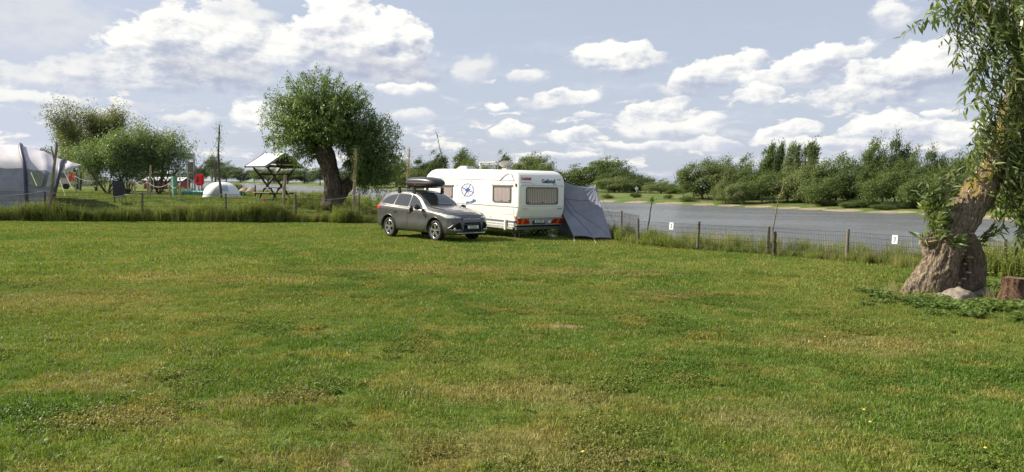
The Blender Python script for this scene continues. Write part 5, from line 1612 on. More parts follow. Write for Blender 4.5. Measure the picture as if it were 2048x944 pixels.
for s in (1, -1):
    y0 = s * (CW / 2 - .07)
    def lb(a, b_, nm, mt): return rear_box(min(y0 - s * a, y0 - s * b_), max(y0 - s * a, y0 - s * b_), .565, .77, .085, nm, mt)
    lb(0, .14, 'tail_lamp', M['lamp_red']); lb(.14, .26, 'indicator', M['lamp_orange']); lb(.26, .40, 'tail_lamp', M['lamp_red'])
    m_ = MB(); c = y0 - s * .47; xz = xr(.66) - .088
    m_.add([(xr(.57) - .09, c - .10, .57), (xr(.57) - .09, c + .10, .57), (xr(.77) - .09, c + s * .03, .77), (xr(.57) - .05, c - .10, .57), (xr(.57) - .05, c + .10, .57), (xr(.77) - .05, c + s * .03, .77)], [(0, 1, 2), (5, 4, 3), (0, 3, 4, 1), (1, 4, 5, 2), (2, 5, 3, 0)])
    m_.build('reflector', M['lamp_red'], caravan)
    m_ = MB(); m_.tube([(xr(1.13) - .0, y0 - s * .13, 1.16), (xr(1.13) - .05, y0 - s * .13, 1.16), (xr(1.13) - .05, y0 - s * .33, 1.16), (xr(1.13), y0 - s * .33, 1.16)], .013, 6); m_.build('grab_handle', M['frame'] if s < 0 else M['trim'], caravan)
    # marker lamps at the widest point
    m_ = MB(); m_.box((xr(.66) - .02, s * (CW / 2 + .03), .66), (.05, .10, .05)); m_.build('marker_lamp', M['lamp_red'] if s < 0 else M['black'], caravan)
pc = yr(1081.5)
text = 'SLZ ES 421'
def plate(parent, Mx, w_, h_, txt, eu=True, name='number_plate', size=.075):
    m_ = MB(); m_.box((0, 0, 0), (w_, h_, .012)); m_.V = [tuple(Mx @ Vector(v)) for v in m_.V]; o = m_.build(name, M['plate'], parent)
    m_ = MB(); e = .012
    for (cx, cy, a, b) in ((0, h_ / 2, w_ + e, e), (0, -h_ / 2, w_ + e, e), (w_ / 2, 0, e, h_), (-w_ / 2, 0, e, h_)): m_.box((cx, cy, .002), (a, b, .014))
    m_.V = [tuple(Mx @ Vector(v)) for v in m_.V]; m_.build('plate_frame', M['black'], o)
    if eu:
        m_ = MB(); m_.box((-w_ / 2 + .024, 0, .001), (.042, h_ - .014, .013)); m_.V = [tuple(Mx @ Vector(v)) for v in m_.V]; m_.build('plate_band', M['eu'], o)
    text_mesh('plate_text', txt, h_ * 1.02, M['ink'], o, Mx @ Matrix.Translation((.022, -.002, .008)), extrude=.001, bold=.003, sx=.72)
    return o
zc = .665
plate(caravan, rb(pc, zc, .085), .52, .115, text)
m_ = MB(); m_.box((xr(zc) - .074, pc, zc), (.012, .64, .20)); m_.build('plate_holder', M['black'], caravan)
m_ = MB(); m_.lathe([(.001, 0), (.075, 0), (.075, .006)], 24, 'x', (xr(zc) - .080, yr(1102.5), zc)); so_ = m_.build('speed_sticker', M['white'], caravan)
text_mesh('sticker_number', '8', .11, M['grey_print'], so_, rb(yr(1102.5), zc, .082), extrude=.001)
zt = zrear(1053, 357.5); rt = lambda px, z, o=.004: basis((xr(z) - o, yr(px), z), (0, -1, 0), ((xr(z + .05) - xr(z - .05)) / .1, 0, 1))
text_mesh('lettering', 'Dethleffs', .155, M['redprint'], caravan, rt(1052, zt), shear=.35, extrude=.002, bold=.007, sx=.86)
text_mesh('lettering', 'Geißstall', .215, M['navy'], caravan, rt(1096, zrear(1096, 363)), shear=.10, extrude=.002, bold=.008, sx=.92)
text_mesh('lettering', 'Reisen', .07, M['grey_print'], caravan, rt(1108, zrear(1108, 369)), extrude=.001)
m_ = MB()
zz = zrear(1118, 364); 
for k in range(3):
    y_ = yr(1118) + (k - 1) * .055
    for dy in (0, .022): m_.add([(xr(zz) - .004, y_ + dy, zz - .07), (xr(zz) - .004, y_ + dy + .012, zz - .07), (xr(zz + .09) - .004, y_ + dy + .012, zz + .09), (xr(zz + .09) - .004, y_ + dy, zz + .09)], [(0, 1, 2, 3)])
m_.add([(xr(zz + .09) - .005, yr(1118) - .10, zz + .08), (xr(zz + .09) - .005, yr(1118) + .11, zz + .08), (xr(zz + .11) - .006, yr(1118) + .11, zz + .105), (xr(zz + .11) - .006, yr(1118) - .10, zz + .105)], [(0, 1, 2, 3)])
m_.build('emblem', M['grey_print'], caravan)
m_ = MB(); m_.tube([(xr(2.14) - .006, yb - .09, 2.15), (xr(2.14) - .006, yb - .50, 2.15), (xr(2.1) - .006, yb - .56, 2.10), (xr(2.1) - .006, yb - .70, 2.10)], .006, 4); m_.build('swash_line', M['grey_print'], caravan)
# roof items
zr = 2.62 + CZ
def roof_x(px, y=0.0):
    k = (px - 1024) / FPX; c0 = cvo - side * y
    return (k * c0.y - c0.x) / (fwd.x - k * fwd.y)
xv = roof_x(932, .2); m_ = MB()
m_.add([(xv - .42, -.1, zr), (xv + .42, -.1, zr), (xv + .42, .5, zr), (xv - .42, .5, zr), (xv - .28, .02, zr + .14), (xv + .22, .02, zr + .14), (xv + .22, .40, zr + .14), (xv - .28, .40, zr + .14)],
      [(0, 1, 5, 4), (1, 2, 6, 5), (2, 3, 7, 6), (3, 0, 4, 7), (4, 5, 6, 7)]); m_.V = [(x, y, z + x * tl) for x, y, z in m_.V]
m_.build('roof_vent', simple('smoky_vent', (.45, .44, .40), .3), caravan, bevel=.02)
xc = roof_x(959, .3); MB().lathe([(.035, 0), (.035, .16), (.06, .17), (.06, .24), (.001, .26)], 12, 'z', (xc, .3, zr + xc * tl - .02)).build('chimney', M['trim'], caravan, smooth=True)
xp = roof_x(985, .1); m_ = MB(); m_.box((0, 0, 0), (1.15, .62, .035), Matrix.Rotation(R(4), 3, 'X')); m_.V = [(x + xp, y + .1, z + zr + .24 + xp * tl) for x, y, z in m_.V]; so_ = m_.build('solar_panel', simple('solar_glass', (.02, .03, .06), .15, coat=.5), caravan)
m_ = MB(); 
for (a, b_) in ((-.575, 0), (.575, 0)): m_.box((xp + a, .1, zr + .27 + xp * tl), (.03, .64, .05))
for b_ in (-.32, .32): m_.box((xp, .1 + b_, zr + .27 + xp * tl + (.0 - b_ * -.07)), (1.17, .03, .05))
m_.tube([(xp + .3, .1, zr + xp * tl - .02), (xp + .3, .1, zr + .26 + xp * tl)], .02, 6); m_.tube([(xp - .3, .1, zr + xp * tl - .02), (xp - .3, .1, zr + .26 + xp * tl)], .02, 6)
m_.build('panel_frame', M['trim'], so_)
xd = roof_x(1011, .3); dm = MB(); n1, n2 = 8, 22
Rd = Matrix.Rotation(R(24), 3, 'Y') @ Matrix.Rotation(R(15), 3, 'X')
rows = []
for i in range(n1 + 1):
    r_ = i / n1
    for side_ in (0,): rows.append([Rd @ Vector((r_ * .28 * math.cos(2 * PI * k / n2), r_ * .30 * math.sin(2 * PI * k / n2), .09 * r_ * r_)) + Vector((xd, .3, zr + .13 + xd * tl)) for k in range(n2 + 1)])
dm.sheet(rows, .012); dm.build('satellite_dish', simple('dish_grey', (.36, .36, .35), .4, var=.05), caravan, smooth=True)
m_ = MB(); m_.tube([(xd, .3, zr + xd * tl - .02), (xd, .3, zr + .15 + xd * tl)], .025, 8); m_.box((xd, .3, zr + xd * tl + .02), (.3, .25, .05)); m_.tube([(xd + .0, .3, zr + .15 + xd * tl), (xd - .25, .3, zr + .40 + xd * tl)], .012, 6); m_.build('dish_mount', M['trim'], caravan)
# chassis and corner jacks, drawbar
m_ = MB(); m_.box((3.2, .6, .33), (5.6, .08, .1)); m_.box((3.2, -.6, .33), (5.6, .08, .1)); m_.box((2.95, 0, .33), (.12, 2.0, .12)); m_.box((3.2, 0, .37), (5.5, 2.0, .03))
m_.bar((6.0, .55, .40), (7.5, .02, .42), .08); m_.bar((6.0, -.55, .40), (7.5, -.02, .42), .08)
m_.build('chassis', M['under'], caravan)
for (x, y) in ((.55, .85), (.55, -.85), (5.7, .85), (5.7, -.85)):
    m_ = MB(); m_.bar((x + .35 * (1 if x < 3 else -1), y, .34), (x, y, .02), .035); m_.box((x, y, .012), (.14, .14, .024)); m_.build('corner_jack', M['metal'] if y > 0 and x < 3 else M['under'], caravan)
m_ = MB(); m_.tube([(7.0, 0, .55), (7.0, 0, .12)], .03, 8); m_.lathe([(.001, -.04), (.10, -.04), (.10, .04), (.001, .04)], 16, 'y', (7.0, 0, .10)); m_.build('jockey_wheel', M['under'], caravan)

# things under the caravan
def at_cv(x, y, z=0): return cvo + fwd * x - side * y + Vector((0, 0, z))
p = at_cv(.75, -.45); root = empty('folding_stand', (p.x, p.y, 0), math.atan2(side.y, side.x)); tag(root, 'black folded trestle with crossed legs under the caravan rear', 'trestle')
for dy in (0, .28):
    m_ = MB(); 
    for dx in (-.32, .02):
        m_.bar((dx, dy, .02), (dx + .42, dy, .36), .03); m_.bar((dx + .42, dy + .04, .02), (dx, dy + .04, .36), .03)
    m_.build('leg_frame', M['black'], root)
m_ = MB(); m_.bar((-.36, .0, .37), (.5, .0, .37), .03); m_.bar((-.36, .30, .37), (.5, .30, .37), .03); m_.build('top_rail', M['black'], root)
p = at_cv(.55, -.95); o = rock('sack', 1024, 480, .26, .2, .14, 'small pale crumpled sack on the grass under the caravan edge', 2.2, simple('pale_sack', (.50, .50, .48), .8, var=.2)); o.location = (p.x, p.y, 0); o['category'] = 'sack'
p = at_cv(.9, .35); root = empty('step_stool', (p.x, p.y, 0), cang); tag(root, 'dark low step lying in the shade under the caravan near its corner', 'step')
m_ = MB(); m_.box((0, 0, .2), (.42, .3, .025)); m_.build('tread', M['frame'], root); m_ = MB(); m_.bar((-.18, -.12, 0), (-.14, -.12, .2), .02); m_.bar((.18, -.12, 0), (.14, -.12, .2), .02); m_.bar((-.18, .12, 0), (-.14, .12, .2), .02); m_.bar((.18, .12, 0), (.14, .12, .2), .02); m_.build('legs', M['metal'], root)

# ------------------------------------------------------------------ sun awning on the far side
M['awning'] = simple('grey_canopy_cloth', (0.215, 0.225, 0.27), .75, var=.10, scale=2.2, bump=.25, bscale=5)
aw = at_cv(.2, -CW / 2 - .02)
Pr = P(1191, 374, 29.9); Bl = P(1147, 481, 28.5); Bl.z = .10; Bm = P(1187, 481.5, 28.35); Bm.z = .06; Br = P(1224, 483, 28.2); Br.z = .06
Tl = at_cv(.38, -CW / 2 + .0, 0); Tl.z = P(1130, 360, Tl.y).z; Ml = at_cv(.20, -CW / 2 - .015, 1.0)
root = empty('awning', (Pr.x, Pr.y, 0)); tag(root, 'slate grey canvas sun awning stretched from the right side of the caravan', 'awning')
O = root.location
Ptop2 = Pr + fwd * 2.9; Ptop2.z = Pr.z - .05; Tl2 = Tl + fwd * 3.2
def grid(a, b, c, d, nu, nv, f):
    rows = []
    for j in range(nv + 1):
        v = j / nv; rows.append([ (a.lerp(b, i / nu)).lerp(d.lerp(c, i / nu), v) + f(i / nu, v) - O for i in range(nu + 1)])
    return rows
def wr(s, k1=9, k2=3, amp=.018):
    return lambda u, v: Vector((0, 1, .3)) * (amp * math.sin(PI * u) * math.sin(PI * v) * (mnoise.noise(Vector((u * k1 + s, v * k2, s))) + .6 * math.sin((u * 2 + v * 1.3) * 11 + s) * .5) )
m_ = MB()
m_.sheet(grid(Tl, Pr, Ptop2, Tl2, 20, 12, lambda u, v: Vector((0, 0, -.10 * math.sin(PI * u) - .05 * math.sin(PI * v)))), .006)
m_.build('roof_sheet', M['awning'], root, smooth=True)
# rear side panel: upper band and lower skirt, pulled out towards the ground
seamL = Ml.lerp(Tl, .62); seamR = Pr.lerp(Br, .24)
def topedge(u): 
    return Tl.lerp(Pr, u) + Vector((0, 0, -.10 * math.sin(PI * u)))
def wrk(u, v, s):
    corner_ = math.exp(-((1 - u) ** 2 + v ** 2 * .35) * 10)       # creases gathering at the pole corner
    d1 = math.sin((math.atan2(v + .02, 1.02 - u)) * 26) * .030 * corner_ * min(1, ((1 - u) + v) * 6)
    b1 = math.exp(-((1 - v) ** 2 * 14)) * (math.sin(math.atan2(1.03 - v, u + .03) * 24) * math.exp(-u * 5) + math.sin(math.atan2(1.03 - v, 1.03 - u) * 24) * math.exp(-(1 - u) * 5)) * .018
    return Vector((0, -1, 0)) * (d1 + b1 + .012 * mnoise.noise(Vector((u * 5, v * 5, s))) - .10 * math.sin(PI * u) * math.sin(PI * v))
rows = []
for j in range(41):
    v = j / 40; row = []
    for i in range(37):
        u = i / 36
        a = topedge(u); 
        L = Tl.lerp(Ml, min(1, v / .45)) if v < .45 else Ml.lerp(Bl, (v - .45) / .55)
        Rr2 = Pr.lerp(Br, v)
        bt = Bl.lerp(Bm, u / .52) if u < .52 else Bm.lerp(Br, (u - .52) / .48)
        bt = bt + Vector((0, 0, .05 * abs(math.sin(PI * min(1, u / .52))) if u < .52 else .03 * math.sin(PI * (u - .52) / .48)))
        p = a.lerp(bt, v) + (L - a.lerp(bt, v)) * 0
        # Coons blend of the four edges
        lin = (a * (1 - v) + bt * v) + (L * (1 - u) + Rr2 * u) - (Tl * (1 - u) * (1 - v) + Pr * u * (1 - v) + Bl * (1 - u) * v + Br * u * v)
        row.append(lin + wrk(u, v, 3.3) * (1 if 0 < u < 1 and 0 < v < 1 else 0) - O)
    rows.append(row)
m_ = MB(); m_.sheet(rows, .006); sw = m_.build('side_wall', M['awning'], root, smooth=True)
M['seam'] = simple('awning_seam', (0.11, 0.12, 0.18), .8)
def on_wall(u, v): return rows[int(v * 40)][int(u * 36)] + Vector((0, -.012, 0))
m_ = MB(); m_.tube([on_wall(.02 + .50 * k / 14, .16 + .80 * k / 14) for k in range(15)], .013, 5); m_.build('seam', M['seam'], sw)
m_ = MB(); m_.tube([on_wall(.04 + .90 * k / 14, .27 - .02 * k / 14) for k in range(15)], .008, 5); m_.build('seam', M['seam'], sw)
m_ = MB(); m_.tube([on_wall(.02 + .92 * k / 14, .14 + .80 * k / 14) for k in range(15)], .008, 5); m_.build('seam', M['seam'], sw)
# front wall of the awning (towards the river)
Fb2 = Vector((Br.x, Br.y, Br.z)) + fwd * 3.1; Fb2.z = .06
m_ = MB(); m_.sheet(grid(Pr, Ptop2, Fb2, Br, 14, 14, wr(4.0)), .006); m_.build('front_wall', M['awning'], root, smooth=True)
m_ = MB(); m_.tube([Vector((Pr.x, Pr.y + .05, 0)) - O, Pr + Vector((0, .02, .10)) - O], .018, 8); m_.tube([Vector((Ptop2.x, Ptop2.y, 0)) - O, Ptop2 + Vector((0, 0, .1)) - O], .018, 8)
m_.tube([Tl + Vector((.25, .05, .0)) - O, Tl + Vector((.25, .05, .07)) - O], .016, 6); m_.build('pole', M['pole'], root)
for a, b in ((Pr, P(1248, 478, 28.6)), ):
    b.z = 0; m_ = MB(); m_.tube([a - O, b - O], .008, 5); m_.build('guy_rope', M['rope'], root)
for a, px in ((Bl, 1150), (Bm, 1192)):
    e = G(px, 487.5 if px < 1170 else 488); m_ = MB(); m_.tube([a - O, e - O], .012, 5); m_.tube([e + Vector((0, 0, .08)) - O, e - Vector((0, 0, .05)) - O], .012, 6); m_.build('peg_strap', M['rope'], root)
# side of the awning near the caravan: stake, crate row below the skirt
cr = Bl.lerp(Br, .5) + Vector((0, .75, 0)); root = empty('folding_table', (cr.x, cr.y, 0), .0); tag(root, 'dark low folded table and frame seen under the hem of the awning', 'table')
m_ = MB(); m_.box((0, 0, .26), (1.3, .5, .04)); m_.build('tabletop', M['frame'], root)
for sx_ in (-.58, -.2, .2, .58):
    m_ = MB(); m_.bar((sx_, -.2, 0), (sx_, .2, .24), .03); m_.bar((sx_, .2, 0), (sx_, -.2, .24), .03); m_.build('leg', M['black'], root)
# ------------------------------------------------------------------ car
m, t = mat('car_paint'); tcp = t.n('ShaderNodeTexCoord')
fl = t.noise(tcp.outputs['Object'], 900, 1)
t.bsdf(t.mix(t.mapr(fl, .4, .6), (.075, .072, .068), (.125, .120, .112)), t.mapr(t.noise(tcp.outputs['Object'], 4, 3), .3, .7, .30, .42), .55, None, .5, .8); M['paint'] = m
M['glass_dark'] = simple('car_glass', (.018, .022, .025), .04, spec=.8, coat=.6, var=.1)
M['trimblack'] = simple('car_black_trim', (.015, .015, .016), .35, coat=.3)
M['grille'] = simple('black_grille', (.010, .010, .011), .8, spec=.15)
M['chrome'] = simple('chrome', (.75, .75, .76), .12, 1.0, var=.03)
M['alloy'] = simple('alloy', (.58, .57, .55), .25, .85, var=.05)
M['lens'] = simple('lamp_lens', (.62, .62, .58), .12, .3, coat=.9, var=.35, scale=18)
th = R(-46.0)
chead = Vector((math.cos(th), math.sin(th), 0)); cleft = Vector((-math.sin(th), math.cos(th), 0))
CSC = 1.06
fw = P(873, 484, 26.5); fw.z = 0            # contact of the near front wheel
cpos = fw - chead * 1.35 * CSC + cleft * .80 * CSC
car = empty('car', cpos, th); car.scale = (CSC, CSC, CSC)
tag(car, 'dark grey compact suv parked on the grass in front of the caravan', 'car')
KX = [2.27, 2.22, 2.12, 1.95, 1.7, 1.4, 1.1, .90, .75, .5, .25, 0, -.4, -.8, -1.2, -1.6, -1.9, -2.08, -2.18, -2.25, -2.27]
def tb(v): return lambda x: float(np.interp(-x, [-k for k in KX], v))
#        2.27  2.22  2.12  1.95  1.7   1.4   1.1   .90   .75   .5    .25   0     -.4   -.8   -1.2  -1.6  -1.9  -2.08 -2.18 -2.25 -2.27
f_zs = tb([.36, .27, .24, .23, .23, .24, .25, .25, .25, .25, .25, .25, .25, .25, .26, .28, .31, .34, .38, .45, .52])
f_zb = tb([.62, .70, .80, .88, .93, .97, 1.0, 1.02, 1.03, 1.05, 1.06, 1.07, 1.09, 1.11, 1.13, 1.15, 1.16, 1.15, 1.12, 1.0, .90])
f_wm = tb([.50, .66, .78, .86, .905, .92, .905, .90, .90, .90, .90, .90, .90, .905, .92, .925, .91, .88, .84, .76, .62])
f_zt = tb([.66, .80, .92, 1.00, 1.06, 1.11, 1.15, 1.18, 1.25, 1.405, 1.54, 1.625, 1.695, 1.712, 1.708, 1.69, 1.65, 1.575, 1.40, 1.12, .95])
f_wt = tb([.42, .52, .60, .66, .72, .76, .79, .80, .77, .70, .655, .63, .615, .61, .60, .585, .565, .56, .60, .62, .52])
STN = sorted(set([round(v, 3) for v in list(np.arange(-2.27, 2.28, .09)) + KX]))
V = []; NS = len(STN); ring = None
for x in STN:
    zs, zb, wm, zt, wt = f_zs(x), f_zb(x), f_wm(x), f_zt(x), f_wt(x)
    ws = wm - .03
    tall = max(0, min(1, (zt - zb - .16) / .25))      # 1 where there is a cabin
    pts = [(0, zs), (wm * .6, zs), (wm - .14, zs), (wm - .03, zs + .05), (wm - .0, zs + .16), (wm + .008, .50 if zb > .75 else (zs + zb) / 2), (wm - .012, (zb + .50) / 2 if zb > .75 else zb - .08), (wm - .005, zb - .08), (wm - .03, zb - .015)]
    # cabin: shoulder, glass bottom, glass top, rail, roof
    a = (ws - .035, zb + .02); b = (wt + .04, zt - .13); c = (wt - .01, zt - .055); d = (wt * .80, zt - .018); e = (wt * .45, zt); g = (0, zt + .008)
    # bonnet: gentle crown
    a2 = (wm * .93, zb + .02); b2 = (wm * .86, zb + (zt - zb) * .55); c2 = (wm * .74, zb + (zt - zb) * .80); d2 = (wm * .58, zb + (zt - zb) * .90); e2 = (wm * .34, zt - .006); g2 = (0, zt)
    for p, q in ((a, a2), (b, b2), (c, c2), (d, d2), (e, e2), (g, g2)): pts.append((p[0] * tall + q[0] * (1 - tall), p[1] * tall + q[1] * (1 - tall)))
    half = pts; full = half + [(-y, z) for y, z in half[-2:0:-1]]
    ring = len(full)
    V += [(x, y, z) for y, z in full]
F = [(i * ring + k, i * ring + (k + 1) % ring, (i + 1) * ring + (k + 1) % ring, (i + 1) * ring + k) for i in range(NS - 1) for k in range(ring)]
F.append(tuple(range(ring - 1, -1, -1))); F.append(tuple((NS - 1) * ring + k for k in range(ring)))
me = bpy.data.meshes.new('body'); me.from_pydata(V, [], F)
bm = bmesh.new(); bm.from_mesh(me); bmesh.ops.recalc_face_normals(bm, faces=bm.faces); bm.to_mesh(me); bm.free()
tmp = bpy.data.objects.new('tmp', me); COL.objects.link(tmp)
sd = tmp.modifiers.new('s', 'SUBSURF'); sd.levels = 2; sd.render_levels = 2
cm_ = MB()
AX = (1.35, -1.34); WR = .355
for ax in AX:
    for s in (1, -1): cm_.lathe([(.001, -.30), (.425, -.30), (.425, .30), (.001, .30)], 40, 'y', (ax, s * .80, .375))
co_ = cm_.build('cutter', None)
bo = tmp.modifiers.new('b', 'BOOLEAN'); bo.operation = 'DIFFERENCE'; bo.object = co_; bo.solver = 'EXACT'
dg = bpy.context.evaluated_depsgraph_get(); dg.update()
ev = tmp.evaluated_get(dg); me2 = bpy.data.meshes.new_from_object(ev)
sm = tmp.modifiers.remove(bo); dg.update()
me_full = bpy.data.meshes.new_from_object(tmp.evaluated_get(bpy.context.evaluated_depsgraph_get()))
bpy.data.objects.remove(tmp); bpy.data.objects.remove(co_)
kb = BVHTree.FromPolygons([v.co.copy() for v in me_full.vertices], [tuple(p.vertices) for p in me_full.polygons])
body = link('body', me2, M['paint'], car); smooth_by_angle(body, 40)
# windows
def po(name, outline, axis, off, mt, grid=.05, parent=None, label=None, smooth=True): return patch_obj(name, kb, outline, axis, off, mt, parent or car, grid, label, smooth)
GL = M['glass_dark']
W1 = [(.62, 1.10), (.30, 1.345), (.05, 1.485), (-.10, 1.53), (-.17, 1.535), (-.17, 1.125)]
W2 = [(-.24, 1.13), (-.24, 1.54), (-.75, 1.555), (-1.00, 1.545), (-1.06, 1.165)]
W3 = [(-1.12, 1.17), (-1.06, 1.54), (-1.45, 1.50), (-1.72, 1.40), (-1.86, 1.27), (-1.80, 1.22)]
for ax in ('y-', 'y+'):
    out = [(.80, 1.07), (.60, 1.22), (.30, 1.40), (.05, 1.525), (-.10, 1.57), (-.75, 1.595), (-1.2, 1.57), (-1.50, 1.53), (-1.80, 1.42), (-1.96, 1.27), (-1.85, 1.185), (-1.0, 1.13), (-.2, 1.09)]
    po('window_surround', out, ax, .004, M['trimblack'])
    for w_ in (W1, W2, W3): po('side_window', w_, ax, .009, GL)
    # belt line chrome and door lines
def line_on(pts, axis, off, r, name, mt, n=24, parent=None):
    q = []
    L = [0]
    P2 = [Vector(p) for p in pts]
    for a, b in zip(P2[:-1], P2[1:]): L.append(L[-1] + (b - a).length)
    for k in range(n + 1):
        s = L[-1] * k / n; i = min(len(P2) - 2, max(0, int(np.searchsorted(L, s) - 1))); v = P2[i].lerp(P2[i + 1], (s - L[i]) / max(1e-6, L[i + 1] - L[i]))
        if axis == 'y-': o, d = Vector((v.x, -3, v.y)), Vector((0, 1, 0))
        elif axis == 'y+': o, d = Vector((v.x, 3, v.y)), Vector((0, -1, 0))
        elif axis == '-x': o, d = Vector((4, v.x, v.y)), Vector((-1, 0, 0))
        else: o, d = Vector((v.x, v.y, 4)), Vector((0, 0, -1))
        hit, nrm, _, _ = kb.ray_cast(o, d)
        if hit is None: continue
        q.append(hit - d * off)
    if len(q) < 2: return
    m_ = MB(); m_.tube(q, r, 5); return m_.build(name, mt, parent or car)
for ax in ('y-', 'y+'):
    line_on([(.82, 1.06), (-.2, 1.075), (-1.0, 1.115), (-1.85, 1.17)], ax, .0, .010, 'belt_trim', M['chrome'] if ax == 'y-' else M['chrome'])
    for dl in ([(.78, 1.04), (.86, .80), (.83, .45), (.76, .36)], [(-.20, 1.07), (-.22, .36)], [(-1.08, 1.12), (-1.02, .82), (-.90, .62), (-.86, .36)], [(.80, .98), (0, .955), (-1.0, .985), (-1.9, 1.02)]):
        line_on(dl, ax, -.001, .006, 'door_seam', M['trimblack'])
    line_on([(.76, .36), (-.86, .36)], ax, -.002, .03, 'sill_trim', M['trimblack'])
    for x in (-.12, -.96): 
        hit, *_ = kb.ray_cast(Vector((x, -3 if ax == 'y-' else 3, .93)), Vector((0, 1 if ax == 'y-' else -1, 0)))
        m_ = MB(); s = -1 if ax == 'y-' else 1; m_.box(hit + Vector((0, s * .02, 0)), (.19, .035, .035)); m_.build('door_handle', M['paint'], car, bevel=.008)
# windscreen, bonnet lines
po('windscreen', [(-.74, 1.235), (-.40, 1.20), (0, 1.19), (.40, 1.20), (.74, 1.235), (.62, 1.42), (.54, 1.565), (.25, 1.592), (-.25, 1.592), (-.54, 1.565), (-.62, 1.42)], '-x', .006, GL)
po('roof_panel', [(-.12, -.50), (-.12, .50), (-1.7, .50), (-1.7, -.50)], 'z', .004, M['trimblack'], .08)
for s in (1, -1):
    line_on([(.86, s * .66), (1.5, s * .52), (2.0, s * .44)], 'z', .0, .007, 'bonnet_crease', M['paint'])
    line_on([(.84, s * .76), (1.4, s * .755), (1.9, s * .63), (2.08, s * .50)], 'z', -.002, .005, 'bonnet_seam', M['trimblack'])
    # wipers
    line_on([(s * .05 - .3, 1.225), (s * .05 + .25, 1.215)], '-x', .02, .008, 'wiper', M['trimblack'])
# headlights wrap from the front to the side
HB = [(.42, .80), (.60, .80), (.80, .80), (.872, .87), (.86, .915), (.74, .90), (.60, .87), (.48, .845)]
HS = [(2.16, .77), (1.95, .80), (1.74, .86), (1.66, .93), (1.80, .925), (2.0, .89), (2.14, .845)]
for s in (1, -1):
    po('headlight', [(s * a, b) for a, b in HB], '-x', .006, M['lens'], .03)
    po('headlight_side', [(a, b) for a, b in HS], 'y-' if s < 0 else 'y+', .007, M['lens'], .03)
    po('headlight_trim', [(s * a, b) for a, b in [(.40, .785), (.84, .775), (.86, .80), (.42, .80)]], '-x', .008, M['trimblack'], .03)
    # fog lamp wing
    po('bumper_intake', [(s * a, b) for a, b in [(.44, .42), (.50, .66), (.62, .63), (.78, .50), (.80, .44), (.70, .40)]], '-x', .006, M['grille'], .03)
    line_on([(s * a, b) for a, b in [(.45, .69), (.60, .665), (.74, .58), (.84, .46)]], '-x', .002, .016, 'intake_rim', M['paint'])
    hit, *_ = kb.ray_cast(Vector((4, s * .68, .44)), Vector((-1, 0, 0))); m_ = MB(); m_.lathe([(.001, .012), (.05, .010), (.065, -.02)], 18, 'x', hit); m_.build('fog_lamp', M['lens'], car, smooth=True)
    line_on([(s * a, b) for a, b in [(.50, .415), (.80, .425)]], '-x', .004, .016, 'bumper_trim', M['alloy'])
    po('tail_light', [(-2.14, .97), (-1.86, 1.05), (-1.84, 1.11), (-2.0, 1.16), (-2.16, 1.15)], 'y-' if s < 0 else 'y+', .007, M['lamp_red'], .03)
    po('tail_light_rear', [(s * .86, .98), (s * .60, 1.02), (s * .60, 1.12), (s * .84, 1.13)], '+x', .007, M['lamp_red'], .03)
po('upper_grille', [(-.42, .74), (.42, .74), (.46, .80), (-.46, .80)], '-x', .006, M['grille'], .03)
line_on([(-.40, .775), (-.10, .782), (.10, .782), (.40, .775)], '-x', .012, .010, 'grille_bar', M['chrome'])
line_on([(-.38, .748), (.38, .748)], '-x', .012, .008, 'grille_bar', M['chrome'])
po('lower_grille', [(-.40, .36), (.40, .36), (.35, .66), (-.35, .66)], '-x', .006, M['grille'], .03)
for z in (.42, .60): line_on([(-.35, z), (.35, z)], '-x', .012, .007, 'grille_slat', M['frame'])
for s in (1, -1): line_on([(s * .36, .68), (s * .42, .36)], '-x', .006, .02, 'grille_pillar', M['paint'])
line_on([(-.62, .30), (.62, .30)], '-x', .004, .018, 'skid_plate', M['alloy'])
hit, *_ = kb.ray_cast(Vector((4, 0, .785)), Vector((-1, 0, 0))); m_ = MB(); m_.lathe([(.001, .018), (.8, .016), (1.0, .0)], 24, 'x'); m_.V = [(x + hit.x + .004, y * .085, z * .036 + .785) for x, y, z in m_.V]; em = m_.build('emblem', M['blue'], car)
m_ = MB(); m_.lathe([(1.0, .012), (1.12, .012), (1.12, 0)], 24, 'x'); m_.V = [(x + hit.x + .004, y * .085, z * .036 + .785) for x, y, z in m_.V]; m_.build('emblem_ring', M['chrome'], em)
hit, *_ = kb.ray_cast(Vector((4, 0, .50)), Vector((-1, 0, 0)))
plate(car, basis((hit.x + .03, 0, .505), (0, 1, 0), (0, 0, 1)), .52, .115, 'SLZ JS 61')
m_ = MB(); m_.box((hit.x + .008, 0, .505), (.03, .54, .13)); m_.build('plate_holder', M['trimblack'], car)
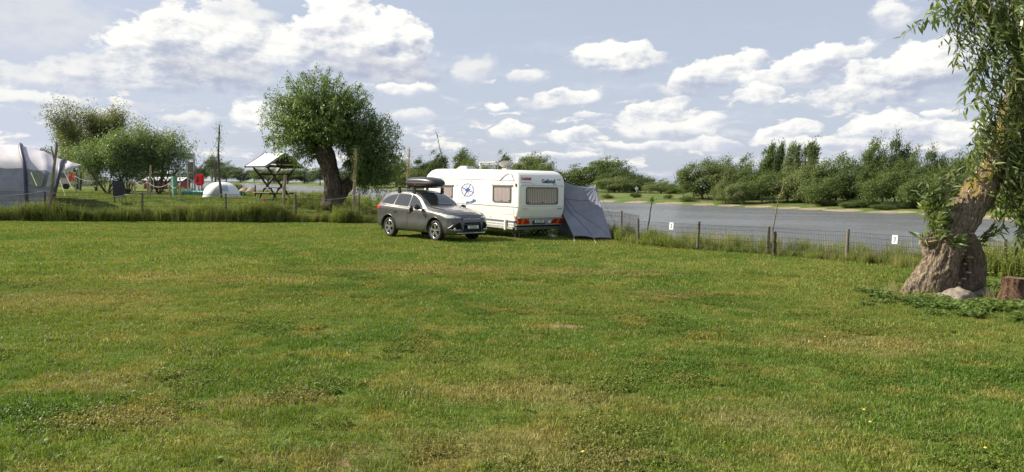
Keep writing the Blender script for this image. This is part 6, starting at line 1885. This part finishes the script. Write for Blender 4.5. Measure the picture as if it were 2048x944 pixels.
# wheel arches (dark lip) and wheels
for ax in AX:
    for s in (1, -1):
        m_ = MB(); rows = []
        for k in range(29):
            a = R(-18 + 216 * k / 28); c_, s_ = math.cos(a), math.sin(a)
            px_, pz_ = ax + .437 * c_, .375 + .437 * s_
            hit, *_ = kb.ray_cast(Vector((px_, s * 3, max(.26, pz_))), Vector((0, -s, 0)))
            y_ = hit.y if hit else s * .9
            y_ = s * max(abs(y_), .80)
            rows.append([Vector((ax + .418 * c_, y_ - s * .04, .375 + .418 * s_)), Vector((ax + .422 * c_, y_ + s * .012, .375 + .422 * s_)), Vector((ax + .455 * c_, y_ + s * .012, .375 + .455 * s_)), Vector((ax + .462 * c_, y_ - s * .01, .375 + .462 * s_))])
        m_.sheet(rows); m_.build('arch_trim', M['trimblack'], car, smooth=True)
        yo = s * .90
        wroot = MB(); wroot.lathe([(.20, s * -.20), (.33, s * -.20), (WR, s * -.17), (WR + .002, s * -.10), (WR, s * -.03), (.335, s * -.003), (.30, s * .004), (.255, s * -.004), (.245, s * -.03)], 44, 'y', (ax, yo - s * .02, WR)); wh = wroot.build('wheel', M['tyre'], car, smooth=True)
        m_ = MB(); m_.lathe([(.001, s * -.10), (.25, s * -.10), (.255, s * -.015), (.243, s * .002), (.232, s * -.012), (.228, s * -.09)], 40, 'y', (ax, yo - s * .02, WR))
        m_.build('rim', M['alloy'], wh, smooth=True)
        m_ = MB(); m_.lathe([(.001, s * -.055), (.228, s * -.055)], 30, 'y', (ax, yo - s * .02, WR)); m_.build('brake_disc', M['trimblack'], wh)
        m_ = MB()
        for k in range(5):
            for off in (-.17, .17):
                a = 2 * PI * k / 5 + off + .3; d = Vector((math.cos(a), 0, math.sin(a))); a0 = 2 * PI * k / 5 + off * .5 + .3; d0 = Vector((math.cos(a0), 0, math.sin(a0)))
                c_ = Vector((ax, yo - s * .03, WR)); m_.bar(c_ + d0 * .05 - Vector((0, s * .010, 0)), c_ + d * .236, .030, .020, up=(0, 1, 0))
        m_.lathe([(.001, s * .004), (.045, s * .002), (.055, s * -.02)], 16, 'y', (ax, yo - s * .03, WR)); m_.build('spokes', M['alloy'], wh)
m_ = MB(); m_.box((0, 0, .36), (3.9, 1.45, .22)); m_.build('underbody', M['under'], car)
# mirrors: the car's own and the long towing mirrors clipped on
for s in (1, -1):
    m_ = MB(); bmx = bmesh.new(); bmesh.ops.create_icosphere(bmx, subdivisions=3, radius=1)
    for v in bmx.verts: v.co = Vector((v.co.x * .085 + .56, v.co.y * .13 + s * 1.03, v.co.z * .085 + 1.12))
    me = bpy.data.meshes.new('mirror'); bmx.to_mesh(me); bmx.free(); mo = link('mirror', me, M['trimblack'], car, smooth=True)
    m_ = MB(); m_.bar((.60, s * .86, 1.07), (.57, s * 1.0, 1.09), .05); m_.build('mirror_foot', M['trimblack'], mo)
m_ = MB(); m_.tube([(.45, -.93, 1.20), (.62, -1.06, 1.22), (.60, -1.24, 1.14)], .013, 6); mo = m_.build('towing_mirror_arm', M['trimblack'], car)
m_ = MB(); m_.lathe([(.001, .05), (.06, .045), (.085, 0), (.06, -.04), (.001, -.045)], 16, 'x', (.58, -1.30, 1.07)); m_.V = [(x, y, (z - 1.07) * 1.35 + 1.07) for x, y, z in m_.V]; m_.build('towing_mirror', M['trimblack'], mo, smooth=True)
# antenna and roof rails with cross bars
zrf = 1.715
for x in (-.15, -1.05):
    m_ = MB(); m_.box((x, 0, zrf + .075), (.075, 1.36, .03)); bar_ = m_.build('roof_bar', M['trimblack'], car, bevel=.008)
    for s in (1, -1):
        m_ = MB(); m_.add([(x - .08, s * .60, 1.615), (x + .08, s * .60, 1.615), (x + .04, s * .60, zrf + .075), (x - .04, s * .60, zrf + .075), (x - .08, s * .66, 1.59), (x + .08, s * .66, 1.59), (x + .04, s * .66, zrf + .075), (x - .04, s * .66, zrf + .075)],
                          [(0, 1, 2, 3), (7, 6, 5, 4), (0, 4, 5, 1), (1, 5, 6, 2), (2, 6, 7, 3), (3, 7, 4, 0)]); m_.build('bar_foot', M['trimblack'], bar_)
# roof box
rb0 = cpos + (chead * -.40 + cleft * .02 + Vector((0, 0, zrf + .088))) * CSC
rbx = empty('roof_box', rb0, th); tag(rbx, 'black streamlined roof box on the roof bars of the dark grey car', 'roof box')
M['boxblack'] = simple('satin_black_plastic', (.022, .022, .024), .38, var=.1, coat=.15)
V = []; NU, NV = 48, 24
def sgn(v, e): return math.copysign(abs(v) ** e, v)
for j in range(NV + 1):
    ph = -PI / 2 + PI * j / NV
    for i in range(NU):
        a = 2 * PI * i / NU; e1 = .46
        x = sgn(math.cos(a), .62) * sgn(max(0, math.cos(ph)), e1); y = sgn(math.sin(a), .45) * sgn(max(0, math.cos(ph)), e1); z = sgn(math.sin(ph), .72)
        zz = .165 + (z * (.165 if z < 0 else .225))
        if z > 0: zz -= .055 * max(0, x) ** 2; zz += -.012 * math.cos(y * 9) * (1 - abs(x))
        V.append((x * .98 * (1 if x > 0 else .92), y * .42 * (1 - .10 * max(0, x) ** 2), zz))
F = [(j * NU + i, j * NU + (i + 1) % NU, (j + 1) * NU + (i + 1) % NU, (j + 1) * NU + i) for j in range(NV) for i in range(NU)]
me = bpy.data.meshes.new('shell'); me.from_pydata(V, [], F)
bm = bmesh.new(); bm.from_mesh(me); bmesh.ops.remove_doubles(bm, verts=bm.verts, dist=1e-4); bmesh.ops.recalc_face_normals(bm, faces=bm.faces); bm.to_mesh(me); bm.free()
link('shell', me, M['boxblack'], rbx, smooth=True)
m_ = MB(); q = []
for k in range(41):
    a = 2 * PI * k / 40; q.append((sgn(math.cos(a), .62) * .98 * (1 if math.cos(a) > 0 else .92) * 1.004, sgn(math.sin(a), .45) * .422 * (1 - .10 * max(0, math.cos(a)) ** 2), .165))
m_.tube(q, .010, 5); m_.build('seam', M['black'], rbx)
m_ = MB(); m_.box((-.05, -.43, .115), (.05, .02, .035)); m_.build('lock', M['red'], rbx)
# ------------------------------------------------------------------ picnic shelter, twice
def gp(px, Y): 
    X = P(px, 370, Y).x
    return Vector((X, Y, H(X, Y)))
def make_shelter():
    root = empty('picnic_shelter', (0, 0, 0)); W = M['shelter_wood']
    m_ = MB()
    m_.sheet([[(-1.28, y, 2.06), (0, y, 2.88)] for y in (-1.25, 1.25)], .045); m_.sheet([[(0, y, 2.88), (1.28, y, 2.06)] for y in (-1.25, 1.25)], .045)
    r_ = m_.build('roof', M['roof_white'], root)
    for s in (-1, 1):
        for e in (-1, 1):
            m_ = MB(); m_.bar((e * 1.30, s * 1.265, 2.0), (0, s * 1.265, 2.84), .03, .13, up=(0, 0, 1)); m_.build('bargeboard', M['fascia'] if s < 0 else W, r_)
        m_ = MB(); m_.add([(-.95, s * 1.16, 2.20), (.95, s * 1.16, 2.20), (.12, s * 1.16, 2.74), (-.12, s * 1.16, 2.74), (-.95, s * 1.20, 2.20), (.95, s * 1.20, 2.20), (.12, s * 1.20, 2.74), (-.12, s * 1.20, 2.74)],
                          [(0, 1, 2, 3), (7, 6, 5, 4), (0, 4, 5, 1), (1, 5, 6, 2), (2, 6, 7, 3), (3, 7, 4, 0)]); s > 0 or m_.build('gable_board', W, root)
    m_ = MB(); m_.bar((-1.26, -1.25, 2.02), (-1.26, 1.25, 2.02), .05, .10); m_.bar((1.26, -1.25, 2.02), (1.26, 1.25, 2.02), .05, .10); m_.build('eave_beam', W, root)
    for y in (-.85, .85):
        m_ = MB(); m_.bar((-.98, y, 2.06), (.14, y, .68), .05, .11); m_.bar((.98, y + .05, 2.06), (-.14, y + .05, .68), .05, .11); m_.build('post', W, root)
        m_ = MB(); m_.bar((-1.2, y, 2.08), (1.2, y, 2.08), .06, .12); m_.bar((-.62, y + .04, 1.57), (.62, y + .04, 1.57), .05, .09); m_.bar((0, y, 2.1), (0, y, 2.8), .06); m_.build('tie_beam', W, root)
        m_ = MB(); m_.bar((-.20, y, .72), (-.62, y, .0), .05, .10); m_.bar((.20, y, .72), (.62, y, .0), .05, .10); m_.bar((-.85, y + .04, .40), (.85, y + .04, .40), .05, .09); m_.build('leg', W, root)
    for x in (-.6, .6):
        m_ = MB(); m_.bar((x, -.85, 1.62), (x, .85, 1.62), .05, .08); m_.build('tie_beam', W, root)
    for k in range(5): 
        pass
    m_ = MB()
    for k in range(5): m_.box((-.30 + .15 * k, 0, .755), (.138, 2.1, .04))
    m_.build('tabletop', M['table_wood'], root)
    for s in (-1, 1):
        m_ = MB(); m_.box((s * .78 - .075, 0, .455), (.14, 2.1, .04)); m_.box((s * .78 + .075, 0, .455), (.14, 2.1, .04)); m_.build('bench', M['table_wood'], root)
    return root
def copy_tree(o, parent=None):
    c = o.copy(); COL.objects.link(c); c.parent = parent
    for ch in [q for q in bpy.data.objects if q.parent == o]: copy_tree(ch, c)
    return c
sh = make_shelter(); p = gp(549, 46.0); sh.location = p; sh.rotation_euler.z = R(47)
tag(sh, 'picnic table under its own gable roof with V-shaped dark posts left of the pollard willow', 'picnic shelter', 'roofed picnic tables')
s2 = copy_tree(sh); p = gp(325, 66.0); s2.location = p; s2.rotation_euler.z = R(-4)
s2['label'] = 'farther roofed picnic table half hidden by the loose willow left of the sign board'

# ------------------------------------------------------------------ inflatable tent at the left edge
M['tent'] = simple('grey_lilac_tent', (0.50, 0.48, 0.53), .7, var=.06, scale=1.2, bump=.25, bscale=3)
M['tent_shaded'] = simple('shaded_tent_skin', (0.27, 0.27, 0.33), .75, var=.12, scale=2.0, bump=.35, bscale=3.5)  # same skin as the roof, with the wall's shade put into the colour
M['tube_navy'] = simple('dark_air_tube', (0.05, 0.055, 0.085), .5)
M['mesh_win'] = simple('mesh_window', (0.20, 0.24, 0.19), .5, var=.15)
M['foil'] = simple('clear_foil', (.34, .37, .33), .3, var=.1)
YT = 39.5
def tz(px, py, Y): return P(px, py, Y)
z0t = 0.30
root = empty('inflatable_tent', (P(60, 370, YT).x, YT, H(P(60, 370, YT).x, YT))); tag(root, 'big grey inflatable tent with dark air tubes at the left edge', 'tent'); O = root.location
# stations: ridge px, py ; eave (px,py) ; foot px
ST = [(-330, 300, -330, 350, -330), (-240, 289, -240, 336, -240), (-120, 287, -118, 330, -118), (-30, 286, -28, 326, -28), (42, 290, 50, 330, 54), (88, 302, 92, 334, 88), (130, 321, 121, 345, 101)]
def section(st, n=15, inset=0.0):
    rpx, rpy, epx, epy, fpx = st
    ridge = tz(rpx, rpy, YT + 2.0); eave = tz(epx, epy, YT + .25); foot = tz(fpx, 372, YT); foot.z = z0t - .1
    pts = []
    for k in range(n + 1):
        t_ = k / n
        if t_ < .5:
            u = t_ / .5; c = Vector(((ridge.x + eave.x) / 2, YT + .9, ridge.z - .10 * (ridge.z - eave.z))); p = ridge * (1 - u) ** 2 + c * 2 * u * (1 - u) + eave * u * u
        else:
            u = (t_ - .5) / .5; p = eave.lerp(foot, u) + Vector((0, -.04 * math.sin(PI * u), 0))
        pts.append(p)
    back = [Vector((p.x - .66 * 2 * (YT + 2.0 - p.y), 2 * (YT + 2.0) - p.y, p.z)) for p in pts[::-1][:-1]]
    return pts, back
secs_ = []
dense = []
for i in range(len(ST) - 1):
    for k in range(6):
        t_ = k / 6; dense.append(tuple(a * (1 - t_) + b * t_ for a, b in zip(ST[i], ST[i + 1])) + (t_,))
dense.append(ST[-1] + (0.0,))
rows = []; 
for d_ in dense:
    pts, back = section(d_[:5]); sag = math.sin(PI * d_[5]) * .055
    full = [p - Vector((0, 0, sag)) * (1 if p.z > 1.6 else .4) + Vector((0, sag * .9, 0)) - O for p in pts]
    full = [p + Vector((0, .09, 0)) * mnoise.noise(p * 1.3) + Vector((0, .075, .03)) * mnoise.noise(Vector((p.x * 2.2 + p.z * 3.4, p.y, p.z * 3.2 - p.x * 1.8))) for p in full]
    rows.append((full, [p - O for p in back]))
NF = len(rows[0][0]); cut = 8
m_ = MB(); m_.sheet([r_[0][:cut + 1] for r_ in rows], 0); m_.sheet([[r_[1][-1 - k] for k in range(0, 1)] + r_[1][::-1][:0] + r_[1] + [r_[0][0]] for r_ in rows], 0)
m_.build('roof', M['tent'], root, smooth=True)
m_ = MB(); m_.sheet([r_[0][cut:] for r_ in rows], 0); m_.build('side_wall', M['tent_shaded'], root, smooth=True)
for st in (ST[1], ST[4], ST[6]):
    pts, back = section(st); m_ = MB(); m_.tube([p + Vector((0, -.05, .04)) - O for p in pts], .090, 10); m_.tube([p + Vector((0, .05, .04)) - O for p in back], .09, 8); m_.build('air_tube', M['tube_navy'], root, smooth=True)
# end wall, pale side with window and pointed visor
pts, back = section(ST[6]); ring_ = [p - O for p in pts] + [p - O for p in back[:-1]][::-1][::-1]
c_ = sum((p for p in ring_), Vector()) / len(ring_); m_ = MB(); m_.add([c_] + ring_, [(0, k + 1, k + 2) for k in range(len(ring_) - 1)]); m_.build('end_wall', M['tent_shaded'], root)
tip = tz(163, 330, YT + 1.2); a = tz(130, 320, YT + 2.0); b = tz(121, 345, YT + .2); c = tz(135, 336, YT + .3)
m_ = MB(); m_.sheet([[a - O, a.lerp(tip, .5) - O + Vector((0, 0, -.03)), tip - O], [b.lerp(a, .5) - O + Vector((.05, 0, .12)), b.lerp(tip, .5) - O + Vector((0, 0, .10)), tip - O], [b - O, b.lerp(tip, .5) - O + Vector((0, 0, -.02)), tip - O + Vector((0, 0, -.02))]], .02); m_.build('visor', M['tent'], root, smooth=True)
w_ = [tz(x, y, YT + .10) - O + Vector((0, -.12, 0)) for x, y in ((64, 340), (86, 344), (92, 350), (86, 372), (72, 374), (60, 368))]; m_ = MB(); m_.add(w_, [tuple(range(6))]); m_.build('window', M['mesh_win'], root)
w_ = [tz(x, y, YT + .10) - O + Vector((0, -.10, 0)) for x, y in ((101, 346), (117, 347), (108, 374), (94, 374))]; m_ = MB(); m_.add(w_, [(0, 1, 2, 3)]); m_.build('pale_panel', M['foil'], root)
for (x0, y0, x1, y1) in ((128, 342, 146, 380), (62, 345, 74, 372), (120, 360, 131, 392), (103, 372, 96, 395)):
    m_ = MB(); m_.tube([tz(x0, y0, YT - .1) - O, tz(x1, y1, YT - .9) - O], .018, 5); m_.build('guy_strap', M['rope'] if x0 > 60 and x0 != 103 else M['tube_navy'], root)

# ------------------------------------------------------------------ lounger, dome tent, sign board and the rest
p = gp(238, 42.5); p.z = H(p.x, p.y)
root = empty('sun_lounger', p, 0); tag(root, 'black fabric sun lounger with upright back on the lawn behind the mesh fence', 'sun lounger')
k_ = 1480 / 42.5
zb_ = P(238, 396, 42.5).z - p.z; ztp = P(228, 362, 42.5).z - p.z
m_ = MB(); m_.sheet([[(-.50, .25, ztp), (.12, .28, ztp)], [(-.30, -.02, zb_ + .1), (.34, .02, zb_ + .1)]], .02); m_.build('backrest', M['black_cloth'], root)
m_ = MB(); m_.sheet([[(-.30, 0, zb_ + .08), (.34, .02, zb_ + .08)], [(.10, -.9, zb_ + .02), (.62, -.8, zb_ + .02)]], .02); m_.build('seat', M['black_cloth'], root)
m_ = MB(); m_.tube([(-.53, .26, ztp + .10), (-.50, .25, ztp), (-.32, -.03, zb_ + .08)], .016, 6); m_.tube([(.15, .28, ztp), (.36, .0, zb_ + .08)], .016, 6); m_.tube([(.30, 0, zb_ + .2), (.85, -.15, zb_ + .18)], .022, 6); m_.build('frame', M['black'], root)
for (x, y) in ((-.28, 0), (.34, 0), (.12, -.8), (.78, -.25)):
    m_ = MB(); m_.tube([(x, y, zb_ + .08), (x + .05, y, 0)], .015, 6); m_.build('leg', M['black'], root)
# dome tent
p = gp(443, 49); root = empty('dome_tent', p, R(20)); root.scale = (.9, .9, 1); tag(root, 'small white dome tent with pale blue window behind the mesh fence', 'tent')
M['dome'] = simple('white_tent_cloth', (.74, .75, .74), .7, var=.05, bump=.3, bscale=4); M['dome_blue'] = simple('pale_blue_cloth', (.36, .44, .56), .6)
zd = P(437, 364, 49).z - p.z; V = []; NU, NV = 48, 16
for j in range(NV + 1):
    v = j / NV * PI / 2
    for i in range(NU):
        a = 2 * PI * i / NU; rr2 = math.cos(v) ** .85; sq = 1 / max(abs(math.cos(a)), abs(math.sin(a))); rr3 = rr2 * (1 + (min(sq, 1.18) - 1) * (1 - v)) * (1 - .05 * abs(math.sin(2 * a)) * math.sin(v))
        V.append((1.28 * rr3 * math.cos(a), 1.1 * rr3 * math.sin(a), zd * math.sin(v) ** .9 + .01))
F = [(j * NU + i, j * NU + (i + 1) % NU, (j + 1) * NU + (i + 1) % NU, (j + 1) * NU + i) for j in range(NV) for i in range(NU)]
me = bpy.data.meshes.new('canopy'); me.from_pydata(V, [], F); db = BVHTree.FromPolygons([Vector(v) for v in V], F)
bm = bmesh.new(); bm.from_mesh(me); bmesh.ops.remove_doubles(bm, verts=bm.verts, dist=1e-3); bmesh.ops.recalc_face_normals(bm, faces=bm.faces); bm.to_mesh(me); bm.free()
link('canopy', me, M['dome'], root, smooth=True)
def dome_patch(nm, outline, mt):
    V2, F2 = patch(db, outline, 'y-', .01, .08); me = bpy.data.meshes.new(nm); me.from_pydata([tuple(v) for v in V2], [], F2); link(nm, me, mt, root, smooth=True)
dome_patch('window', [(.0, .42 * zd), (.5, .42 * zd), (.42, .80 * zd), (.02, .84 * zd)], M['dome_blue'])
dome_patch('door', [(-.75, .05), (-.12, .05), (-.10, .86 * zd), (-.42, .62 * zd)], M['foil'])
m_ = MB(); m_.tube([(0.02 + .5 * t_, -1.05 * math.cos(math.asin(min(1, .55 + .0))) - .0, 0) for t_ in (0, .01)], .01, 4)
m_ = MB(); m_.tube([(1.1, -.9, .25), (1.55, -1.5, 0)], .012, 4); m_.tube([(-1.1, -.9, .25), (-1.5, -1.4, 0)], .012, 4); m_.build('guy_rope', M['rope'], root)
# turquoise beam lying on the lawn edge
a = P(364, 384, 54); b = P(492, 384.5, 54); root = empty('plastic_pipe', (a.x, a.y, H(a.x, a.y))); tag(root, 'long turquoise pipe raised low above the grass behind the white dome tent', 'pipe')
m_ = MB(); m_.tube([a - root.location, b - root.location], .11, 10); m_.build('pipe', M['turq'], root, smooth=True)
for t_ in (.02, .34, .66, .98):
    q = a.lerp(b, t_) - root.location; m_ = MB(); m_.tube([q, Vector((q.x, q.y, -.1))], .05, 6); m_.build('support', M['stake_dark'], root)
# sign board on posts
Ys = 57.0; p = gp(374, Ys); root = empty('sign_board', p, R(6)); tag(root, 'pale board with green lettering on tall thin posts left of the white dome tent', 'sign')
zt_, zb2 = P(374, 307, Ys).z - p.z, P(374, 319, Ys).z - p.z
M['signpale'] = simple('pale_green_sign', (.72, .78, .66), .5); M['signgreen'] = simple('sign_green', (.18, .42, .16), .5)
wS = 32 / FPX * Ys
m_ = MB(); m_.box((0, 0, (zt_ + zb2) / 2), (wS, .05, zt_ - zb2)); m_.build('board', M['signpale'], root)
m_ = MB(); m_.box((-.0, -.03, zt_ - .10), (wS * .8, .012, .035)); so_ = m_.build('green_line', M['signgreen'], root)
text_mesh('lettering', 'SZZ BIG', .24, M['signgreen'], root, basis((.0, -.035, (zt_ + zb2) / 2 - .06), (1, 0, 0), (0, 0, 1)), extrude=.003, bold=.006, sx=1.0)
for x in (-.55, .0, .55):
    m_ = MB(); m_.tube([(x, .04, zt_ - .05 if x else zb2), (x + .05, .04, -.1)], .035, 7); m_.build('post', M['pole'] if x < .5 else M['stake_dark'], root)
m_ = MB(); m_.bar((-.05, -.02, zb2), (.42, -.02, zb2 - .95), .05); m_.build('brace', M['pole'], root)
# dark panel, ladder frame and red case
Yk = 56.0; p = gp(382, Yk); root = empty('notice_board', p); tag(root, 'brown upright board on posts below the pale sign board', 'board')
z1, z2 = P(385, 324, Yk).z - p.z, P(385, 345, Yk).z - p.z
m_ = MB(); m_.box((0, 0, (z1 + z2) / 2), (.42, .04, z1 - z2)); m_.build('board', M['table_wood'], root)
for x in (-.22, .24): m_ = MB(); m_.tube([(x, 0, z1), (x, 0, -.1)], .03, 6); m_.build('post', M['pole'], root)
Yr = 51.0; p = gp(399, Yr); root = empty('red_case', p, R(-8)); tag(root, 'rounded red case hanging on a thin dark post left of the white dome tent', 'case')
z1, z2 = P(399, 348, Yr).z - p.z, P(399, 371, Yr).z - p.z
m_ = MB(); m_.box((0, 0, (z1 + z2) / 2), (.66, .28, z1 - z2)); m_.build('case', M['red'], root, bevel=.11)
m_ = MB(); m_.bar((-.02, -.15, z2 + .22), (-.02, -.15, z1 - .18), .05, .02); m_.bar((-.12, -.15, z2 + .25), (-.02, -.15, z1 - .25), .03, .02); m_.build('emblem', M['black'], root)
for x in (-.12, .14): m_ = MB(); m_.tube([(x, .18, z1 + .05), (x, .18, -.1)], .022, 6); m_.build('post', M['frame'], root)
p = gp(391, 55.0); root = empty('ladder_frame', p); tag(root, 'dark A-shaped metal frame between the brown board and the red case', 'frame')
zt_ = P(391, 330, 55).z - p.z
for x in (-.35, .3):
    m_ = MB(); m_.tube([(0, 0, zt_), (x, 0, -.1)], .025, 6); m_.build('leg', M['frame'], root)
m_ = MB(); m_.bar((-.2, 0, zt_ * .45), (.17, 0, zt_ * .45), .03); m_.box((0, 0, zt_ * .62), (.3, .25, .28)); m_.build('crossbar', M['frame'], root)
# green bin
p = gp(349, 52); root = empty('rubbish_bin', p); tag(root, 'green plastic waste bin on the lawn left of the sign board', 'bin')
z1 = P(349, 352, 52).z - p.z
m_ = MB(); m_.lathe([(.001, .05), (.17, .05), (.21, z1), (.19, z1), (.15, .1)], 4, 'z'); m_.build('container', M['greenbin'], root, bevel=0)
# grey square post
p = gp(431, 57); root = empty('square_post', p); tag(root, 'grey square wooden post left of the pruned sapling', 'post')
m_ = MB(); z1 = P(431, 322, 57).z - p.z; m_.box((0, 0, z1 / 2), (.11, .11, z1)); m_.build('post', M['post'], root); m_ = MB(); m_.box((.12, .02, z1 * .86), (.14, .03, z1 * .2)); m_.build('board', M['post'], root)
# low white-tipped stakes with ropes
def rope_run(pts, label):
    root = empty('rope_barrier', pts[0]); tag(root, label, 'rope barrier'); o0 = Vector(pts[0]); tops = []
    for q in pts:
        q = Vector(q); z = H(q.x, q.y); t_ = Vector((q.x, q.y, q.z)); tops.append(t_)
        m_ = MB(); m_.tube([Vector((q.x + .08, q.y, z - .1)) - o0, t_ - o0], .05, 7, noise=.1); so = m_.build('stake', M['stake_pale'], root)
        m_ = MB(); m_.tube([t_ - Vector((0, 0, .12)) - o0, t_ + Vector((0, 0, .01)) - o0], .056, 7); m_.build('white_tip', M['white'], so)
    for a, b in zip(tops[:-1], tops[1:]):
        m_ = MB(); m_.tube([a.lerp(b, k / 10) - Vector((0, 0, .30 * 4 * (k / 10) * (1 - k / 10))) - o0 for k in range(11)], .018, 5); m_.build('rope', M['rope'], root)
rope_run([P(268, 359, 47), P(294, 363, 46), P(338, 366, 45), P(359, 366.5, 44)], 'rope slung between pale white-tipped stakes left of the red case')
rope_run([P(150, 352, 58), P(208, 357, 56), P(262, 359, 54)], 'farther rope between thin stakes behind the black sun lounger')
# thin rods
for px, y0, Y, lab in ((307, 355, 46, 'thin grey rod standing on the lawn right of the pruned stake'), (158, 338, 44, 'thin pale rod right of the grey tent'), (265, 360, 60, 'pale slim post behind the sun lounger')):
    p = gp(px, Y); root = empty('garden_rod', p); tag(root, lab, 'rod'); MB().tube([(0, 0, -.1), (0, 0, P(px, y0, Y).z - p.z)], .022, 6).build('rod', M['pole'], root)
# wavy wooden double seat
p = gp(493, 53); root = empty('garden_bench', p, R(-5)); tag(root, 'low wavy brown wooden double seat left of the picnic shelter', 'seat')
m_ = MB(); rows = []
for j in range(2):
    rows.append([Vector((-.55 + 1.1 * k / 20, -.3 + .6 * j, .62 + .10 * abs(math.sin(k / 20 * 2 * PI)) - (.0 if j else .30))) for k in range(21)])
m_.sheet(rows, .04); m_.build('seat', M['table_wood'], root)
for x in (-.52, .52): m_ = MB(); m_.tube([(x, .28, -.05), (x, .28, .85)], .05, 7); m_.build('post', M['shelter_wood'], root)
# pinwheel by the fence
p = gp(529, 39.6); root = empty('pinwheel', p); tag(root, 'little red and teal garden pinwheel behind the fence below the picnic shelter', 'pinwheel')
zc_ = P(528, 402, 39.6).z - p.z; m_ = MB(); m_.tube([(0, 0, -.05), (0, 0, zc_ + .25)], .010, 5); m_.build('stick', M['turq'], root)
m_ = MB()
for k in range(8):
    a = 2 * PI * k / 8; d = Vector((math.cos(a), 0, math.sin(a))); e = Vector((math.cos(a + .6), 0, math.sin(a + .6))); c0 = Vector((0, -.03, zc_)); m_.add([c0, c0 + d * .14, c0 + e * .12 + Vector((0, -.03, 0))], [(0, 1, 2)])
m_.build('vanes', M['red'], root); m_ = MB(); m_.box((-.02, -.02, zc_ - .22), (.10, .02, .16)); m_.build('tail', M['turq'], root)
# second, leafy low wire panel lying behind the shelter: water-side post row
for i, px in enumerate((474, 500, 505)):
    pass
# red-and-white shed and small things far left
p = gp(335, 92); root = empty('red_shed', p); tag(root, 'low red shed with a white roof behind the farther picnic table', 'shed')
zs_ = P(335, 354, 92).z - p.z; m_ = MB(); m_.box((0, 0, zs_ * .36), (4.6, 2.5, zs_ * .72)); m_.build('wall', M['red_wall'], root)
m_ = MB(); m_.sheet([[(-2.5, -1.5, zs_ * .70), (2.5, -1.5, zs_ * .70)], [(-2.5, 0, zs_), (2.5, 0, zs_)], [(-2.5, 1.5, zs_ * .70), (2.5, 1.5, zs_ * .70)]], .06); m_.build('roof', M['roof_white'], root)
m_ = MB(); m_.box((-1.2, -1.27, zs_ * .35), (.9, .05, zs_ * .34)); m_.build('window', M['glass_dark'], root); m_ = MB(); m_.box((1.0, -1.27, zs_ * .31), (.8, .05, zs_ * .6)); m_.build('door', M['white'], root)
p = gp(152, 78); root = empty('red_camper', p); tag(root, 'small red and white camping trailer half hidden right of the grey tent', 'camper')
zs_ = P(152, 338, 78).z - p.z; m_ = MB(); m_.box((0, 0, zs_ * .58), (2.6, 1.8, zs_ * .76)); m_.build('body', simple('offwhite_wall', (.5, .46, .42), .5), root, bevel=.15)
m_ = MB(); m_.box((.1, -.91, zs_ * .62), (.55, .05, zs_ * .45)); m_.build('door', M['red'], root); m_ = MB(); m_.box((-.7, -.91, zs_ * .68), (.6, .05, zs_ * .25)); m_.build('window', M['glass_dark'], root)
for x in (-.6, .6): m_ = MB(); m_.lathe([(.001, -.1), (.3, -.1), (.3, .1), (.001, .1)], 16, 'y', (x, -.75, .3)); m_.build('wheel', M['tyre'], root)
# ------------------------------------------------------------------ small lawn details: dandelions, dry leaves
rq = np.random.RandomState(9); C = []; 
for (px, py, lab) in ((1650, 682, 'yellow dandelion flower in the lawn below the boulder, right of the middle'), (1740, 856, 'yellow dandelion flower in the lower right of the lawn'), (1970, 912, 'yellow dandelion flower nearest the bottom right corner'), (1166, 922, 'yellow dandelion flower near the bottom edge in the middle of the lawn'), (600, 606, 'yellow dandelion flower on the left half of the lawn'), (1728, 830, 'yellow dandelion flower just above another in the lower right')):
    g = G(px, py); m_ = MB(); root = empty('dandelion', (g.x, g.y, H(g.x, g.y))); tag(root, lab, 'flower', 'yellow dandelions in the lawn')
    MB().tube([(0, 0, 0), (.005, 0, .055)], .003, 4).build('stem', M['leaf_weed'], root)
    MB().lathe([(.001, .064), (.010, .062), (.014, .056), (.001, .052)], 12, 'z').build('flower', M['yellow'] if 'yellow' in M else M.setdefault('yellow', simple('dandelion_yellow', (.80, .55, .02), .6)), root)
